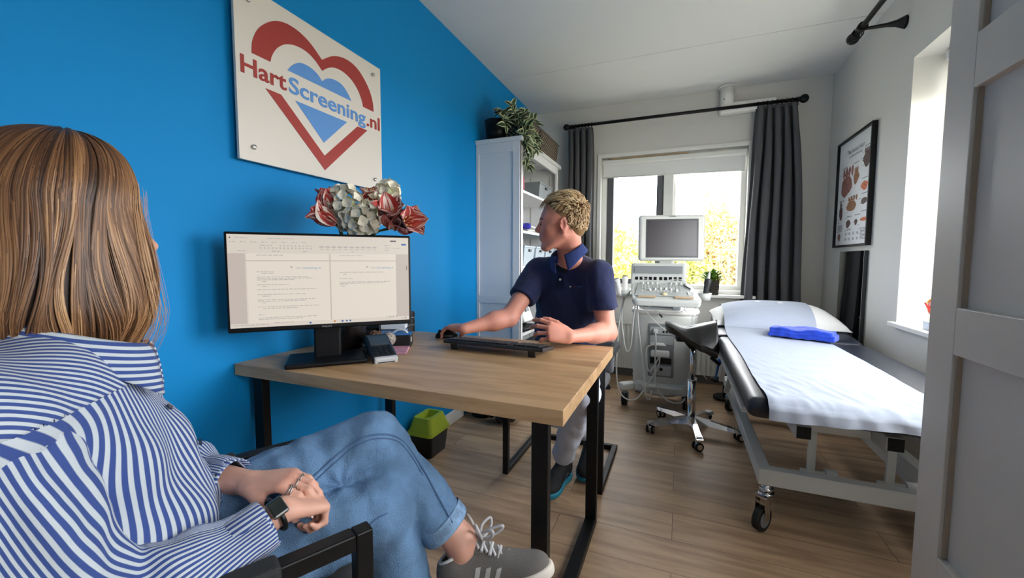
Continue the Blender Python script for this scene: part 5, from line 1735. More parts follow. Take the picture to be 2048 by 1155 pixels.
cable([(-.18, -.25, .82), (-.10, -.26, .72), (.0, -.26, .63), (.08, -.26, .595), (.15, -.25, .59), (.19, -.24, .50), (.22, -.24, .38), (.30, -.24, .28)], 'thin grey cable crossing the front towards the stool column', .003, grp=None)
cable([(-.055, yf2, .60), (-.05, yf2-.01, .50), (-.05, yf2-.01, .30), (-.03, yf2-.02, .18), (.05, -.27, .10), (.13, -.26, .095), (.16, -.25, .13)], 'white cable from the upper plug curling below the machine', grp=None)
cable([(.02, yf2, .50), (-.09, yf2-.01, .495), (-.12, yf2-.01, .43), (-.09, yf2-.01, .30), (-.02, yf2-.01, .42)], 'light grey cable curved from the middle plug', grp=None)
cable([(-.19, -.25, .825), (-.11, -.27, .79), (-.01, -.28, .745), (.10, -.26, .75), (.17, -.24, .80), (.20, -.2, .83)], 'grey cable sagging under the console', .0035, grp=None)
cable([(.12, -.3, .83), (.15, -.28, .76), (.19, -.24, .80), (.17, -.24, .83)], 'short grey cable loop under the right end of the console', .003, grp=None)
q = bmesh.new(); box(q, (0, 0, 0), (.034, .012, .012), (0, radians(50), 0), .003); box(q, (.008, 0, -.004), (.02, .014, .006), (0, radians(80), 0), .002); o = obj('cable_clip', q, 'dark_plastic'); o.location = (UX-.02, UY-.285, .725); props(o, 'small dark clip on the sagging cable under the console', 'clip')
q = bmesh.new(); tube(q, catmull([(UX-.17, UY-.14, .99), (UX-.05, UY-.16, .965), (UX+.1, UY-.17, .985), (UX+.2, UY-.2, .93)], 8), .002, 6); o = obj('pen_cord', q, 'cable'); props(o, 'thin cord lying over the key row of the machine', 'cord')
# ============================================================ ARMCHAIRS
M['arm_pad'] = mat('charcoal arm padding', (40, 41, 43), .75, bump=.2, bscale=500)
def armchair(label, loc, rz, fab, hw=.245):
    """local +Y is where the sitter looks; origin under the seat centre"""
    t = thing('armchair', label, 'chair', loc, rz)
    tw = .03
    for s in (-1, 1):
        x = s*(hw-tw/2)
        q = bmesh.new()
        bx(q, x-tw/2, x+tw/2, .22-tw, .22, 0, .647, .003)                # front upright
        bx(q, x-tw/2, x+tw/2, -.30, .22-tw, .647-tw, .647, .003)       # arm rail
        bx(q, x-tw/2, x+tw/2, -.30, .22-tw, 0, tw, .003)                 # floor runner
        fr = obj('leg', q, 'black_metal', t)
        q = bmesh.new(); bx(q, x-tw/2-.007, x+tw/2+.007, -.28, .075, .647-tw-.006, .653, .008, seg=3); obj('arm_pad', q, 'arm_pad', t)
    q = bmesh.new(); bx(q, -hw+tw, hw-tw, -.30, -.30+tw, 0, tw, .003); bx(q, -hw+tw, hw-tw, .05, .08, .395, .42, .003); bx(q, -hw+tw, hw-tw, -.2, -.17, .395, .42, .003); obj('cross_bar', q, 'black_metal', t)
    S_ = Sdf((-.26, -.34, .36), (.26, .30, 1.06), .009)
    S_.rbox((0, -.01, .447), (hw-.038, .25, .037), .03)
    V, F = S_.mesh(2); V[:, 2] += .012*(1-np.clip(np.abs(V[:, 0])/.2, 0, 1)**2)*(V[:, 2] > .44); npobj('seat', V, F, fab, t)
    S_ = Sdf((-.30, -.46, .38), (.30, -.06, 1.06), .009)
    S_.rbox((0, -.27, .74), (hw-.02, .024, .27), .023)
    V, F = S_.mesh(2)
    V[:, 1] += .30*np.abs(V[:, 0])**1.6*1.2 - .10*(V[:, 2]-.5); npobj('backrest', V, F, fab, t)
    return t
man_chair = armchair('grey upholstered armchair the man sits on behind the desk', (-.575, 2.14, 0), pi, 'grey_fabric', .26)
woman_chair = armchair('dark charcoal armchair under the woman in the striped shirt', (-.808, .469, 0), radians(-27), 'charcoal_fabric')

# ============================================================ FLOWERS BEHIND THE MONITOR
VX, VY = -1.155, 1.34
t = thing('vase', 'dark vase hidden behind the monitor holding the bouquet', 'vase', (-1.235, 1.37, TZ))
t.location = (-1.245, 1.30, TZ)
VB = Vector((-1.245, 1.30, TZ))
q = bmesh.new(); lathe(q, [(0, .001), (.045, .001), (.06, .05), (.062, .14), (.04, .24), (.034, .30), (.040, .33), (.036, .33), (.03, .30), (.03, .2), (0, .05)], 32); obj('body', q, mat('dark glazed vase', (34, 28, 28), .25), t)
q = bmesh.new(); tube(q, [(.038*cos(a), .038*sin(a), .33) for a in np.linspace(0, 2*pi, 25)[:-1]], .003, 6, close=True); obj('rim', q, 'black_plastic', t)
def petal_mat(name, c1, c2, c3, thr=.5):
    m = bpy.data.materials.new(name); m.use_nodes = True
    n = m.node_tree.nodes; L = m.node_tree.links; bs = n['Principled BSDF']
    bs.inputs['Roughness'].default_value = .55
    a = n.new('ShaderNodeAttribute'); a.attribute_name = 'u'; b_ = n.new('ShaderNodeAttribute'); b_.attribute_name = 's'; c_ = n.new('ShaderNodeAttribute'); c_.attribute_name = 'rid'
    cx_ = n.new('ShaderNodeCombineXYZ')
    m1 = n.new('ShaderNodeMath'); m1.operation = 'MULTIPLY'; m1.inputs[1].default_value = 3.4; L.new(a.outputs['Fac'], m1.inputs[0])
    m2 = n.new('ShaderNodeMath'); m2.operation = 'MULTIPLY'; m2.inputs[1].default_value = .9; L.new(b_.outputs['Fac'], m2.inputs[0])
    L.new(m1.outputs[0], cx_.inputs[0]); L.new(m2.outputs[0], cx_.inputs[1]); L.new(c_.outputs['Fac'], cx_.inputs[2])
    t_ = n.new('ShaderNodeTexNoise'); t_.inputs['Scale'].default_value = 1.6; t_.inputs['Detail'].default_value = 3; L.new(cx_.outputs[0], t_.inputs['Vector'])
    cr = n.new('ShaderNodeValToRGB'); e = cr.color_ramp.elements
    e[0].position = thr-.05; e[0].color = (*srgb(c1), 1); e[1].position = thr+.08; e[1].color = (*srgb(c3), 1)
    x = e.new(thr+.01); x.color = (*srgb(c2), 1)
    L.new(t_.outputs['Fac'], cr.inputs['Fac']); L.new(cr.outputs['Color'], bs.inputs['Base Color'])
    return m
M['petal_red'] = petal_mat('red and white streaked petals', (176, 34, 26), (206, 92, 76), (240, 226, 216), .515)
M['petal_white'] = mat('cream hydrangea petals', (246, 240, 222), .7, var=.06, vscale=20)
for m_ in (M['petal_white'], M['petal_red']):
    b_ = m_.node_tree.nodes['Principled BSDF']; b_.inputs['Sheen Weight'].default_value = .3
M['stem'] = mat('flower stem green', (74, 92, 48), .7)
def fwd_basis(d):
    d = Vector(d).normalized(); a = Vector((0, 0, 1)) if abs(d.z) < .9 else Vector((1, 0, 0))
    s = d.cross(a).normalized(); return d, s, s.cross(d)
def petals(V, F, U, S, I, c, d, length, width, open_, n_, seed, ruffle=.004, off=0):
    r_ = random.Random(seed); d, e1, e2 = fwd_basis(d); c = Vector(c)
    nl, nw = 9, 6
    for k in range(n_):
        a = 2*pi*k/n_+off+r_.uniform(-.12, .12); rad = e1*cos(a)+e2*sin(a); tan = d.cross(rad)
        op = open_*r_.uniform(.85, 1.15); Lk = length*r_.uniform(.9, 1.08); Wk = width*(1.0 if k % 2 else .85)
        b0 = len(V)
        p = c.copy(); ang = .18
        for i in range(nl+1):
            s = i/nl
            w = Wk*(sin(pi*min(1, (s*.86+.1)))**.8)*(1 if s < .97 else .25)
            ang2 = .15+op*s**1.3
            if i: p = p+(d*cos(ang2)+rad*sin(ang2))*(Lk/nl)
            nn = (rad*cos(ang2)-d*sin(ang2))
            for j in range(nw+1):
                v = j/nw*2-1
                q_ = p+tan*w*v-nn*(abs(v)**2*w*.45)+nn*ruffle*sin(v*7+s*9+k)*s
                V.append(tuple(q_)); U.append(v); S.append(s); I.append(seed*3.1+k*1.7)
        for i in range(nl):
            for j in range(nw):
                a0 = b0+i*(nw+1)+j; F.append((a0, a0+1, a0+nw+2, a0+nw+1))
def flower_stem(parent, c, base):
    q = bmesh.new(); c = Vector(c); m_ = (c+base)/2+Vector((0, 0, .06))
    tube(q, catmull([tuple(base), tuple(m_), tuple(c)]), .004, 6); obj('stem', q, 'stem', parent)
def amaryllis(label, c, d, L_, W_, op, seed, n_=6):
    o = thing('amaryllis', label, 'flower', tuple(c), 0)
    V = []; F = []; U = []; S = []; I = []
    petals(V, F, U, S, I, (0, 0, 0), d, L_, W_, op, 3, seed, off=0)
    petals(V, F, U, S, I, tuple(Vector(d).normalized()*.004), d, L_*.97, W_*.92, op*.85, 3, seed+1, off=pi/3)
    attr_obj('petals', V, F, 'petal_red', o, {'u': np.array(U), 's': np.array(S), 'rid': np.array(I)})
    q = bmesh.new(); dd, e1, e2 = fwd_basis(d)
    for k in range(6):
        a = k*pi/3; tube(q, catmull([(0, 0, 0), tuple(dd*.04+(e1*cos(a)+e2*sin(a))*.006), tuple(dd*.075+(e1*cos(a)+e2*sin(a))*.016)]), .0012, 5); sphere(q, tuple(dd*.077+(e1*cos(a)+e2*sin(a))*.016), .0028, 6, 5)
    obj('stamens', q, mat('pale stamens', (232, 206, 150), .6), o)
    flower_stem(o, (0, 0, 0), VB+Vector((0, 0, .3))-Vector(c))
def hydrangea(label, c, r, n_, seed):
    o = thing('hydrangea', label, 'flower', tuple(c), 0)
    V = []; F = []; U = []; S = []; I = []
    for i in range(n_):
        z = 1-2*(i+.5)/n_; a = i*2.39996; rr_2 = math.sqrt(1-z*z)
        d = Vector((rr_2*cos(a), rr_2*sin(a), z)); g = random.Random(seed*99+i)
        rad = g.uniform(.8, 1.08)
        p = Vector((d.x*r[0]*rad, d.y*r[1]*rad, d.z*r[2]*rad))
        dd = (d+Vector((g.uniform(-.4, .4), g.uniform(-.4, .4), g.uniform(-.3, .4)))).normalized()
        petals(V, F, U, S, I, tuple(p-dd*.006), dd, .031, .0165, 1.25, 4, seed+i, .001, off=g.uniform(0, 3))
    attr_obj('blossom', V, F, 'petal_white', o, {'u': np.array(U)})
    q = bmesh.new(); sphere(q, (0, 0, 0), (r[0]*.6, r[1]*.6, r[2]*.6), 10, 8); obj('heart', q, mat('hydrangea heart', (196, 200, 160), .8), o)
    flower_stem(o, (0, 0, 0), VB+Vector((0, 0, .3))-Vector(c))
def fw(px, py, d): return Vector(at(px, py, d))
tc_ = -Vector(_F)
rt = Vector(RIGHT)
hydrangea('white hydrangea cluster at the middle left of the bouquet', fw(695, 415, 1.50), (.050, .050, .072), 44, 1)
hydrangea('lower white hydrangea cluster just above the monitor', fw(722, 440, 1.47), (.050, .050, .042), 32, 2)
hydrangea('topmost small white hydrangea of the bouquet', fw(775, 385, 1.60), (.038, .038, .038), 20, 3)
hydrangea('cream hydrangea partly behind the right-hand amaryllis', fw(757, 418, 1.56), (.042, .042, .05), 26, 4)
amaryllis('red and white amaryllis leaning to the left edge of the bouquet', fw(672, 448, 1.46), tuple(-rt*.75+tc_*.25+Vector((0, 0, .5))), .10, .036, .62, 11)
amaryllis('half-open red amaryllis just above the left one', fw(658, 425, 1.48), tuple(-rt*.15+tc_*.15+Vector((0, 0, 1))), .09, .034, .30, 12)
amaryllis('red and white amaryllis between the two white clusters', fw(742, 418, 1.57), tuple(rt*.05+tc_*.4+Vector((0, 0, .9))), .085, .036, .5, 13)
amaryllis('large open amaryllis facing the room at the right of the bouquet', fw(784, 456, 1.50), tuple(rt*.15+tc_*.75+Vector((0, 0, .65))), .135, .050, .60, 14)
amaryllis('rightmost drooping amaryllis of the bouquet', fw(796, 452, 1.49), tuple(rt*.70+tc_*.75+Vector((0, 0, .12))), .135, .050, .60, 15)
for k, (px, py, d, dx) in enumerate(((760, 455, 1.52, (.3, 0, .1)), (790, 462, 1.55, (.6, .2, .2)))):
    pass
q = bmesh.new()
V, F, U, S = leaf_mesh(16, .3, lambda r_, i: (np.array(VB)+np.array([r_.uniform(-.02, .05), r_.uniform(-.02, .05), .33]), np.array([r_.uniform(-.6, 1), r_.uniform(-.5, .8), r_.uniform(.15, .6)]), (0, 0, 1), r_.uniform(.1, .15)), 21)
V[:, 0] = np.maximum(V[:, 0], XL+.01)
M['leaf_dark'] = mat('dark bouquet leaf', (48, 56, 34), .6)
o = attr_obj('bouquet_greenery', V, F, 'leaf_dark', None, {'u': U}); props(o, 'dark green leaves under the flowers in the vase', 'leaves', kind='stuff')
# ============================================================ PEOPLE
def skin_mat(name, rgb, red):
    m = bpy.data.materials.new(name); m.use_nodes = True
    n = m.node_tree.nodes; L = m.node_tree.links; bs = n['Principled BSDF']
    bs.inputs['Roughness'].default_value = .52
    bs.inputs['Subsurface Weight'].default_value = .12
    bs.inputs['Subsurface Radius'].default_value = (1, .35, .2)
    bs.inputs['Subsurface Scale'].default_value = .008
    a = n.new('ShaderNodeAttribute'); a.attribute_name = 'tint'
    tc = n.new('ShaderNodeTexCoord'); t_ = n.new('ShaderNodeTexNoise'); t_.inputs['Scale'].default_value = 26; t_.inputs['Detail'].default_value = 4
    L.new(tc.outputs['Object'], t_.inputs['Vector'])
    ad = n.new('ShaderNodeMath'); ad.operation = 'MULTIPLY_ADD'; ad.inputs[1].default_value = .22; L.new(t_.outputs['Fac'], ad.inputs[0]); L.new(a.outputs['Fac'], ad.inputs[2])
    cr = n.new('ShaderNodeValToRGB'); e = cr.color_ramp.elements
    e[0].position = 0.0; e[0].color = (*srgb(rgb), 1); e[1].position = 1.0; e[1].color = (*srgb(red), 1)
    L.new(ad.outputs[0], cr.inputs['Fac']); L.new(cr.outputs['Color'], bs.inputs['Base Color'])
    t2 = n.new('ShaderNodeTexNoise'); t2.inputs['Scale'].default_value = 420
    L.new(tc.outputs['Object'], t2.inputs['Vector'])
    bp = n.new('ShaderNodeBump'); bp.inputs['Strength'].default_value = .12; bp.inputs['Distance'].default_value = .002
    L.new(t2.outputs['Fac'], bp.inputs['Height']); L.new(bp.outputs['Normal'], bs.inputs['Normal'])
    return m
M['skin_m'] = skin_mat('fair ruddy skin', (230, 162, 140), (182, 84, 74))
M['skin_w'] = skin_mat('fair skin', (222, 172, 150), (186, 104, 90))
def hair_mat(name, cols, rough=.38):
    m = bpy.data.materials.new(name); m.use_nodes = True
    n = m.node_tree.nodes; L = m.node_tree.links; bs = n['Principled BSDF']
    bs.inputs['Roughness'].default_value = rough
    bs.inputs['Anisotropic'].default_value = .5
    a = n.new('ShaderNodeAttribute'); a.attribute_name = 'rid'
    cr = n.new('ShaderNodeValToRGB'); e = cr.color_ramp.elements
    e[0].position = 0; e[0].color = (*srgb(cols[0]), 1); e[1].position = 1; e[1].color = (*srgb(cols[-1]), 1)
    for i, c in enumerate(cols[1:-1]):
        x = e.new((i+1)/(len(cols)-1)); x.color = (*srgb(c), 1)
    L.new(a.outputs['Fac'], cr.inputs['Fac']); L.new(cr.outputs['Color'], bs.inputs['Base Color'])
    return m
M['hair_m'] = hair_mat('sandy blond hair', [(112, 84, 56), (164, 130, 90), (206, 176, 132), (232, 208, 168)], .5)
M['hair_w'] = hair_mat('light auburn hair', [(56, 36, 24), (92, 62, 40), (134, 94, 62), (172, 128, 86), (208, 168, 122)], .42)

def ribbons(name, P_, N_, w, ids, m, parent):
    """P_ (n, k, 3) strand paths, N_ outward normals, w (k,) half widths; flat tapered locks"""
    n, k, _ = P_.shape
    T_ = np.gradient(P_, axis=1); T_ /= np.linalg.norm(T_, axis=2, keepdims=True)+1e-9
    B = np.cross(T_, N_); B /= np.linalg.norm(B, axis=2, keepdims=True)+1e-9
    Nn = np.cross(B, T_)
    A = P_+B*w[..., None]; C = P_-B*w[..., None]; D_ = P_+Nn*(w*.55)[..., None]
    V = np.stack([A, D_, C], 2).reshape(-1, 3)
    i = (np.arange(n)[:, None]*k+np.arange(k-1)[None, :]).ravel()*3
    F = np.concatenate([np.stack([i, i+1, i+4, i+3], 1), np.stack([i+1, i+2, i+5, i+4], 1)])
    return npobj(name, V, F, m, parent, {'rid': (np.repeat(ids, k*3) if ids.ndim == 1 else np.repeat(ids[:, :, None], 3, 2).ravel())})

def frame(f, up=(0, 0, 1)):
    f = np.array(f, float); f /= np.linalg.norm(f)
    l = np.cross(np.array(up, float), f); l /= np.linalg.norm(l)
    return np.stack([f, l, np.cross(f, l)], 1)     # columns forward, left, up

def head_sdf(S, C, R, s=1.0, male=True):
    C = np.array(C, float)
    def p(x, y, z): return C+R@(np.array([x, y, z])*s)
    E = lambda c, r, k=.015, op='add': S.ell(p(*c), np.array(r)*s, R, k*s, op)
    E((-.012, 0, .040), (.094, .074, .080), .0)
    E((.030, 0, .015), (.062, .064, .080), .03)
    E((.038, 0, -.040), (.050, .052, .056), .03)           # lower face
    for q in (-1, 1):
        S.cap(p(.000, q*.055, -.040), p(.070, q*.020, -.088), .017*s, .015*s, .022*s)       # jaw
        E((.058, q*.036, -.018), (.026, .022, .024), .02)   # cheek
        S.cap(p(.083, q*.012, .036), p(.070, q*.042, .038), .010*s, .009*s, .014*s)     # brow
        E((.092, q*.032, .014), (.014, .016, .010), .010, 'sub')   # socket
        E((.078, q*.031, .012), (.0155, .0155, .0135), .003)          # lid
        # ear
        S.ell(p(-.004, q*.078, .002), np.array([.020, .006, .032])*s, R@rotz_(q*.35)[:3, :3], .006*s)
        S.ell(p(.003, q*.0850, .004), np.array([.011, .0055, .021])*s, R@rotz_(q*.35)[:3, :3], .003*s, 'sub')
        E((.0, q*.077, -.026), (.010, .006, .010), .004)
        S.cap(p(.100, q*.0085, -.014), p(.094, q*.012, -.016), .0075*s, .006*s, .006*s)     # nostril
    E((.078, 0, -.088), (.021, .023, .018), .018)           # chin
    S.cap(p(.085, 0, .030), p(.108, 0, -.008), .0095*s, .0105*s, .012*s)  # nose
    E((.111, 0, -.0105), (.010, .0105, .009), .008)
    S.cap(p(.0945, -.010, -.038), p(.0945, .010, -.038), .0062*s, None, .006*s)
    S.cap(p(.0915, -.011, -.0515), p(.0915, .011, -.0515), .0072*s, None, .006*s)
    S.cap(p(.102, -.019, -.0452), p(.102, .019, -.0452), .0022*s, None, .002*s, 'sub')
    E((.060, 0, -.040), (.036, .036, .04), .02)
    return p

def rotz_(a):
    c, s_ = cos(a), sin(a)
    return np.array([[c, -s_, 0], [s_, c, 0], [0, 0, 1.0]])

def unit(v): v = np.array(v, float); return v/np.linalg.norm(v)
def hand_sdf(S, wrist, f, t, b, curls, sc=1.0, spread=.10, thumb=None, palm_bend=0.0, flat=False):
    """f fingers direction, t thumb side, b back of the hand; curls[finger] = three bends towards the palm"""
    f = unit(f); t = unit(np.array(t)-f*(np.array(t)@f)); b = np.array(b, float); b = unit(b-f*(b@f)-t*(b@t))
    w = np.array(wrist, float)
    K = []
    Lp = .092*sc
    for i, (off, lp) in enumerate(((.030, .96), (.010, 1.0), (-.011, .96), (-.030, .88))):
        K.append(w+f*Lp*lp+t*off*sc+b*(.004-.0006*abs(i-1.2)**2*1)*sc)
    for i in range(4):
        S.cap(w+t*(.018-.011*i)*sc+f*.008*sc, K[i]-f*.004*sc, .0150*sc, .0118*sc, .016*sc, flat=(b, .86))
    S.ell(w+f*.045*sc, np.array([.040, .032, .0135])*sc, np.stack([f, t, b], 1), .014*sc)
    seg = [(.040, .025, .019), (.045, .028, .020), (.041, .026, .020), (.032, .020, .018)]
    rad = [(.0094, .0083, .0075), (.0096, .0085, .0077), (.0090, .0080, .0072), (.0080, .0071, .0064)]
    tips = []
    for i in range(4):
        p = K[i]; ang = 0
        lat = spread*(1.5-i)
        ff = unit(f*cos(lat)+t*sin(lat))
        for j in range(3):
            ang += curls[i][j]
            d = ff*cos(ang)-b*sin(ang)
            q = p+d*seg[i][j]*sc
            r0 = rad[i][j]*sc
            r1 = (rad[i][j+1] if j < 2 else rad[i][2]*.86)*sc
            S.cap(p, q, r0, r1, .0035*sc)
            if j < 2: S.ell(q+b*0, [r1*1.12]*3, None, .003*sc)
            p = q
        tips.append((p, d))
    th = thumb or ((.030, .022), (.8, .35, .2), (.2))
    base = w+f*.022*sc+t*.026*sc-b*.004*sc
    out, bend, drop = th
    d = unit(f*cos(bend[0])+t*sin(bend[0])-b*drop)
    p1 = base+d*.042*sc
    S.cap(base, p1, .0150*sc, .0108*sc, .012*sc)
    d2 = unit(f*cos(bend[1])+t*sin(bend[1])-b*drop*1.3)
    p2 = p1+d2*.031*sc
    S.cap(p1, p2, .0108*sc, .0098*sc, .004*sc)
    d3 = unit(f*cos(bend[2])+t*sin(bend[2])-b*drop*1.6)
    p3 = p2+d3*.024*sc
    S.cap(p2, p3, .0098*sc, .0078*sc, .004*sc)
    tips.append((p3, d3))
    return K, tips

def nails(tips, b, parent, m, r=.0055, sc=1.0):
    for p, d in tips:
        d = unit(d); bb = unit(np.array(b)-d*(np.array(b)@d))
        s = np.cross(d, bb)
        q = bmesh.new(); sphere(q, tuple(p+bb*.0052*sc+d*.0025*sc), (.0058*sc, .0045*sc, .0014*sc), 10, 6, rot=Matrix(((d[0], s[0], bb[0]), (d[1], s[1], bb[1]), (d[2], s[2], bb[2])))); obj('fingernail', q, m, parent)
M['nail_m'] = mat('fingernail', (226, 176, 158), .3)
M['nail_w'] = mat('manicured fingernail', (238, 206, 200), .22)
M['eye_white'] = mat('eye white', (226, 222, 216), .25)
M['iris'] = mat('blue grey iris', (70, 92, 110), .2)

def tint_of(V, spots):
    t = np.zeros(len(V))
    for c, r, a in spots:
        d = np.linalg.norm(V-np.array(c), axis=1)/r
        t += a*np.exp(-d*d)
    return np.clip(t, 0, .85)

def cloth_noise(V, N, sc, amp, seed, stretch=(1, 1, 1)):
    st = np.array(stretch)
    d = np.array([mnoise.noise(Vector(tuple(p*sc*st+seed)))+.5*mnoise.noise(Vector(tuple(p*sc*2.1*st+seed*2))) for p in V])
    return V+N*(d*amp)[:, None]

# ------------------------------------------------------------ THE MAN
man = thing('person', 'seated man with sandy hair in a navy polo shirt using the mouse', 'person', (-.56, 2.10, 0))
MO = np.array([-.56, 2.10, 0])
mHC = at(1124, 452, 1.83)
mHR = frame((-.945, -.33, -.06), (.03, 0, 1))
sL = np.array([-.345, 1.885, 1.055]); sR = np.array([-.665, 1.985, 1.060])
eL = at(1214, 664, 1.86); wL = at(1139, 673, 1.69)
eR = at(1018, 634, 1.93); wR = at(930, 657, 1.82)
neck0 = np.array([-.495, 1.935, 1.125])
S = Sdf((-1.16, 1.44, .745), (-.20, 2.20, 1.42), .0027)
hp = head_sdf(S, mHC, mHR)
S.cap(neck0+np.array([0, .03, -.05]), mHC+mHR@np.array([-.028, 0, -.045]), .062, .053, .03)
S.cap(mHC+mHR@np.array([-.03, .03, -.02]), neck0+np.array([.03, -.04, -.02]), .024, .02, .03)
S.ell(neck0+np.array([0, .06, -.15]), (.12, .06, .13), rotz_(-.3), .03)
for s_, e_, w_, r0 in ((sL, eL, wL, .050), (sR, eR, wR, .050)):
    S.cap(neck0+np.array([0, .03, -.05]), s_, .05, .055, .03)
    S.cap(s_, e_, .054, .041, .03)
    S.cap(e_, e_+(w_-e_)*.35, .042, .042, .025); S.cap(e_+(w_-e_)*.3, w_, .041, .0275, .03, flat=((0, 0, 1), .9))
# right hand on the mouse
mo_c = np.array([-1.01, 1.645, .76])
fR = unit(mo_c+np.array([.0, .0, .045])-wR)
fR = unit(np.array([fR[0], fR[1], -.02]))
KR, TR = hand_sdf(S, wR, fR, (-fR[1]*-1, 0, 0) if False else np.cross(fR, (0, 0, 1))*-1*-1, (0, 0, 1), [(.35, .45, .35), (.30, .42, .32), (.34, .5, .4), (.45, .55, .45)], 1.0, .12, ((.03, .02), (.65, .15, .0), .42))
# left hand half closed on its edge
fL = unit(np.array([-.80, -.46, .28])); tL = unit(np.array([-.10, .42, .88]))
KL, TL = hand_sdf(S, wL, fL, tL, np.cross(tL, fL), [(.40, .55, .35), (.50, .65, .4), (.62, .75, .45), (.75, .85, .45)], 1.04, .16, ((.03, .02), (.55, .25, .1), .25))
V, F = S.mesh(2)
V[:, 2] = np.maximum(V[:, 2], .7612)
lipc = mHC+mHR@np.array([.098, 0, -.045])
earc = mHC+mHR@np.array([-.002, .080, 0])
ti = tint_of(V, [(lipc, .016, .5), (earc, .03, .45), (mHC+mHR@np.array([.07, .045, -.025]), .035, .28), (mHC+mHR@np.array([.112, 0, -.01]), .018, .14)]+[(k, .014, .28) for k in KL+KR]+[(p, .012, .3) for p, d in TL+TR]+[(eL, .05, .25)])
npobj('body', V-MO, F, 'skin_m', man, {'tint': ti})
nails([(p-MO, d) for p, d in TL[:4]], np.cross(tL, fL), man, 'nail_m'); nails([(p-MO, d) for p, d in TR[:4]], (0, 0, 1), man, 'nail_m')
for sgn in (-1, 1):
    q = bmesh.new(); c = mHC+mHR@np.array([.0815, sgn*.031, .012])-MO; sphere(q, tuple(c-mHR@np.array([.0015, 0, 0])), .0118, 14, 10); ey = obj('eye', q, 'eye_white', man)
    q = bmesh.new(); c2 = c+mHR@np.array([.0098, 0, -.001]); sphere(q, tuple(c2), .0062, 12, 8); obj('iris', q, 'iris', ey)
    q = bmesh.new(); tube(q, [tuple(mHC+mHR@np.array([.0935-.0009*k*k, sgn*(.016+.007*k), .036+.0012*k-.0006*k*k])-MO) for k in range(5)], [.0022, .0034, .0034, .003, .0014], 6); obj('eyebrow', q, 'hair_m_plain' if False else mat('blond brow', (128, 92, 62), .8), man)
    q = bmesh.new(); tube(q, [tuple(mHC+mHR@np.array([.0945-.0016*(k-1)**2, sgn*(.021+.0055*k), .0195-.0012*(k-2)**2])-MO) for k in range(5)], .0011, 6); obj('eyelid_line', q, mat('lash line', (92, 58, 46), .8), man)

from mathutils.bvhtree import BVHTree
def short_hair():
    g = np.random.default_rng(3)
    S2 = Sdf(mHC-.16, mHC+.16, .0035)
    S2.ell(mHC+mHR@np.array([-.018, 0, .050]), (.095, .079, .082), mHR, 0)
    S2.ell(mHC+mHR@np.array([-.055, 0, .010]), (.055, .072, .070), mHR, .02)
    S2.plane(mHC+mHR@np.array([.055, 0, .045]), mHR@np.array([.75, 0, -.66]), .006)
    S2.plane(mHC+mHR@np.array([-.03, 0, -.052]), mHR@np.array([.25, 0, -1.0]), .006)
    for sg in (-1, 1): S2.ell(mHC+mHR@np.array([.016, sg*.085, -.012]), np.array([.032, .03, .046]), mHR, .006, 'sub')
    V, F = S2.mesh(2)
    npobj('hair', V-MO, F, 'hair_m', man, {'rid': np.full(len(V), .22)})
    n = 3200; k = 7
    th = np.arccos(g.uniform(-.55, 1, n)); ph = g.uniform(-pi, pi, n)
    d = np.stack([np.sin(th)*np.cos(ph), np.sin(th)*np.sin(ph), np.cos(th)], 1)
    x, y, z = d.T
    # keep the scalp area: not the face, not the neck, not around the ears
    keep = ((x <= 0) | (z > .30+1.15*np.maximum(x-.25, -.5))) & (z > -.88-.2*x*(x < 0)) & ~((x > -.05) & (x < .45) & (np.abs(y) > .4) & (z < .12)) & ~((x > .45) & (z < .62))
    d = d[keep]; n = len(d); x, y, z = d.T
    root = []
    hb = BVHTree.FromPolygons([tuple(p_) for p_ in (V-mHC)@mHR], [tuple(f_) for f_ in F.tolist()])
    for dd in d:
        c_ = Vector((-.02, 0, .04)); h_ = hb.ray_cast(c_, Vector(dd)); root.append(tuple(h_[0]) if h_[0] is not None else tuple(c_+Vector(dd)*.08))
    root = np.array(root)
    top = np.clip((z-.2)/.5, 0, 1)
    L_ = (.014+.028*top+.010*top*(x > .2))*g.uniform(.6, 1.25, n)
    flow = np.stack([.35+.75*top, -.25*top+.0*x, -.75+.62*top], 1)+g.normal(0, .16, (n, 3))
    cl = np.array([mnoise.noise(Vector(tuple(r*60))) for r in root]); cl2 = np.array([mnoise.noise(Vector(tuple(r*60+9))) for r in root])
    flow += np.stack([cl*.6, cl2*.9, cl*.4], 1)
    flow -= d*(flow*d).sum(1)[:, None]; flow /= np.linalg.norm(flow, axis=1)[:, None]
    t = np.linspace(0, 1, k)
    lift = (.006+.016*top+.008*np.abs(cl))[:, None]*np.sin(t*2.2)[None, :]*1.0
    P_ = root[:, None, :]+flow[:, None, :]*(L_[:, None]*t[None, :])[..., None]+d[:, None, :]*lift[..., None]
    P_[..., 2] -= (t**2)[None, :]*(.006*top*(x > .3))[:, None]*1.5
    N_ = np.repeat(d[:, None, :], k, 1)
    P_ = P_@mHR.T+mHC-MO; N_ = N_@mHR.T
    w = (.0017*np.sin(np.clip(t*.85+.15, 0, 1)*pi)**.6+.0002)[None, :]*g.uniform(.7, 1.3, n)[:, None]
    ids = np.clip(.5+.28*cl*1.6+g.normal(0, .16, n)+.14*top, 0, 1)
    ribbons('hair', P_, N_, w, ids, 'hair_m', man)
short_hair()

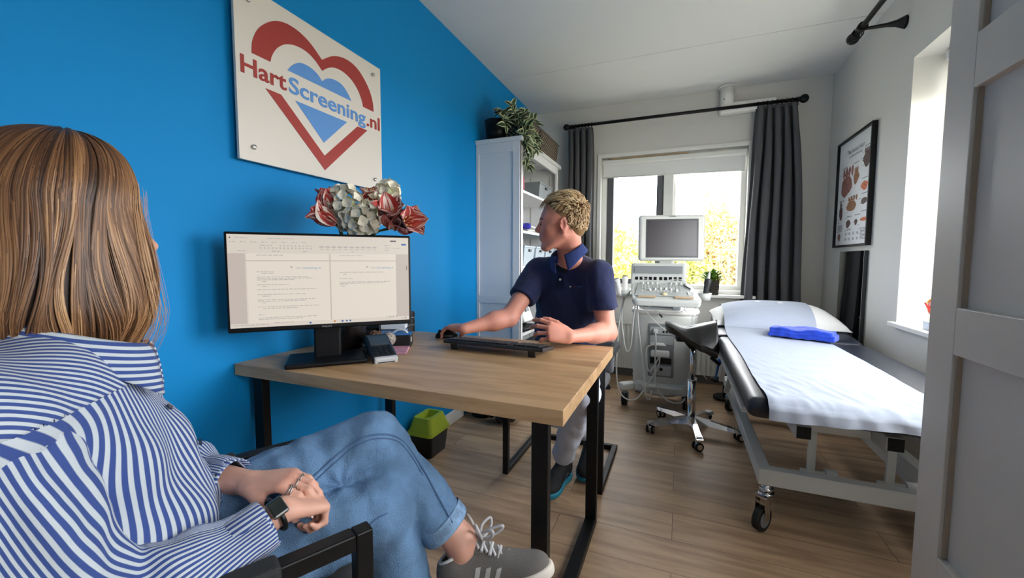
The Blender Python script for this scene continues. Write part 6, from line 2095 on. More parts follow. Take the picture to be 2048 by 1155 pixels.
# polo shirt
M['polo'] = mat('navy pique polo cloth', (20, 32, 76), .85, bump=.25, bscale=900, sheen=.15)
M['polo_in'] = mat('navy collar cloth', (30, 50, 108), .85, bump=.25, bscale=900)
M['tee'] = mat('black undershirt', (14, 15, 20), .9)
pel = np.array([-.56, 2.12, .56])
S = Sdf((-.92, 1.66, .48), (-.18, 2.36, 1.19), .0045)
bo = rotz_(-.30)
S.ell((-.505, 1.985, .955), (.190, .118, .17), bo, 0)
S.ell((-.515, 1.99, 1.03), (.185, .098, .085), bo, .05)
S.ell((-.535, 2.05, .78), (.180, .125, .20), bo, .06)
S.ell((-.555, 2.11, .60), (.185, .135, .13), rotz_(-.15), .06)
S.cap(neck0+np.array([0, .035, -.035]), sL+np.array([-.01, .01, .0]), .060, .062, .04); S.cap(neck0+np.array([0, .035, -.035]), sR+np.array([.01, .01, .0]), .060, .062, .04)
for s_, e_, fr in ((sL, eL, .60), (sR, eR, .60)):
    S9 = Sdf((-.92, 1.66, .48), (-.18, 2.36, 1.19), .0045); S9.cap(s_, e_, .068, .062, 0)
    S9.plane(s_+(e_-s_)*fr, e_-s_); S.join(S9, .03)
S.cap(neck0+np.array([0, 0, -.03]), neck0+np.array([-.03, -.03, .12]), .058, .066, .005, 'sub')
V, F = S.mesh(1)
def cutoff(V, F, s_, e_, fr, far=.2):
    ax = unit(e_-s_); L_ = np.linalg.norm(e_-s_)
    t = (V-s_)@ax
    rad = np.linalg.norm((V-s_)-t[:, None]*ax, axis=1)
    bad = (t > fr*L_) & (rad < .085) & (t < L_+.12)
    return bad
bad = np.zeros(len(V), bool)
# keep the torso itself
tor = (((V-np.array([-.535, 2.04, .80]))@bo)/np.array([.168, .125, .30]))
bad &= ((tor**2).sum(1) > 1.0)
# neck opening
no = np.linalg.norm((V-(neck0+np.array([-.01, -.012, .045])))*np.array([1, 1, .75]), axis=1) < .068

keep = ~bad[F].any(1)
N_ = vnormals(V, F)
V = cloth_noise(V, N_, 9, .011, 3.0, (1, 1, .5)); V = cloth_noise(V, N_, 24, .003, 8.0, (1, 1, .6))
e1 = (np.exp(-((V[:, 2]-.70)/.05)**2)*np.sin(V[:, 2]*150+V[:, 0]*30))*.003
V = V+N_*e1[:, None]
Fk = F[keep]
o = npobj('polo_shirt', V-MO, Fk, 'polo', man); md = o.modifiers.new('s', 'SOLIDIFY'); md.thickness = .0025; md.offset = -1
def band(cx_, ax, r, w_, th=.003, seg=40, flatn=None):
    q = bmesh.new(); ax = Vector(ax).normalized(); d, a, b_ = fwd_basis(ax)
    return q
# collar: stand and turned-down leaf
def collar_mesh(nc, axis, front, rad, hgt, drop, gap, parent, m, name='collar', point=.04, flare=.016, attr=False, org=None):
    ax = unit(axis); fr = unit(np.array(front)-ax*(np.array(front)@ax)); sd = np.cross(ax, fr)
    nu, nv = 60, 14
    V = []; U = []
    for i in range(nu+1):
        a = gap+(2*pi-2*gap)*i/nu
        fa = cos(a)          # 1 front, -1 back
        tip = max(0, cos(a))**3
        for j in range(nv+1):
            v = j/nv
            if v < .4:
                s = v/.4; r = rad[0]+.002*s; z = hgt*s*(1+.15*(-fa))
                r2 = rad[1]+.002*s
            else:
                s = (v-.4)/.6; r = rad[0]+.002+flare*(s**.7)*(1+.7*tip); r2 = rad[1]+.002+flare*(s**.7)*(1+.9*tip)
                z = hgt*(1+.15*(-fa))+.004*sin(min(1, s*4)*pi/2)*(1 if s < .25 else 1)-(drop+point*tip)*s**1.1
            p = np.array(nc)+fr*r2*cos(a)+sd*r*sin(a)+ax*z
            V.append(p-org); U.append(z if v >= .4 else -z)
    F = []
    for i in range(nu):
        for j in range(nv): k = i*(nv+1)+j; F.append((k, k+1, k+nv+2, k+nv+1))
    o = npobj(name, np.array(V), np.array(F), m, parent, {'u': np.array(U)})
    md = o.modifiers.new('s', 'SOLIDIFY'); md.thickness = .0025
    return o
fm = unit(np.array([-.28, -.95, 0]))
collar_mesh(at(1138, 514, 1.87), (-.30, -.30, 1), fm, (.066, .066), .040, .044, .32, man, 'polo_in', point=.034, flare=.022, org=MO)
S = Sdf((-.62, 1.80, .96), (-.38, 2.02, 1.14), .004); S.ell(neck0+np.array([0, .0, -.04]), (.058, .062, .07), None, 0); V, F = S.mesh(1); npobj('undershirt', V-MO, F, 'tee', man)
# placket, buttons and chest print follow the chest surface
def on_chest(px, py, d0=1.5):
    """first point of the shirt surface met looking from the photographer's side"""
    dirv = at(px, py, 1.0)-np.array([0, 0, CAM_Z]); dirv /= np.linalg.norm(dirv)
    return dirv
from mathutils.bvhtree import BVHTree
def bvh_of(o):
    me = o.data
    return BVHTree.FromPolygons([v.co[:] for v in me.vertices], [p.vertices[:] for p in me.polygons])
shirt_o = [c for c in man.children if c.name.startswith('polo_shirt')][0]
bvh = bvh_of(shirt_o)
def hit(px, py):
    o_ = Vector((0, 0, CAM_Z))-Vector(MO); d_ = Vector(at(px, py, 1.0))-Vector((0, 0, CAM_Z))
    return bvh.ray_cast(o_, d_.normalized())
q = bmesh.new(); prev = None
pts_ = []
for k in range(9):
    h_ = hit(1123-k*.3, 522+k*7)
    if h_[0] is not None: pts_.append((h_[0]+h_[1]*.002, h_[1]))
for (a, na), (b_, nb) in zip(pts_[:-1], pts_[1:]):
    s_ = na.cross(b_-a).normalized()*.012
    q.faces.new([q.verts.new(v) for v in (a-s_, a+s_, b_+s_, b_-s_)])
r_ = bmesh.ops.solidify(q, geom=q.faces[:], thickness=.0015)
obj('placket', q, 'polo', man)
for (px, py) in ((1120, 541), (1121, 559)):
    h_ = hit(px, py)
    if h_[0] is not None:
        q = bmesh.new(); p = h_[0]+h_[1]*.004; cyl(q, p, p+h_[1]*.002, .0055, seg=16); obj('button', q, 'white_trim', man)
h_ = hit(1141, 575)
if h_[0] is not None:
    X_ = Vector(RIGHT); X_ = (X_-h_[1]*X_.dot(h_[1])).normalized(); Y_ = h_[1].cross(X_)
    q = bmesh.new(); p = h_[0]+h_[1]*.003
    put_text(q, 'Hart', .010, p+X_*.012, X_, Y_); obj('chest_print', q, mat('dark red print', (130, 60, 70), .7), man)
    q = bmesh.new(); put_text(q, 'Screening', .010, p+X_*.034, X_, Y_); obj('chest_print', q, mat('blue print', (90, 130, 190), .7), man)
    q = bmesh.new(); poly_prism(q, [tuple(p+X_*x+Y_*y) for x, y in ((0, 0), (.005, .005), (.005, .008), (.0025, .009), (0, .007), (-.0025, .009), (-.005, .008), (-.005, .005))], tuple(h_[1]*.0005)); obj('chest_print', q, mat('white print', (214, 214, 220), .7), man)

# trousers
M['white_cotton'] = mat('white work trousers', (214, 220, 236), .85, bump=.25, bscale=60)
hipL = np.array([-.455, 2.12, .545]); hipR = np.array([-.655, 2.12, .545])
kL = np.array([-.375, 1.735, .545]); kR = np.array([-.74, 1.84, .46])
aL = np.array([-.525, 1.985, .130]); aR = np.array([-.425, 2.20, .185])
TB = ((-.92, 1.58, .04), (-.20, 2.32, .72), .005); S = Sdf(*TB)
S.ell((-.555, 2.13, .57), (.19, .13, .10), None, 0)
for h_, k_, a_ in ((hipL, kL, aL), (hipR, kR, aR)):
    S9 = Sdf(*TB); S9.cap(h_, k_, .085, .068, 0); S9.cap(k_, a_+(a_-k_)*.1, .066, .054, .03); S9.plane(a_, a_-k_); S.join(S9, .02)
    ax = unit(a_-k_)
V, F = S.mesh(2)
bad = np.zeros(len(V), bool)
for k_, a_ in ((kL, aL), (kR, aR)):
    pass
V = cloth_noise(V, vnormals(V, F), 14, .010, 5.0, (1, 1, .6))
o = npobj('trousers', V-MO, F[~bad[F].any(1)], 'white_cotton', man); md = o.modifiers.new('s', 'SOLIDIFY'); md.thickness = .002; md.offset = -1

def shoe(parent, org, heel, toe, up, L_, m_up, m_sole, m_det, name='shoe', ankle=None):
    """heel and toe are the sole end points"""
    X = unit(np.array(toe)-np.array(heel)); U_ = np.array(up, float); U_ = unit(U_-X*(U_@X)); Y = np.cross(U_, X)
    R_ = np.stack([X, Y, U_], 1); H = np.array(heel, float)
    def p(x, y, z): return H+R_@np.array([x, y, z])*(L_/.28)
    s = L_/.28
    lo = H-.33*s; hi = H+.33*s
    lo = np.minimum(H, p(.28, 0, 0))-.13*s; hi = np.maximum(H, p(.28, 0, 0))+.13*s
    S1 = Sdf(lo, hi, .0032)
    S1.ell(p(.055, 0, .055), np.array([.056, .036, .05])*s, R_, 0); S1.ell(p(.13, 0, .045), np.array([.085, .040, .040])*s, R_, .03); S1.ell(p(.215, .003, .032), np.array([.062, .045, .030])*s, R_, .03)
    S1.cap(p(.055, 0, .06), p(.05, 0, .095), .036*s, .037*s, .02*s); S1.cap(p(.09, 0, .085), p(.17, 0, .055), .025*s, .022*s, .02*s)
    S1.plane(p(0, 0, .012), -U_); S1.plane(p(.05, 0, .100), R_@np.array([-.25, 0, 1.0]))
    S1.cap(p(.052, 0, .075), p(.046, 0, .14), .027*s, .031*s, .004, 'sub')
    V, F = S1.mesh(1); up_ = npobj(name, V-org, F, m_up, parent)
    S1 = Sdf(lo, hi, .0032)
    S1.ell(p(.06, 0, .015), np.array([.064, .040, .05])*s, R_, 0); S1.ell(p(.14, 0, .015), np.array([.10, .042, .05])*s, R_, .03); S1.ell(p(.215, .003, .015), np.array([.070, .050, .05])*s, R_, .03)
    S1.plane(p(0, 0, .027), U_, .004); S1.plane(p(0, 0, 0), -U_, .006)
    V, F = S1.mesh(1); npobj('sole', V-org, F, m_sole, up_)
    return p, R_, s, up_
M['shoe_black'] = mat('black mesh shoe', (20, 21, 24), .7, bump=.4, bscale=700)
M['teal'] = mat('teal rubber sole', (24, 128, 156), .5)
p_, R_, s_, up1 = shoe(man, MO, np.array([-.515, 2.055, .004]), np.array([-.555, 1.80, .004]), (0, 0, 1), .285, 'shoe_black', 'teal', 'white_trim')
q = bmesh.new()
for k in range(5): tube(q, catmull([tuple(p_(.10+.018*k, -.03, .06-.004*k)-MO), tuple(p_(.10+.018*k, .0, .097-.008*k)-MO), tuple(p_(.10+.018*k, .03, .06-.004*k)-MO)], 5), .002, 5)
for yy in (-.041, .041): tube(q, catmull([tuple(p_(.07, yy, .03)-MO), tuple(p_(.11, yy*1.05, .06)-MO), tuple(p_(.14, yy, .03)-MO), tuple(p_(.17, yy*1.1, .05)-MO)], 5), .0014, 5)
obj('laces', q, mat('grey lace', (120, 150, 170), .7), up1)
hR_ = at(1168, 858, 2.12); tR_ = at(1160, 935, 1.98); 
hR_[2] = max(hR_[2], .10); tR_[2] = .006
tR_ = np.array([-.425, 1.99, .006]); hR_ = np.array([-.42, 2.245, .085])
p_, R_, s_, up2 = shoe(man, MO, hR_, tR_, (0, -.4, 1), .27, 'shoe_black', 'teal', 'white_trim')
q = bmesh.new()
for yy in (-.041, .041): tube(q, catmull([tuple(p_(.07, yy, .03)-MO), tuple(p_(.11, yy*1.05, .06)-MO), tuple(p_(.14, yy, .03)-MO), tuple(p_(.17, yy*1.1, .05)-MO)], 5), .0014, 5)
obj('laces', q, M['grey lace'] if 'grey lace' in M else mat('grey lace', (120, 150, 170), .7), up2)

# ------------------------------------------------------------ THE WOMAN
wom = thing('person', 'seated woman with auburn bob in a blue and white striped shirt and jeans', 'person', (-.84, .42, 0))
WO = np.array([-.84, .42, 0])
Hd = unit(np.array([.455, .891, 0])); Rd = np.array([Hd[1], -Hd[0], 0])   # looks along Hd, her right is Rd
wHC = at(128, 470, .665)
wHR = frame(unit(Hd+Rd*-.12+np.array([0, 0, -.05])))
def wl(r, h, z): return np.array([-.895, .325, 0])+Rd*r+Hd*h+np.array([0, 0, z])
shR = wl(.182, -.062, .915); shL = wl(-.17, 0.0, .95)
elR = at(185, 1290, .545); wrR = at(566, 1018, .735)
elL = wl(-.20, .10, .68); wrL = at(500, 966, .80)
hpR = wl(.08, -.02, .52); hpL = wl(-.09, -.02, .53)
knR = at(760, 1010, .93); ankR = np.array([-.545, .80, .10])
knL = at(745, 885, 1.0); anL = at(925, 1085, 1.0)
S = Sdf((-1.12, .06, .30), (-.25, 1.02, 1.36), .0034)
head_sdf(S, wHC, wHR, .96)
nkw = wl(0, .0, 1.0)
S.cap(wl(0, -.01, .93), wHC+wHR@np.array([-.025, 0, -.05]), .054, .046, .03)
S.ell(wl(0, 0, .84), (.13, .085, .15), np.stack([Rd, Hd, [0, 0, 1]], 1), .03); S.ell(wl(0, 0, .64), (.12, .09, .15), np.stack([Rd, Hd, [0, 0, 1]], 1), .05)
for s_, e_, w_ in ((shR, elR, wrR), (shL, elL, wrL)):
    S.cap(wl(0, -.01, .93), s_, .045, .042, .03); S.cap(s_, e_, .040, .033, .03); S.cap(e_, w_, .034, .0225, .03)
S.cap(hpR, knR, .07, .055, .04); S.cap(hpL, knL, .07, .055, .04); S.cap(knL, knL+(anL-knL)*.35, .052, .052, .03); S.cap(knL+(anL-knL)*.35, anL, .050, .034, .03)
S.cap(knR, ankR+(knR-ankR)*.5, .052, .05, .03)
S.ell(anL+np.array([.01, -.028, .0]), (.012, .012, .014), None, .012)
hl = at(886, 1203, .985); toe_ = at(1108, 1146, .975)
sX = unit(toe_-hl); sU = anL-(hl*.75+toe_*.25); sU = unit(sU-sX*(sU@sX))
S.cap(anL, hl+sX*.058+sU*.050, .033, .026, .03); S.cap(hl+sX*.06+sU*.05, hl+sX*.16+sU*.035, .024, .018, .02)
# right hand (below)
fRw = unit(at(628, 1008, .79)-wrR); tRw = unit(np.cross(fRw, (0, 0, 1)))*-1
K1, T1 = hand_sdf(S, wrR, fRw, tRw, np.cross(fRw, tRw), [(1.35, 1.4, .9)]*4, .88, .02, ((.03, .02), (.5, .2, .1), .3))
# left hand (above): knuckles then fingers dropping over it
fLw = unit(at(585, 960, .795)-wrL); 
tLw = unit(np.cross(fLw, (0.0, 0, 1)))
bLw = np.cross(tLw, fLw)
K2, T2 = hand_sdf(S, wrL, fLw, tLw, bLw, [(.55, .50, .25), (.50, .50, .25), (.48, .50, .25), (.50, .45, .25)], .92, .03, ((.03, .02), (.6, .3, .2), .5))
V, F = S.mesh(2)
ti = tint_of(V, [(anL, .05, .15)]+[(k, .014, .3) for k in K2]+[(p, .012, .35) for p, d in T2])
npobj('body', V-WO, F, 'skin_w', wom, {'tint': ti})
nails([(p-WO, d) for p, d in T2[:4]], bLw, wom, 'nail_w', sc=.95)
def ring_on(p0, p1, r, tw=0.0):
    c = p0+(p1-p0)*.45; ax = unit(p1-p0); d, a, b_ = fwd_basis(ax)
    q = bmesh.new(); tube(q, [tuple(Vector(c-WO)+(a*cos(t)+b_*sin(t))*r+d*.002*sin(t*2+tw)) for t in np.linspace(0, 2*pi, 25)[:-1]], .0013, 6, close=True); return q
def seg_pts(K, i, c0): return K[i], K[i]+(fLw*cos(c0)-bLw*sin(c0))*.04*.92
for i, c0 in ((0, .55), (1, .5), (2, .48)):
    a, b_ = seg_pts(K2, i, c0)
    obj('ring', ring_on(a, b_, .0112 if i < 2 else .0106), 'steel', wom, label='silver finger ring')
    if i == 0: obj('ring', ring_on(a+(b_-a)*.15, b_+(b_-a)*.15, .0112, 1.5), 'steel', wom, label='silver finger ring')

# watch on the near wrist
ax = unit(wrR-elR); wc = wrR-ax*.012; d, a, b_ = fwd_basis(ax)
upw = unit(np.array([0, -.3, 1])-ax*(np.array([0, -.3, 1])@ax)); side = np.cross(ax, upw)
q = bmesh.new(); tube(q, [tuple((wc-WO)+(upw*cos(t)*.027+side*sin(t)*.031)) for t in np.linspace(0, 2*pi, 33)[:-1]], .0045, 6, close=True)
band_ = obj('watch_strap', q, 'black_plastic', wom)
wn = unit(upw*.80-side*.6) if (side@np.array([0, -1, 0])) < 0 else unit(upw*.80+side*.6)
wt = np.cross(ax, wn)
Rw = Matrix(((ax[0], wt[0], wn[0]), (ax[1], wt[1], wn[1]), (ax[2], wt[2], wn[2])))
q = bmesh.new(); box(q, tuple(wc+wn*.031-WO), (.027, .032, .009), Rw, .004, 3); cs = obj('watch_case', q, 'steel', band_)
q = bmesh.new(); box(q, tuple(wc+wn*.0360-WO), (.023, .028, .003), Rw, .0014, 2); obj('watch_face', q, mat('dark watch glass', (30, 36, 36), .1), cs)

# hair
def bob():
    g = np.random.default_rng(5)
    C = wHC
    def path(ph, lay, t, rng=None):
        """ph azimuth from the face (0) round the head, lay 0..1 inner to outer, t 0..1 root to tip"""
        f = np.cos(ph); l = np.sin(ph)
        rf = np.where(f > 0, .112, .118); rl = .098
        th = np.clip(t/.42, 0, 1)*pi/2
        dome = t < .42
        R1 = 1/np.sqrt((f/rf)**2+(l/rl)**2)
        R1 = R1*(.90+.10*lay)
        fall = np.clip((t-.42)/.58, 0, 1)
        rad = R1*np.sin(th)**.85
        z = .045+(.108+.012*lay)*np.cos(th)
        bul = 1+.16*np.sin(fall*2.3)-.40*np.clip(fall-.70, 0, 1)**1.5*3.4*(.5+.5*lay)
        rad = rad*bul
        ln = .238
        z = z-fall*ln
        # front locks hang a little further forward
        return rad*f*(1+.10*fall*(f > .2)), rad*l, z
    n = 12500; k = 26
    ph = g.uniform(.62, 2*pi-.62, n); lay = g.uniform(0, 1, n)**.6
    cid = np.round(ph*13)/13
    t = np.linspace(0.02, 1, k)
    tt = t[None, :]*(1-.10*g.uniform(0, 1, n)[:, None])
    # locks: pull strands towards lock centres lower down
    cn = np.array([mnoise.noise(Vector((c*7.7, 1.3, 0))) for c in cid])
    phv = ph[:, None]+(cid-ph)[:, None]*(.26*(np.arange(n) % 3 > 0))[:, None]*tt**2+.10*np.sin(tt*8+ph[:, None]*5)*tt+.05*np.sin(tt*9+cn[:, None]*9)*tt
    # side parting: hair sweeps across from the crown
    phv = phv+.22*(1-np.clip(tt/.4, 0, 1))
    x, y, z = path(phv, lay[:, None], tt)
    rn = 1+.05*cn[:, None]*tt+.018*np.sin(tt*9+g.uniform(0, 6, n)[:, None])*tt
    x = x*rn; y = y*rn
    z = z+g.normal(0, .0015, n)[:, None]+.012*cn[:, None]*tt
    P_ = np.stack([x, y, z], -1)
    N_ = np.stack([x, y, np.clip(z-.02, 0, .2)*1.2], -1); N_ /= np.linalg.norm(N_, axis=2, keepdims=True)
    P_ = P_@wHR.T+C-WO; N_ = N_@wHR.T
    w = (.0014*(1-t**3*.75))[None, :]*g.uniform(.5, 1.25, n)[:, None]
    ids = np.clip(.42+.48*cn+g.normal(0, .15, n), 0, 1)
    ids = np.clip(ids[:, None]+(-.24+.34*np.clip(tt/.55, 0, 1)), 0, 1)*np.where(np.arange(n) % 3 > 0, 1, .8)[:, None]
    ribbons('hair', P_, N_, w, ids, 'hair_w', wom)
    # under-volume
    def fn(u, v):
        ph_ = .75+(2*pi-1.5)*u
        a, b2, c2 = path(np.array(ph_), np.array(.25), np.array(min(.97, .0+v)))
        return tuple(wHR@np.array([float(a)*.955, float(b2)*.955, float(c2)-.004])+C-WO)
    V, F = surf(fn, 90, 40)
    npobj('hair', np.array(V), np.array(F), 'hair_w', wom, {'rid': np.full(len(V), .05)})
    # fly-away strands in front
    n = 60
    ph = g.choice([-1, 1], n)*g.uniform(.5, .8, n); tt = np.linspace(.35, 1, k)[None, :]*np.ones((n, 1))
    x, y, z = path(ph[:, None]+.05*np.sin(tt*8), np.ones((n, 1)), tt)
    s = 1+g.uniform(.0, .10, n)[:, None]*tt
    P_ = np.stack([x*s, y*s, z+g.normal(0, .01, n)[:, None]], -1)@wHR.T+C-WO
    N_ = np.stack([x, y, z*0], -1)@wHR.T; N_ /= np.linalg.norm(N_, axis=2, keepdims=True)
    ribbons('hair', P_, N_, np.full((n, k), .0004), g.uniform(.6, 1, n), 'hair_w', wom)
bob()

# jeans
M['denim'] = mat('washed blue denim', (104, 140, 178), .9, bump=1.0, bscale=420, var=.26, vscale=14)
M['denim_seam'] = mat('denim seam', (78, 108, 146), .9, bump=.5, bscale=500)
M['denim_hem'] = mat('faded denim hem', (128, 160, 194), .9, bump=.6, bscale=400, var=.3, vscale=60)
JB = ((-1.14, .10, .10), (-.28, 1.02, .82), .0048); S = Sdf(*JB)
S.ell(wl(0, -.03, .56), (.175, .14, .11), np.stack([Rd, Hd, [0, 0, 1]], 1), 0)
S9 = Sdf(*JB); S9.cap(hpR, knR, .088, .068, 0); S9.cap(knR, ankR, .066, .056, .03); S.join(S9, .03)
sh = anL-knL
S9 = Sdf(*JB); S9.cap(hpL+np.array([0, 0, .02]), knL, .092, .072, 0); S9.cap(knL, knL+sh*.95, .070, .058, .02); S9.plane(knL+sh*.83, sh); S.join(S9, .007)
V, F = S.mesh(2)
ax = unit(sh); cutp = knL+sh*.84
t = (V-cutp)@ax; rad = np.linalg.norm((V-cutp)-t[:, None]*ax, axis=1)
bad = np.zeros(len(V), bool)
N_ = vnormals(V, F); V = cloth_noise(V, N_, 11, .009, 2.0); V = cloth_noise(V, N_, 34, .0022, 6.0)
# creases fanning from the bent knee and crossing
kc = knL+np.array([-.02, -.01, -.05])
dk = V-kc; rr2 = np.linalg.norm(dk, axis=1)
angk = np.arctan2(dk[:, 2], dk@unit(ax*[1, 1, 0]))
V = V+N_*(.006*np.exp(-(rr2/.11)**2)*np.sin(angk*9+rr2*30))[:, None]
hs = at(560, 1000, .8); dk = V-hs
V = V+N_*(.0035*np.exp(-(np.linalg.norm(dk, axis=1)/.16)**2)*np.sin((dk@Hd)*120))[:, None]
o = npobj('jeans', V-WO, F[~bad[F].any(1)], 'denim', wom); md = o.modifiers.new('s', 'SOLIDIFY'); md.thickness = .002; md.offset = -1
jb = BVHTree.FromPolygons([tuple(p) for p in V], [tuple(f) for f in F.tolist()])
def jhit(px, py):
    o_ = Vector((0, 0, CAM_Z)); d_ = (Vector(at(px, py, 1.0))-o_).normalized(); return jb.ray_cast(o_, d_)
def seam(pix, r, m, lift=.0005, name='seam'):
    pts = catmull([(a, b, 0) for a, b in pix], 7); out = []
    for p in pts:
        h_ = jhit(p[0], p[1])
        if h_[0] is not None and (not out or (h_[0]-Vector(out[-1])).length < .06): out.append(tuple(h_[0]+h_[1]*lift))
    if len(out) > 2:
        q = bmesh.new(); tube(q, [tuple(Vector(p)-Vector(WO)) for p in out], r, 6); obj(name, q, m, wom)
seam([(612, 965), (680, 905), (725, 875), (760, 868), (790, 872), (815, 892), (850, 945), (880, 1000), (905, 1045)], .0022, 'denim_seam')
seam([(618, 972), (686, 911), (731, 882), (765, 876), (795, 882), (818, 905), (846, 950)], .0016, 'denim_seam')
seam([(712, 1072), (735, 1052), (755, 1035), (775, 1025)], .0018, 'denim_seam')
# hem band
d, a, b_ = fwd_basis(ax)
q = bmesh.new(); prof = []
for (t_, r_) in ((-.030, .0600), (-.002, .0592), (.003, .0570), (.001, .0545), (-.03, .055)):
    prof.append((r_, t_))
lathe(q, prof, 40, tuple(cutp-WO), rot=Vector(ax).to_track_quat('Z', 'Y').to_matrix())
obj('hem', q, 'denim_hem', wom)

# sneaker
M['suede'] = mat('grey suede', (112, 108, 104), .95, bump=.5, bscale=400)
M['off_white'] = mat('off white rubber', (226, 218, 206), .6)
M['stripe_white'] = mat('white leather stripe', (238, 236, 234), .5)
pass
p_, R_, s_, up3 = shoe(wom, WO, hl, toe_, unit(anL-(hl*.75+toe_*.25)), .275, 'suede', 'off_white', 'stripe_white', 'sneaker')
sb = bvh_of(up3)
def shoe_side(x, z, sgn):
    a = Vector(p_(x, sgn*.12, z)-WO); b2 = Vector(p_(x, 0, z)-WO)
    return sb.ray_cast(a, (b2-a).normalized())
sgn = -1 if (p_(.1, -.1, 0)-p_(.1, .1, 0))@np.array([0, -1, 0]) > 0 else 1
for sg in (-1, 1):
    for k in range(3):
        q = bmesh.new(); row = []
        for j in range(7):
            f_ = j/6; z = .026+(.070-.006*k-.026)*f_
            r_ = []
            for e_ in (0, 1):
                h_ = shoe_side(.098+k*.0245+.012*e_-.018*(1-f_)+.01+.012*0, z, sg)
                if h_[0] is not None: r_.append(q.verts.new(h_[0]+h_[1]*.0012))
            if len(r_) == 2: row.append(r_)
        for A, B in zip(row[:-1], row[1:]): q.faces.new((A[0], A[1], B[1], B[0]))
        if q.faces: bmesh.ops.solidify(q, geom=q.faces[:], thickness=.001)
        obj('side_stripe', q, 'stripe_white', up3, label='white side stripe')
S1 = Sdf(p_(.14, 0, .09)-.14, p_(.14, 0, .09)+.14, .0032); S1.cap(p_(.082, 0, .118), p_(.19, 0, .052), .024*s_, .018*s_, 0); S1.cap(p_(.075, 0, .132), p_(.10, 0, .105), .017*s_, .022*s_, .01); V, F = S1.mesh(1); npobj('tongue', V-WO, F, 'suede', up3)
q = bmesh.new(); prev = None
for k in range(5):
    x = .112+k*.018; z = .122-.0125*k
    tube(q, catmull([tuple(p_(x-.004, -.024, z-.012)-WO), tuple(p_(x+.004, 0, z+.003)-WO), tuple(p_(x-.004, .024, z-.012)-WO)], 6), .0045, 6)
    tube(q, catmull([tuple(p_(x+.010, -.024, z-.016)-WO), tuple(p_(x-.002, 0, z+.006)-WO), tuple(p_(x-.006, .024, z-.010)-WO)], 6), .0032, 6)
for (dx, dy, h) in ((-.018, .022, .055), (.004, -.03, .045), (-.028, -.01, .04), (.02, .03, .03), (.03, -.035, .025), (.045, -.01, .02)):
    tube(q, catmull([tuple(p_(.125, 0, .118)-WO), tuple(p_(.122+dx*.6, dy*.6, .12+h*.7)-WO), tuple(p_(.126+dx*1.4, dy*1.2, .12+h*.9)-WO), tuple(p_(.132+dx, dy, .12+h*.3)-WO), tuple(p_(.13, 0, .114)-WO)], 7), .0036, 6)
obj('laces', q, mat('pale grey laces', (204, 202, 204), .8), up3)
q = bmesh.new(); tube(q, [tuple(p_(.052+.036*cos(t), .034*sin(t), .1005+.010*cos(t))-WO) for t in np.linspace(0, 2*pi, 25)[:-1]], .0045, 6, close=True); obj('collar_lining', q, 'stripe_white', up3)

# striped shirt -------------------------------------------------------------
SB, SWh = (50, 74, 138), (192, 200, 206)
M['stripes'] = attr_mat('blue and white striped cotton', (SB, SWh), 'u', 1/.0098, .85, .05, .15, 700, .035)
LOC = np.stack([Rd, Hd, np.array([0, 0, 1.0])], 1)
S = Sdf((-1.20, .04, .46), (-.55, .66, 1.10), .0048)
S.ell(wl(.0, -.02, .85), (.178, .115, .155), LOC, 0)
S.ell(wl(.0, .045, .79), (.150, .10, .09), LOC, .05)
S.ell(wl(.0, .045, .66), (.185, .155, .12), LOC, .06)
S.ell(wl(.0, .03, .56), (.19, .16, .09), LOC, .05)
S.cap(wl(0, -.01, .940), shR, .066, .086, .04); S.cap(wl(0, -.01, .940), shL, .066, .080, .04)
V, F = S.mesh(2); N_ = vnormals(V, F)
V = cloth_noise(V, N_, 7, .016, 4.0, (1, 1, .55))
P2 = (V-wl(0, 0, 0))@LOC
dg = np.sin(P2[:, 0]*38+P2[:, 2]*26)*np.exp(-((P2[:, 2]-.74)/.12)**2)
V = V+N_*(.004*dg)[:, None]
fc = V[F].mean(1)
fz = (fc-wl(0, 0, 0))@LOC
seamz = .925+.0*fz[:, 0]
neckhole = np.linalg.norm((fc-wl(0, .015, 1.0))*np.array([1, 1, .8]), axis=1) < .06
yoke = (fz[:, 2] > seamz) & ~neckhole
low = (fz[:, 2] <= seamz+.004) & ~neckhole
def sub(V, F, mask):
    f = F[mask]; u, inv = np.unique(f, return_inverse=True); return V[u], inv.reshape(f.shape), u
ang = np.arctan2(P2[:, 0], P2[:, 1])
warp = .010*np.sin(P2[:, 2]*16+1)+.006*np.sin(P2[:, 2]*37)
v_, f_, u_ = sub(V, F, low)
o = npobj('shirt', v_-WO, f_, 'stripes', wom, {'u': (ang*.118+warp)[u_]}); md = o.modifiers.new('s', 'SOLIDIFY'); md.thickness = .002; md.offset = -1
v_, f_, u_ = sub(V+N_*.002, F, yoke)
arc = P2[:, 0]*.75-(P2[:, 2])*.9+.006*np.sin(P2[:, 1]*20)
o = npobj('shirt_yoke', v_-WO, f_, 'stripes', wom, {'u': arc[u_]}); md = o.modifiers.new('s', 'SOLIDIFY'); md.thickness = .002; md.offset = -1
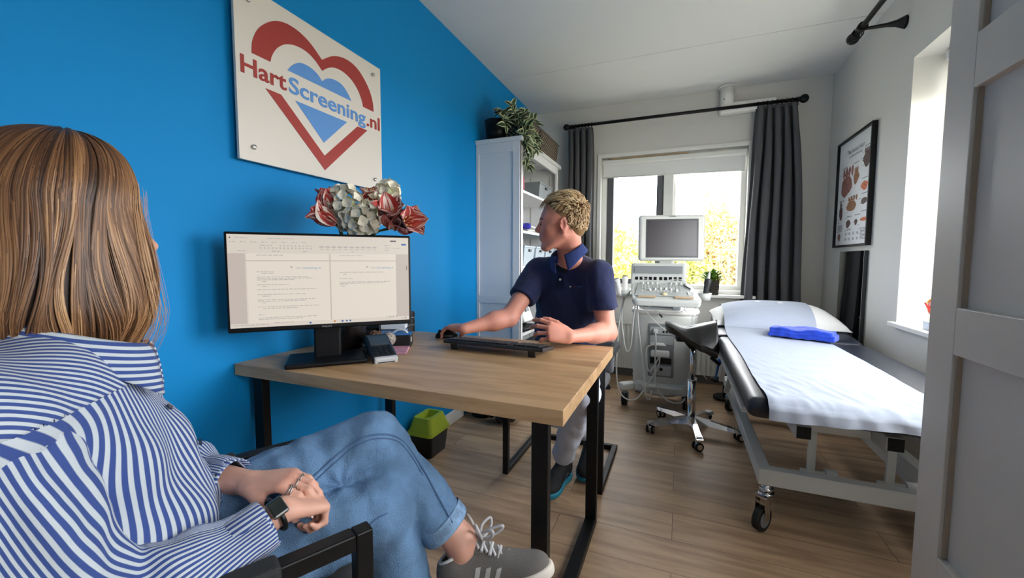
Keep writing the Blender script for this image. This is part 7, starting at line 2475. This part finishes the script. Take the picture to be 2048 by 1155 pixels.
def sleeve(s_, e_, w_, seed, r=(.078, .068, .040)):
    S = Sdf(np.minimum(np.minimum(s_, e_), w_)-.12, np.maximum(np.maximum(s_, e_), w_)+.12, .0045)
    S.cap(s_, e_, r[0], r[1], 0); S.plane(s_+unit(e_-s_)*.030, s_-e_); S.cap(e_, e_+(w_-e_)*.45, r[1]*.98, r[1]*.86, .03); S.cap(e_+(w_-e_)*.4, w_, r[1]*.84, r[2], .03)
    V, F = S.mesh(2); N_ = vnormals(V, F)
    a1 = unit(e_-s_); a2 = unit(w_-e_); L1 = np.linalg.norm(e_-s_); L2 = np.linalg.norm(w_-e_)
    t2 = (V-e_)@a2; t1 = (V-s_)@a1
    q1 = (V-s_)-t1[:, None]*a1; q2 = (V-e_)-t2[:, None]*a2
    d1 = np.linalg.norm(q1, axis=1)/r[0]+np.maximum(t1-L1, 0)*8; d2 = np.linalg.norm(q2, axis=1)/r[1]+np.maximum(-t2, 0)*8
    ref = unit(np.cross(a1, a2)); 
    def an(q, a):
        b2 = np.cross(a, ref); return np.arctan2(q@ref, q@b2)
    w2 = 1/(1+np.exp(-(t2-.0)/.03))
    A1 = an(q1, a1); A2 = an(q2, a2)
    A2 = A1+np.angle(np.exp(1j*(A2-A1)))
    u = (A1*(1-w2)+A2*w2)*.088
    fold = np.sin(t2*95+A2*2)*np.exp(-((t2-L2*.25)/.07)**2)*.006+np.sin(t1*60+A1*2.2)*np.exp(-((t1-L1*.95)/.08)**2)*.007
    V = V+N_*fold[:, None]; V = cloth_noise(V, N_, 12, .008, seed)
    bad = (t2 > L2-.012)
    cap0 = (t1 < -5)
    m_ = ~(bad[F].any(1) | cap0[F].all(1))
    v_, f_, u_ = sub(V, F, m_)
    o = npobj('sleeve', v_-WO, f_, 'stripes', wom, {'u': u[u_]}); md = o.modifiers.new('s', 'SOLIDIFY'); md.thickness = .002; md.offset = -1
    # cuff
    q = bmesh.new(); c = w_-a2*.012
    lathe(q, [(r[2]*.93, -.055), (r[2]*1.04, -.05), (r[2]*1.0, .0), (r[2]*.95, .003), (r[2]*.9, -.02)], 44, tuple(c-WO), rot=Vector(a2).to_track_quat('Z', 'Y').to_matrix())
    me = bpy.data.meshes.new('cuff'); bmesh.ops.recalc_face_normals(q, faces=q.faces); q.to_mesh(me); q.free()
    co = np.array([v.co for v in me.vertices])+WO-c; tt = co@a2; qq = co-tt[:, None]*a2
    b2 = np.cross(a2, ref); me.attributes.new('u', 'FLOAT', 'POINT').data.foreach_set('value', (np.arctan2(qq@ref, qq@b2)*.045).astype(np.float32))
    me.polygons.foreach_set('use_smooth', [True]*len(me.polygons)); me.materials.append(M['stripes'])
    oc = bpy.data.objects.new('cuff', me); COL.objects.link(oc); oc.parent = wom
sleeve(shR, elR, wrR-unit(wrR-elR)*.02, 1.0, (.080, .070, .040))
sleeve(shL, elL, wrL-unit(wrL-elL)*.03, 2.0, (.075, .060, .040))
collar_mesh(wl(0, .012, .972), Hd*.30+np.array([0, 0, 1]), Hd, (.070, .080), .040, .052, .36, wom, 'stripes', point=.040, flare=.030, org=WO)
# button placket down the front
sbv = BVHTree.FromPolygons([tuple(p) for p in V], [tuple(f) for f in F.tolist()])
for k in range(5):
    z = .93-.075*k
    o_ = Vector(wl(-.0, .4, z)); h_ = sbv.ray_cast(o_, -Vector(Hd))
    if h_[0] is not None:
        q = bmesh.new(); p = h_[0]-Vector(WO)+h_[1]*.004; cyl(q, p, p+h_[1]*.0025, .006, seg=14); obj('button', q, mat('navy button', (28, 34, 60), .3), wom)
# ------------------------------------------------------------ every key, knob and arm a part of its own
def split_parts(base, single, limit=100):
    for o in [x for x in list(bpy.data.objects) if x.type == 'MESH' and x.name.split('.')[0] == base]:
        b = bmesh.new(); b.from_mesh(o.data); b.verts.ensure_lookup_table()
        seen = set(); comps = []
        for v in b.verts:
            if v.index in seen: continue
            st = [v]; seen.add(v.index); c = []
            while st:
                w = st.pop(); c.append(w.index)
                for e in w.link_edges:
                    z = e.other_vert(w)
                    if z.index not in seen: seen.add(z.index); st.append(z)
            comps.append(c)
        if len(comps) < 2: b.free(); continue
        groups = comps if len(comps) <= limit else comps[:limit]+[sum(comps[limit:], [])]
        for gi, c in enumerate(groups):
            mp = {k: i for i, k in enumerate(c)}
            cs = set(c)
            me = bpy.data.meshes.new(single)
            me.from_pydata([b.verts[k].co[:] for k in c], [], [[mp[v.index] for v in f.verts] for f in b.faces if f.verts[0].index in cs])
            for m_ in o.data.materials: me.materials.append(m_)
            n = bpy.data.objects.new(single, me); COL.objects.link(n); n.parent = o.parent; n.matrix_local = o.matrix_local
            if len(comps) > limit and gi == limit: n['kind'] = 'stuff'
        b.free()
        bpy.data.objects.remove(o)
for base, single in (('lift_arm', 'lift_tube'), ('module', 'module_face'), ('dark_port', 'port'), ('plug', 'connector_plug'), ('cross_bar', 'rung'),
                     ('soft_key', 'function_key'), ('control_knob', 'knob'), ('keys', 'key'), ('keypad', 'keypad_key'), ('clip', 'duct_clip'), ('side_brace', 'brace'), ('underframe', 'frame_rail'), ('charging', 'cable')):
    split_parts(base, single)
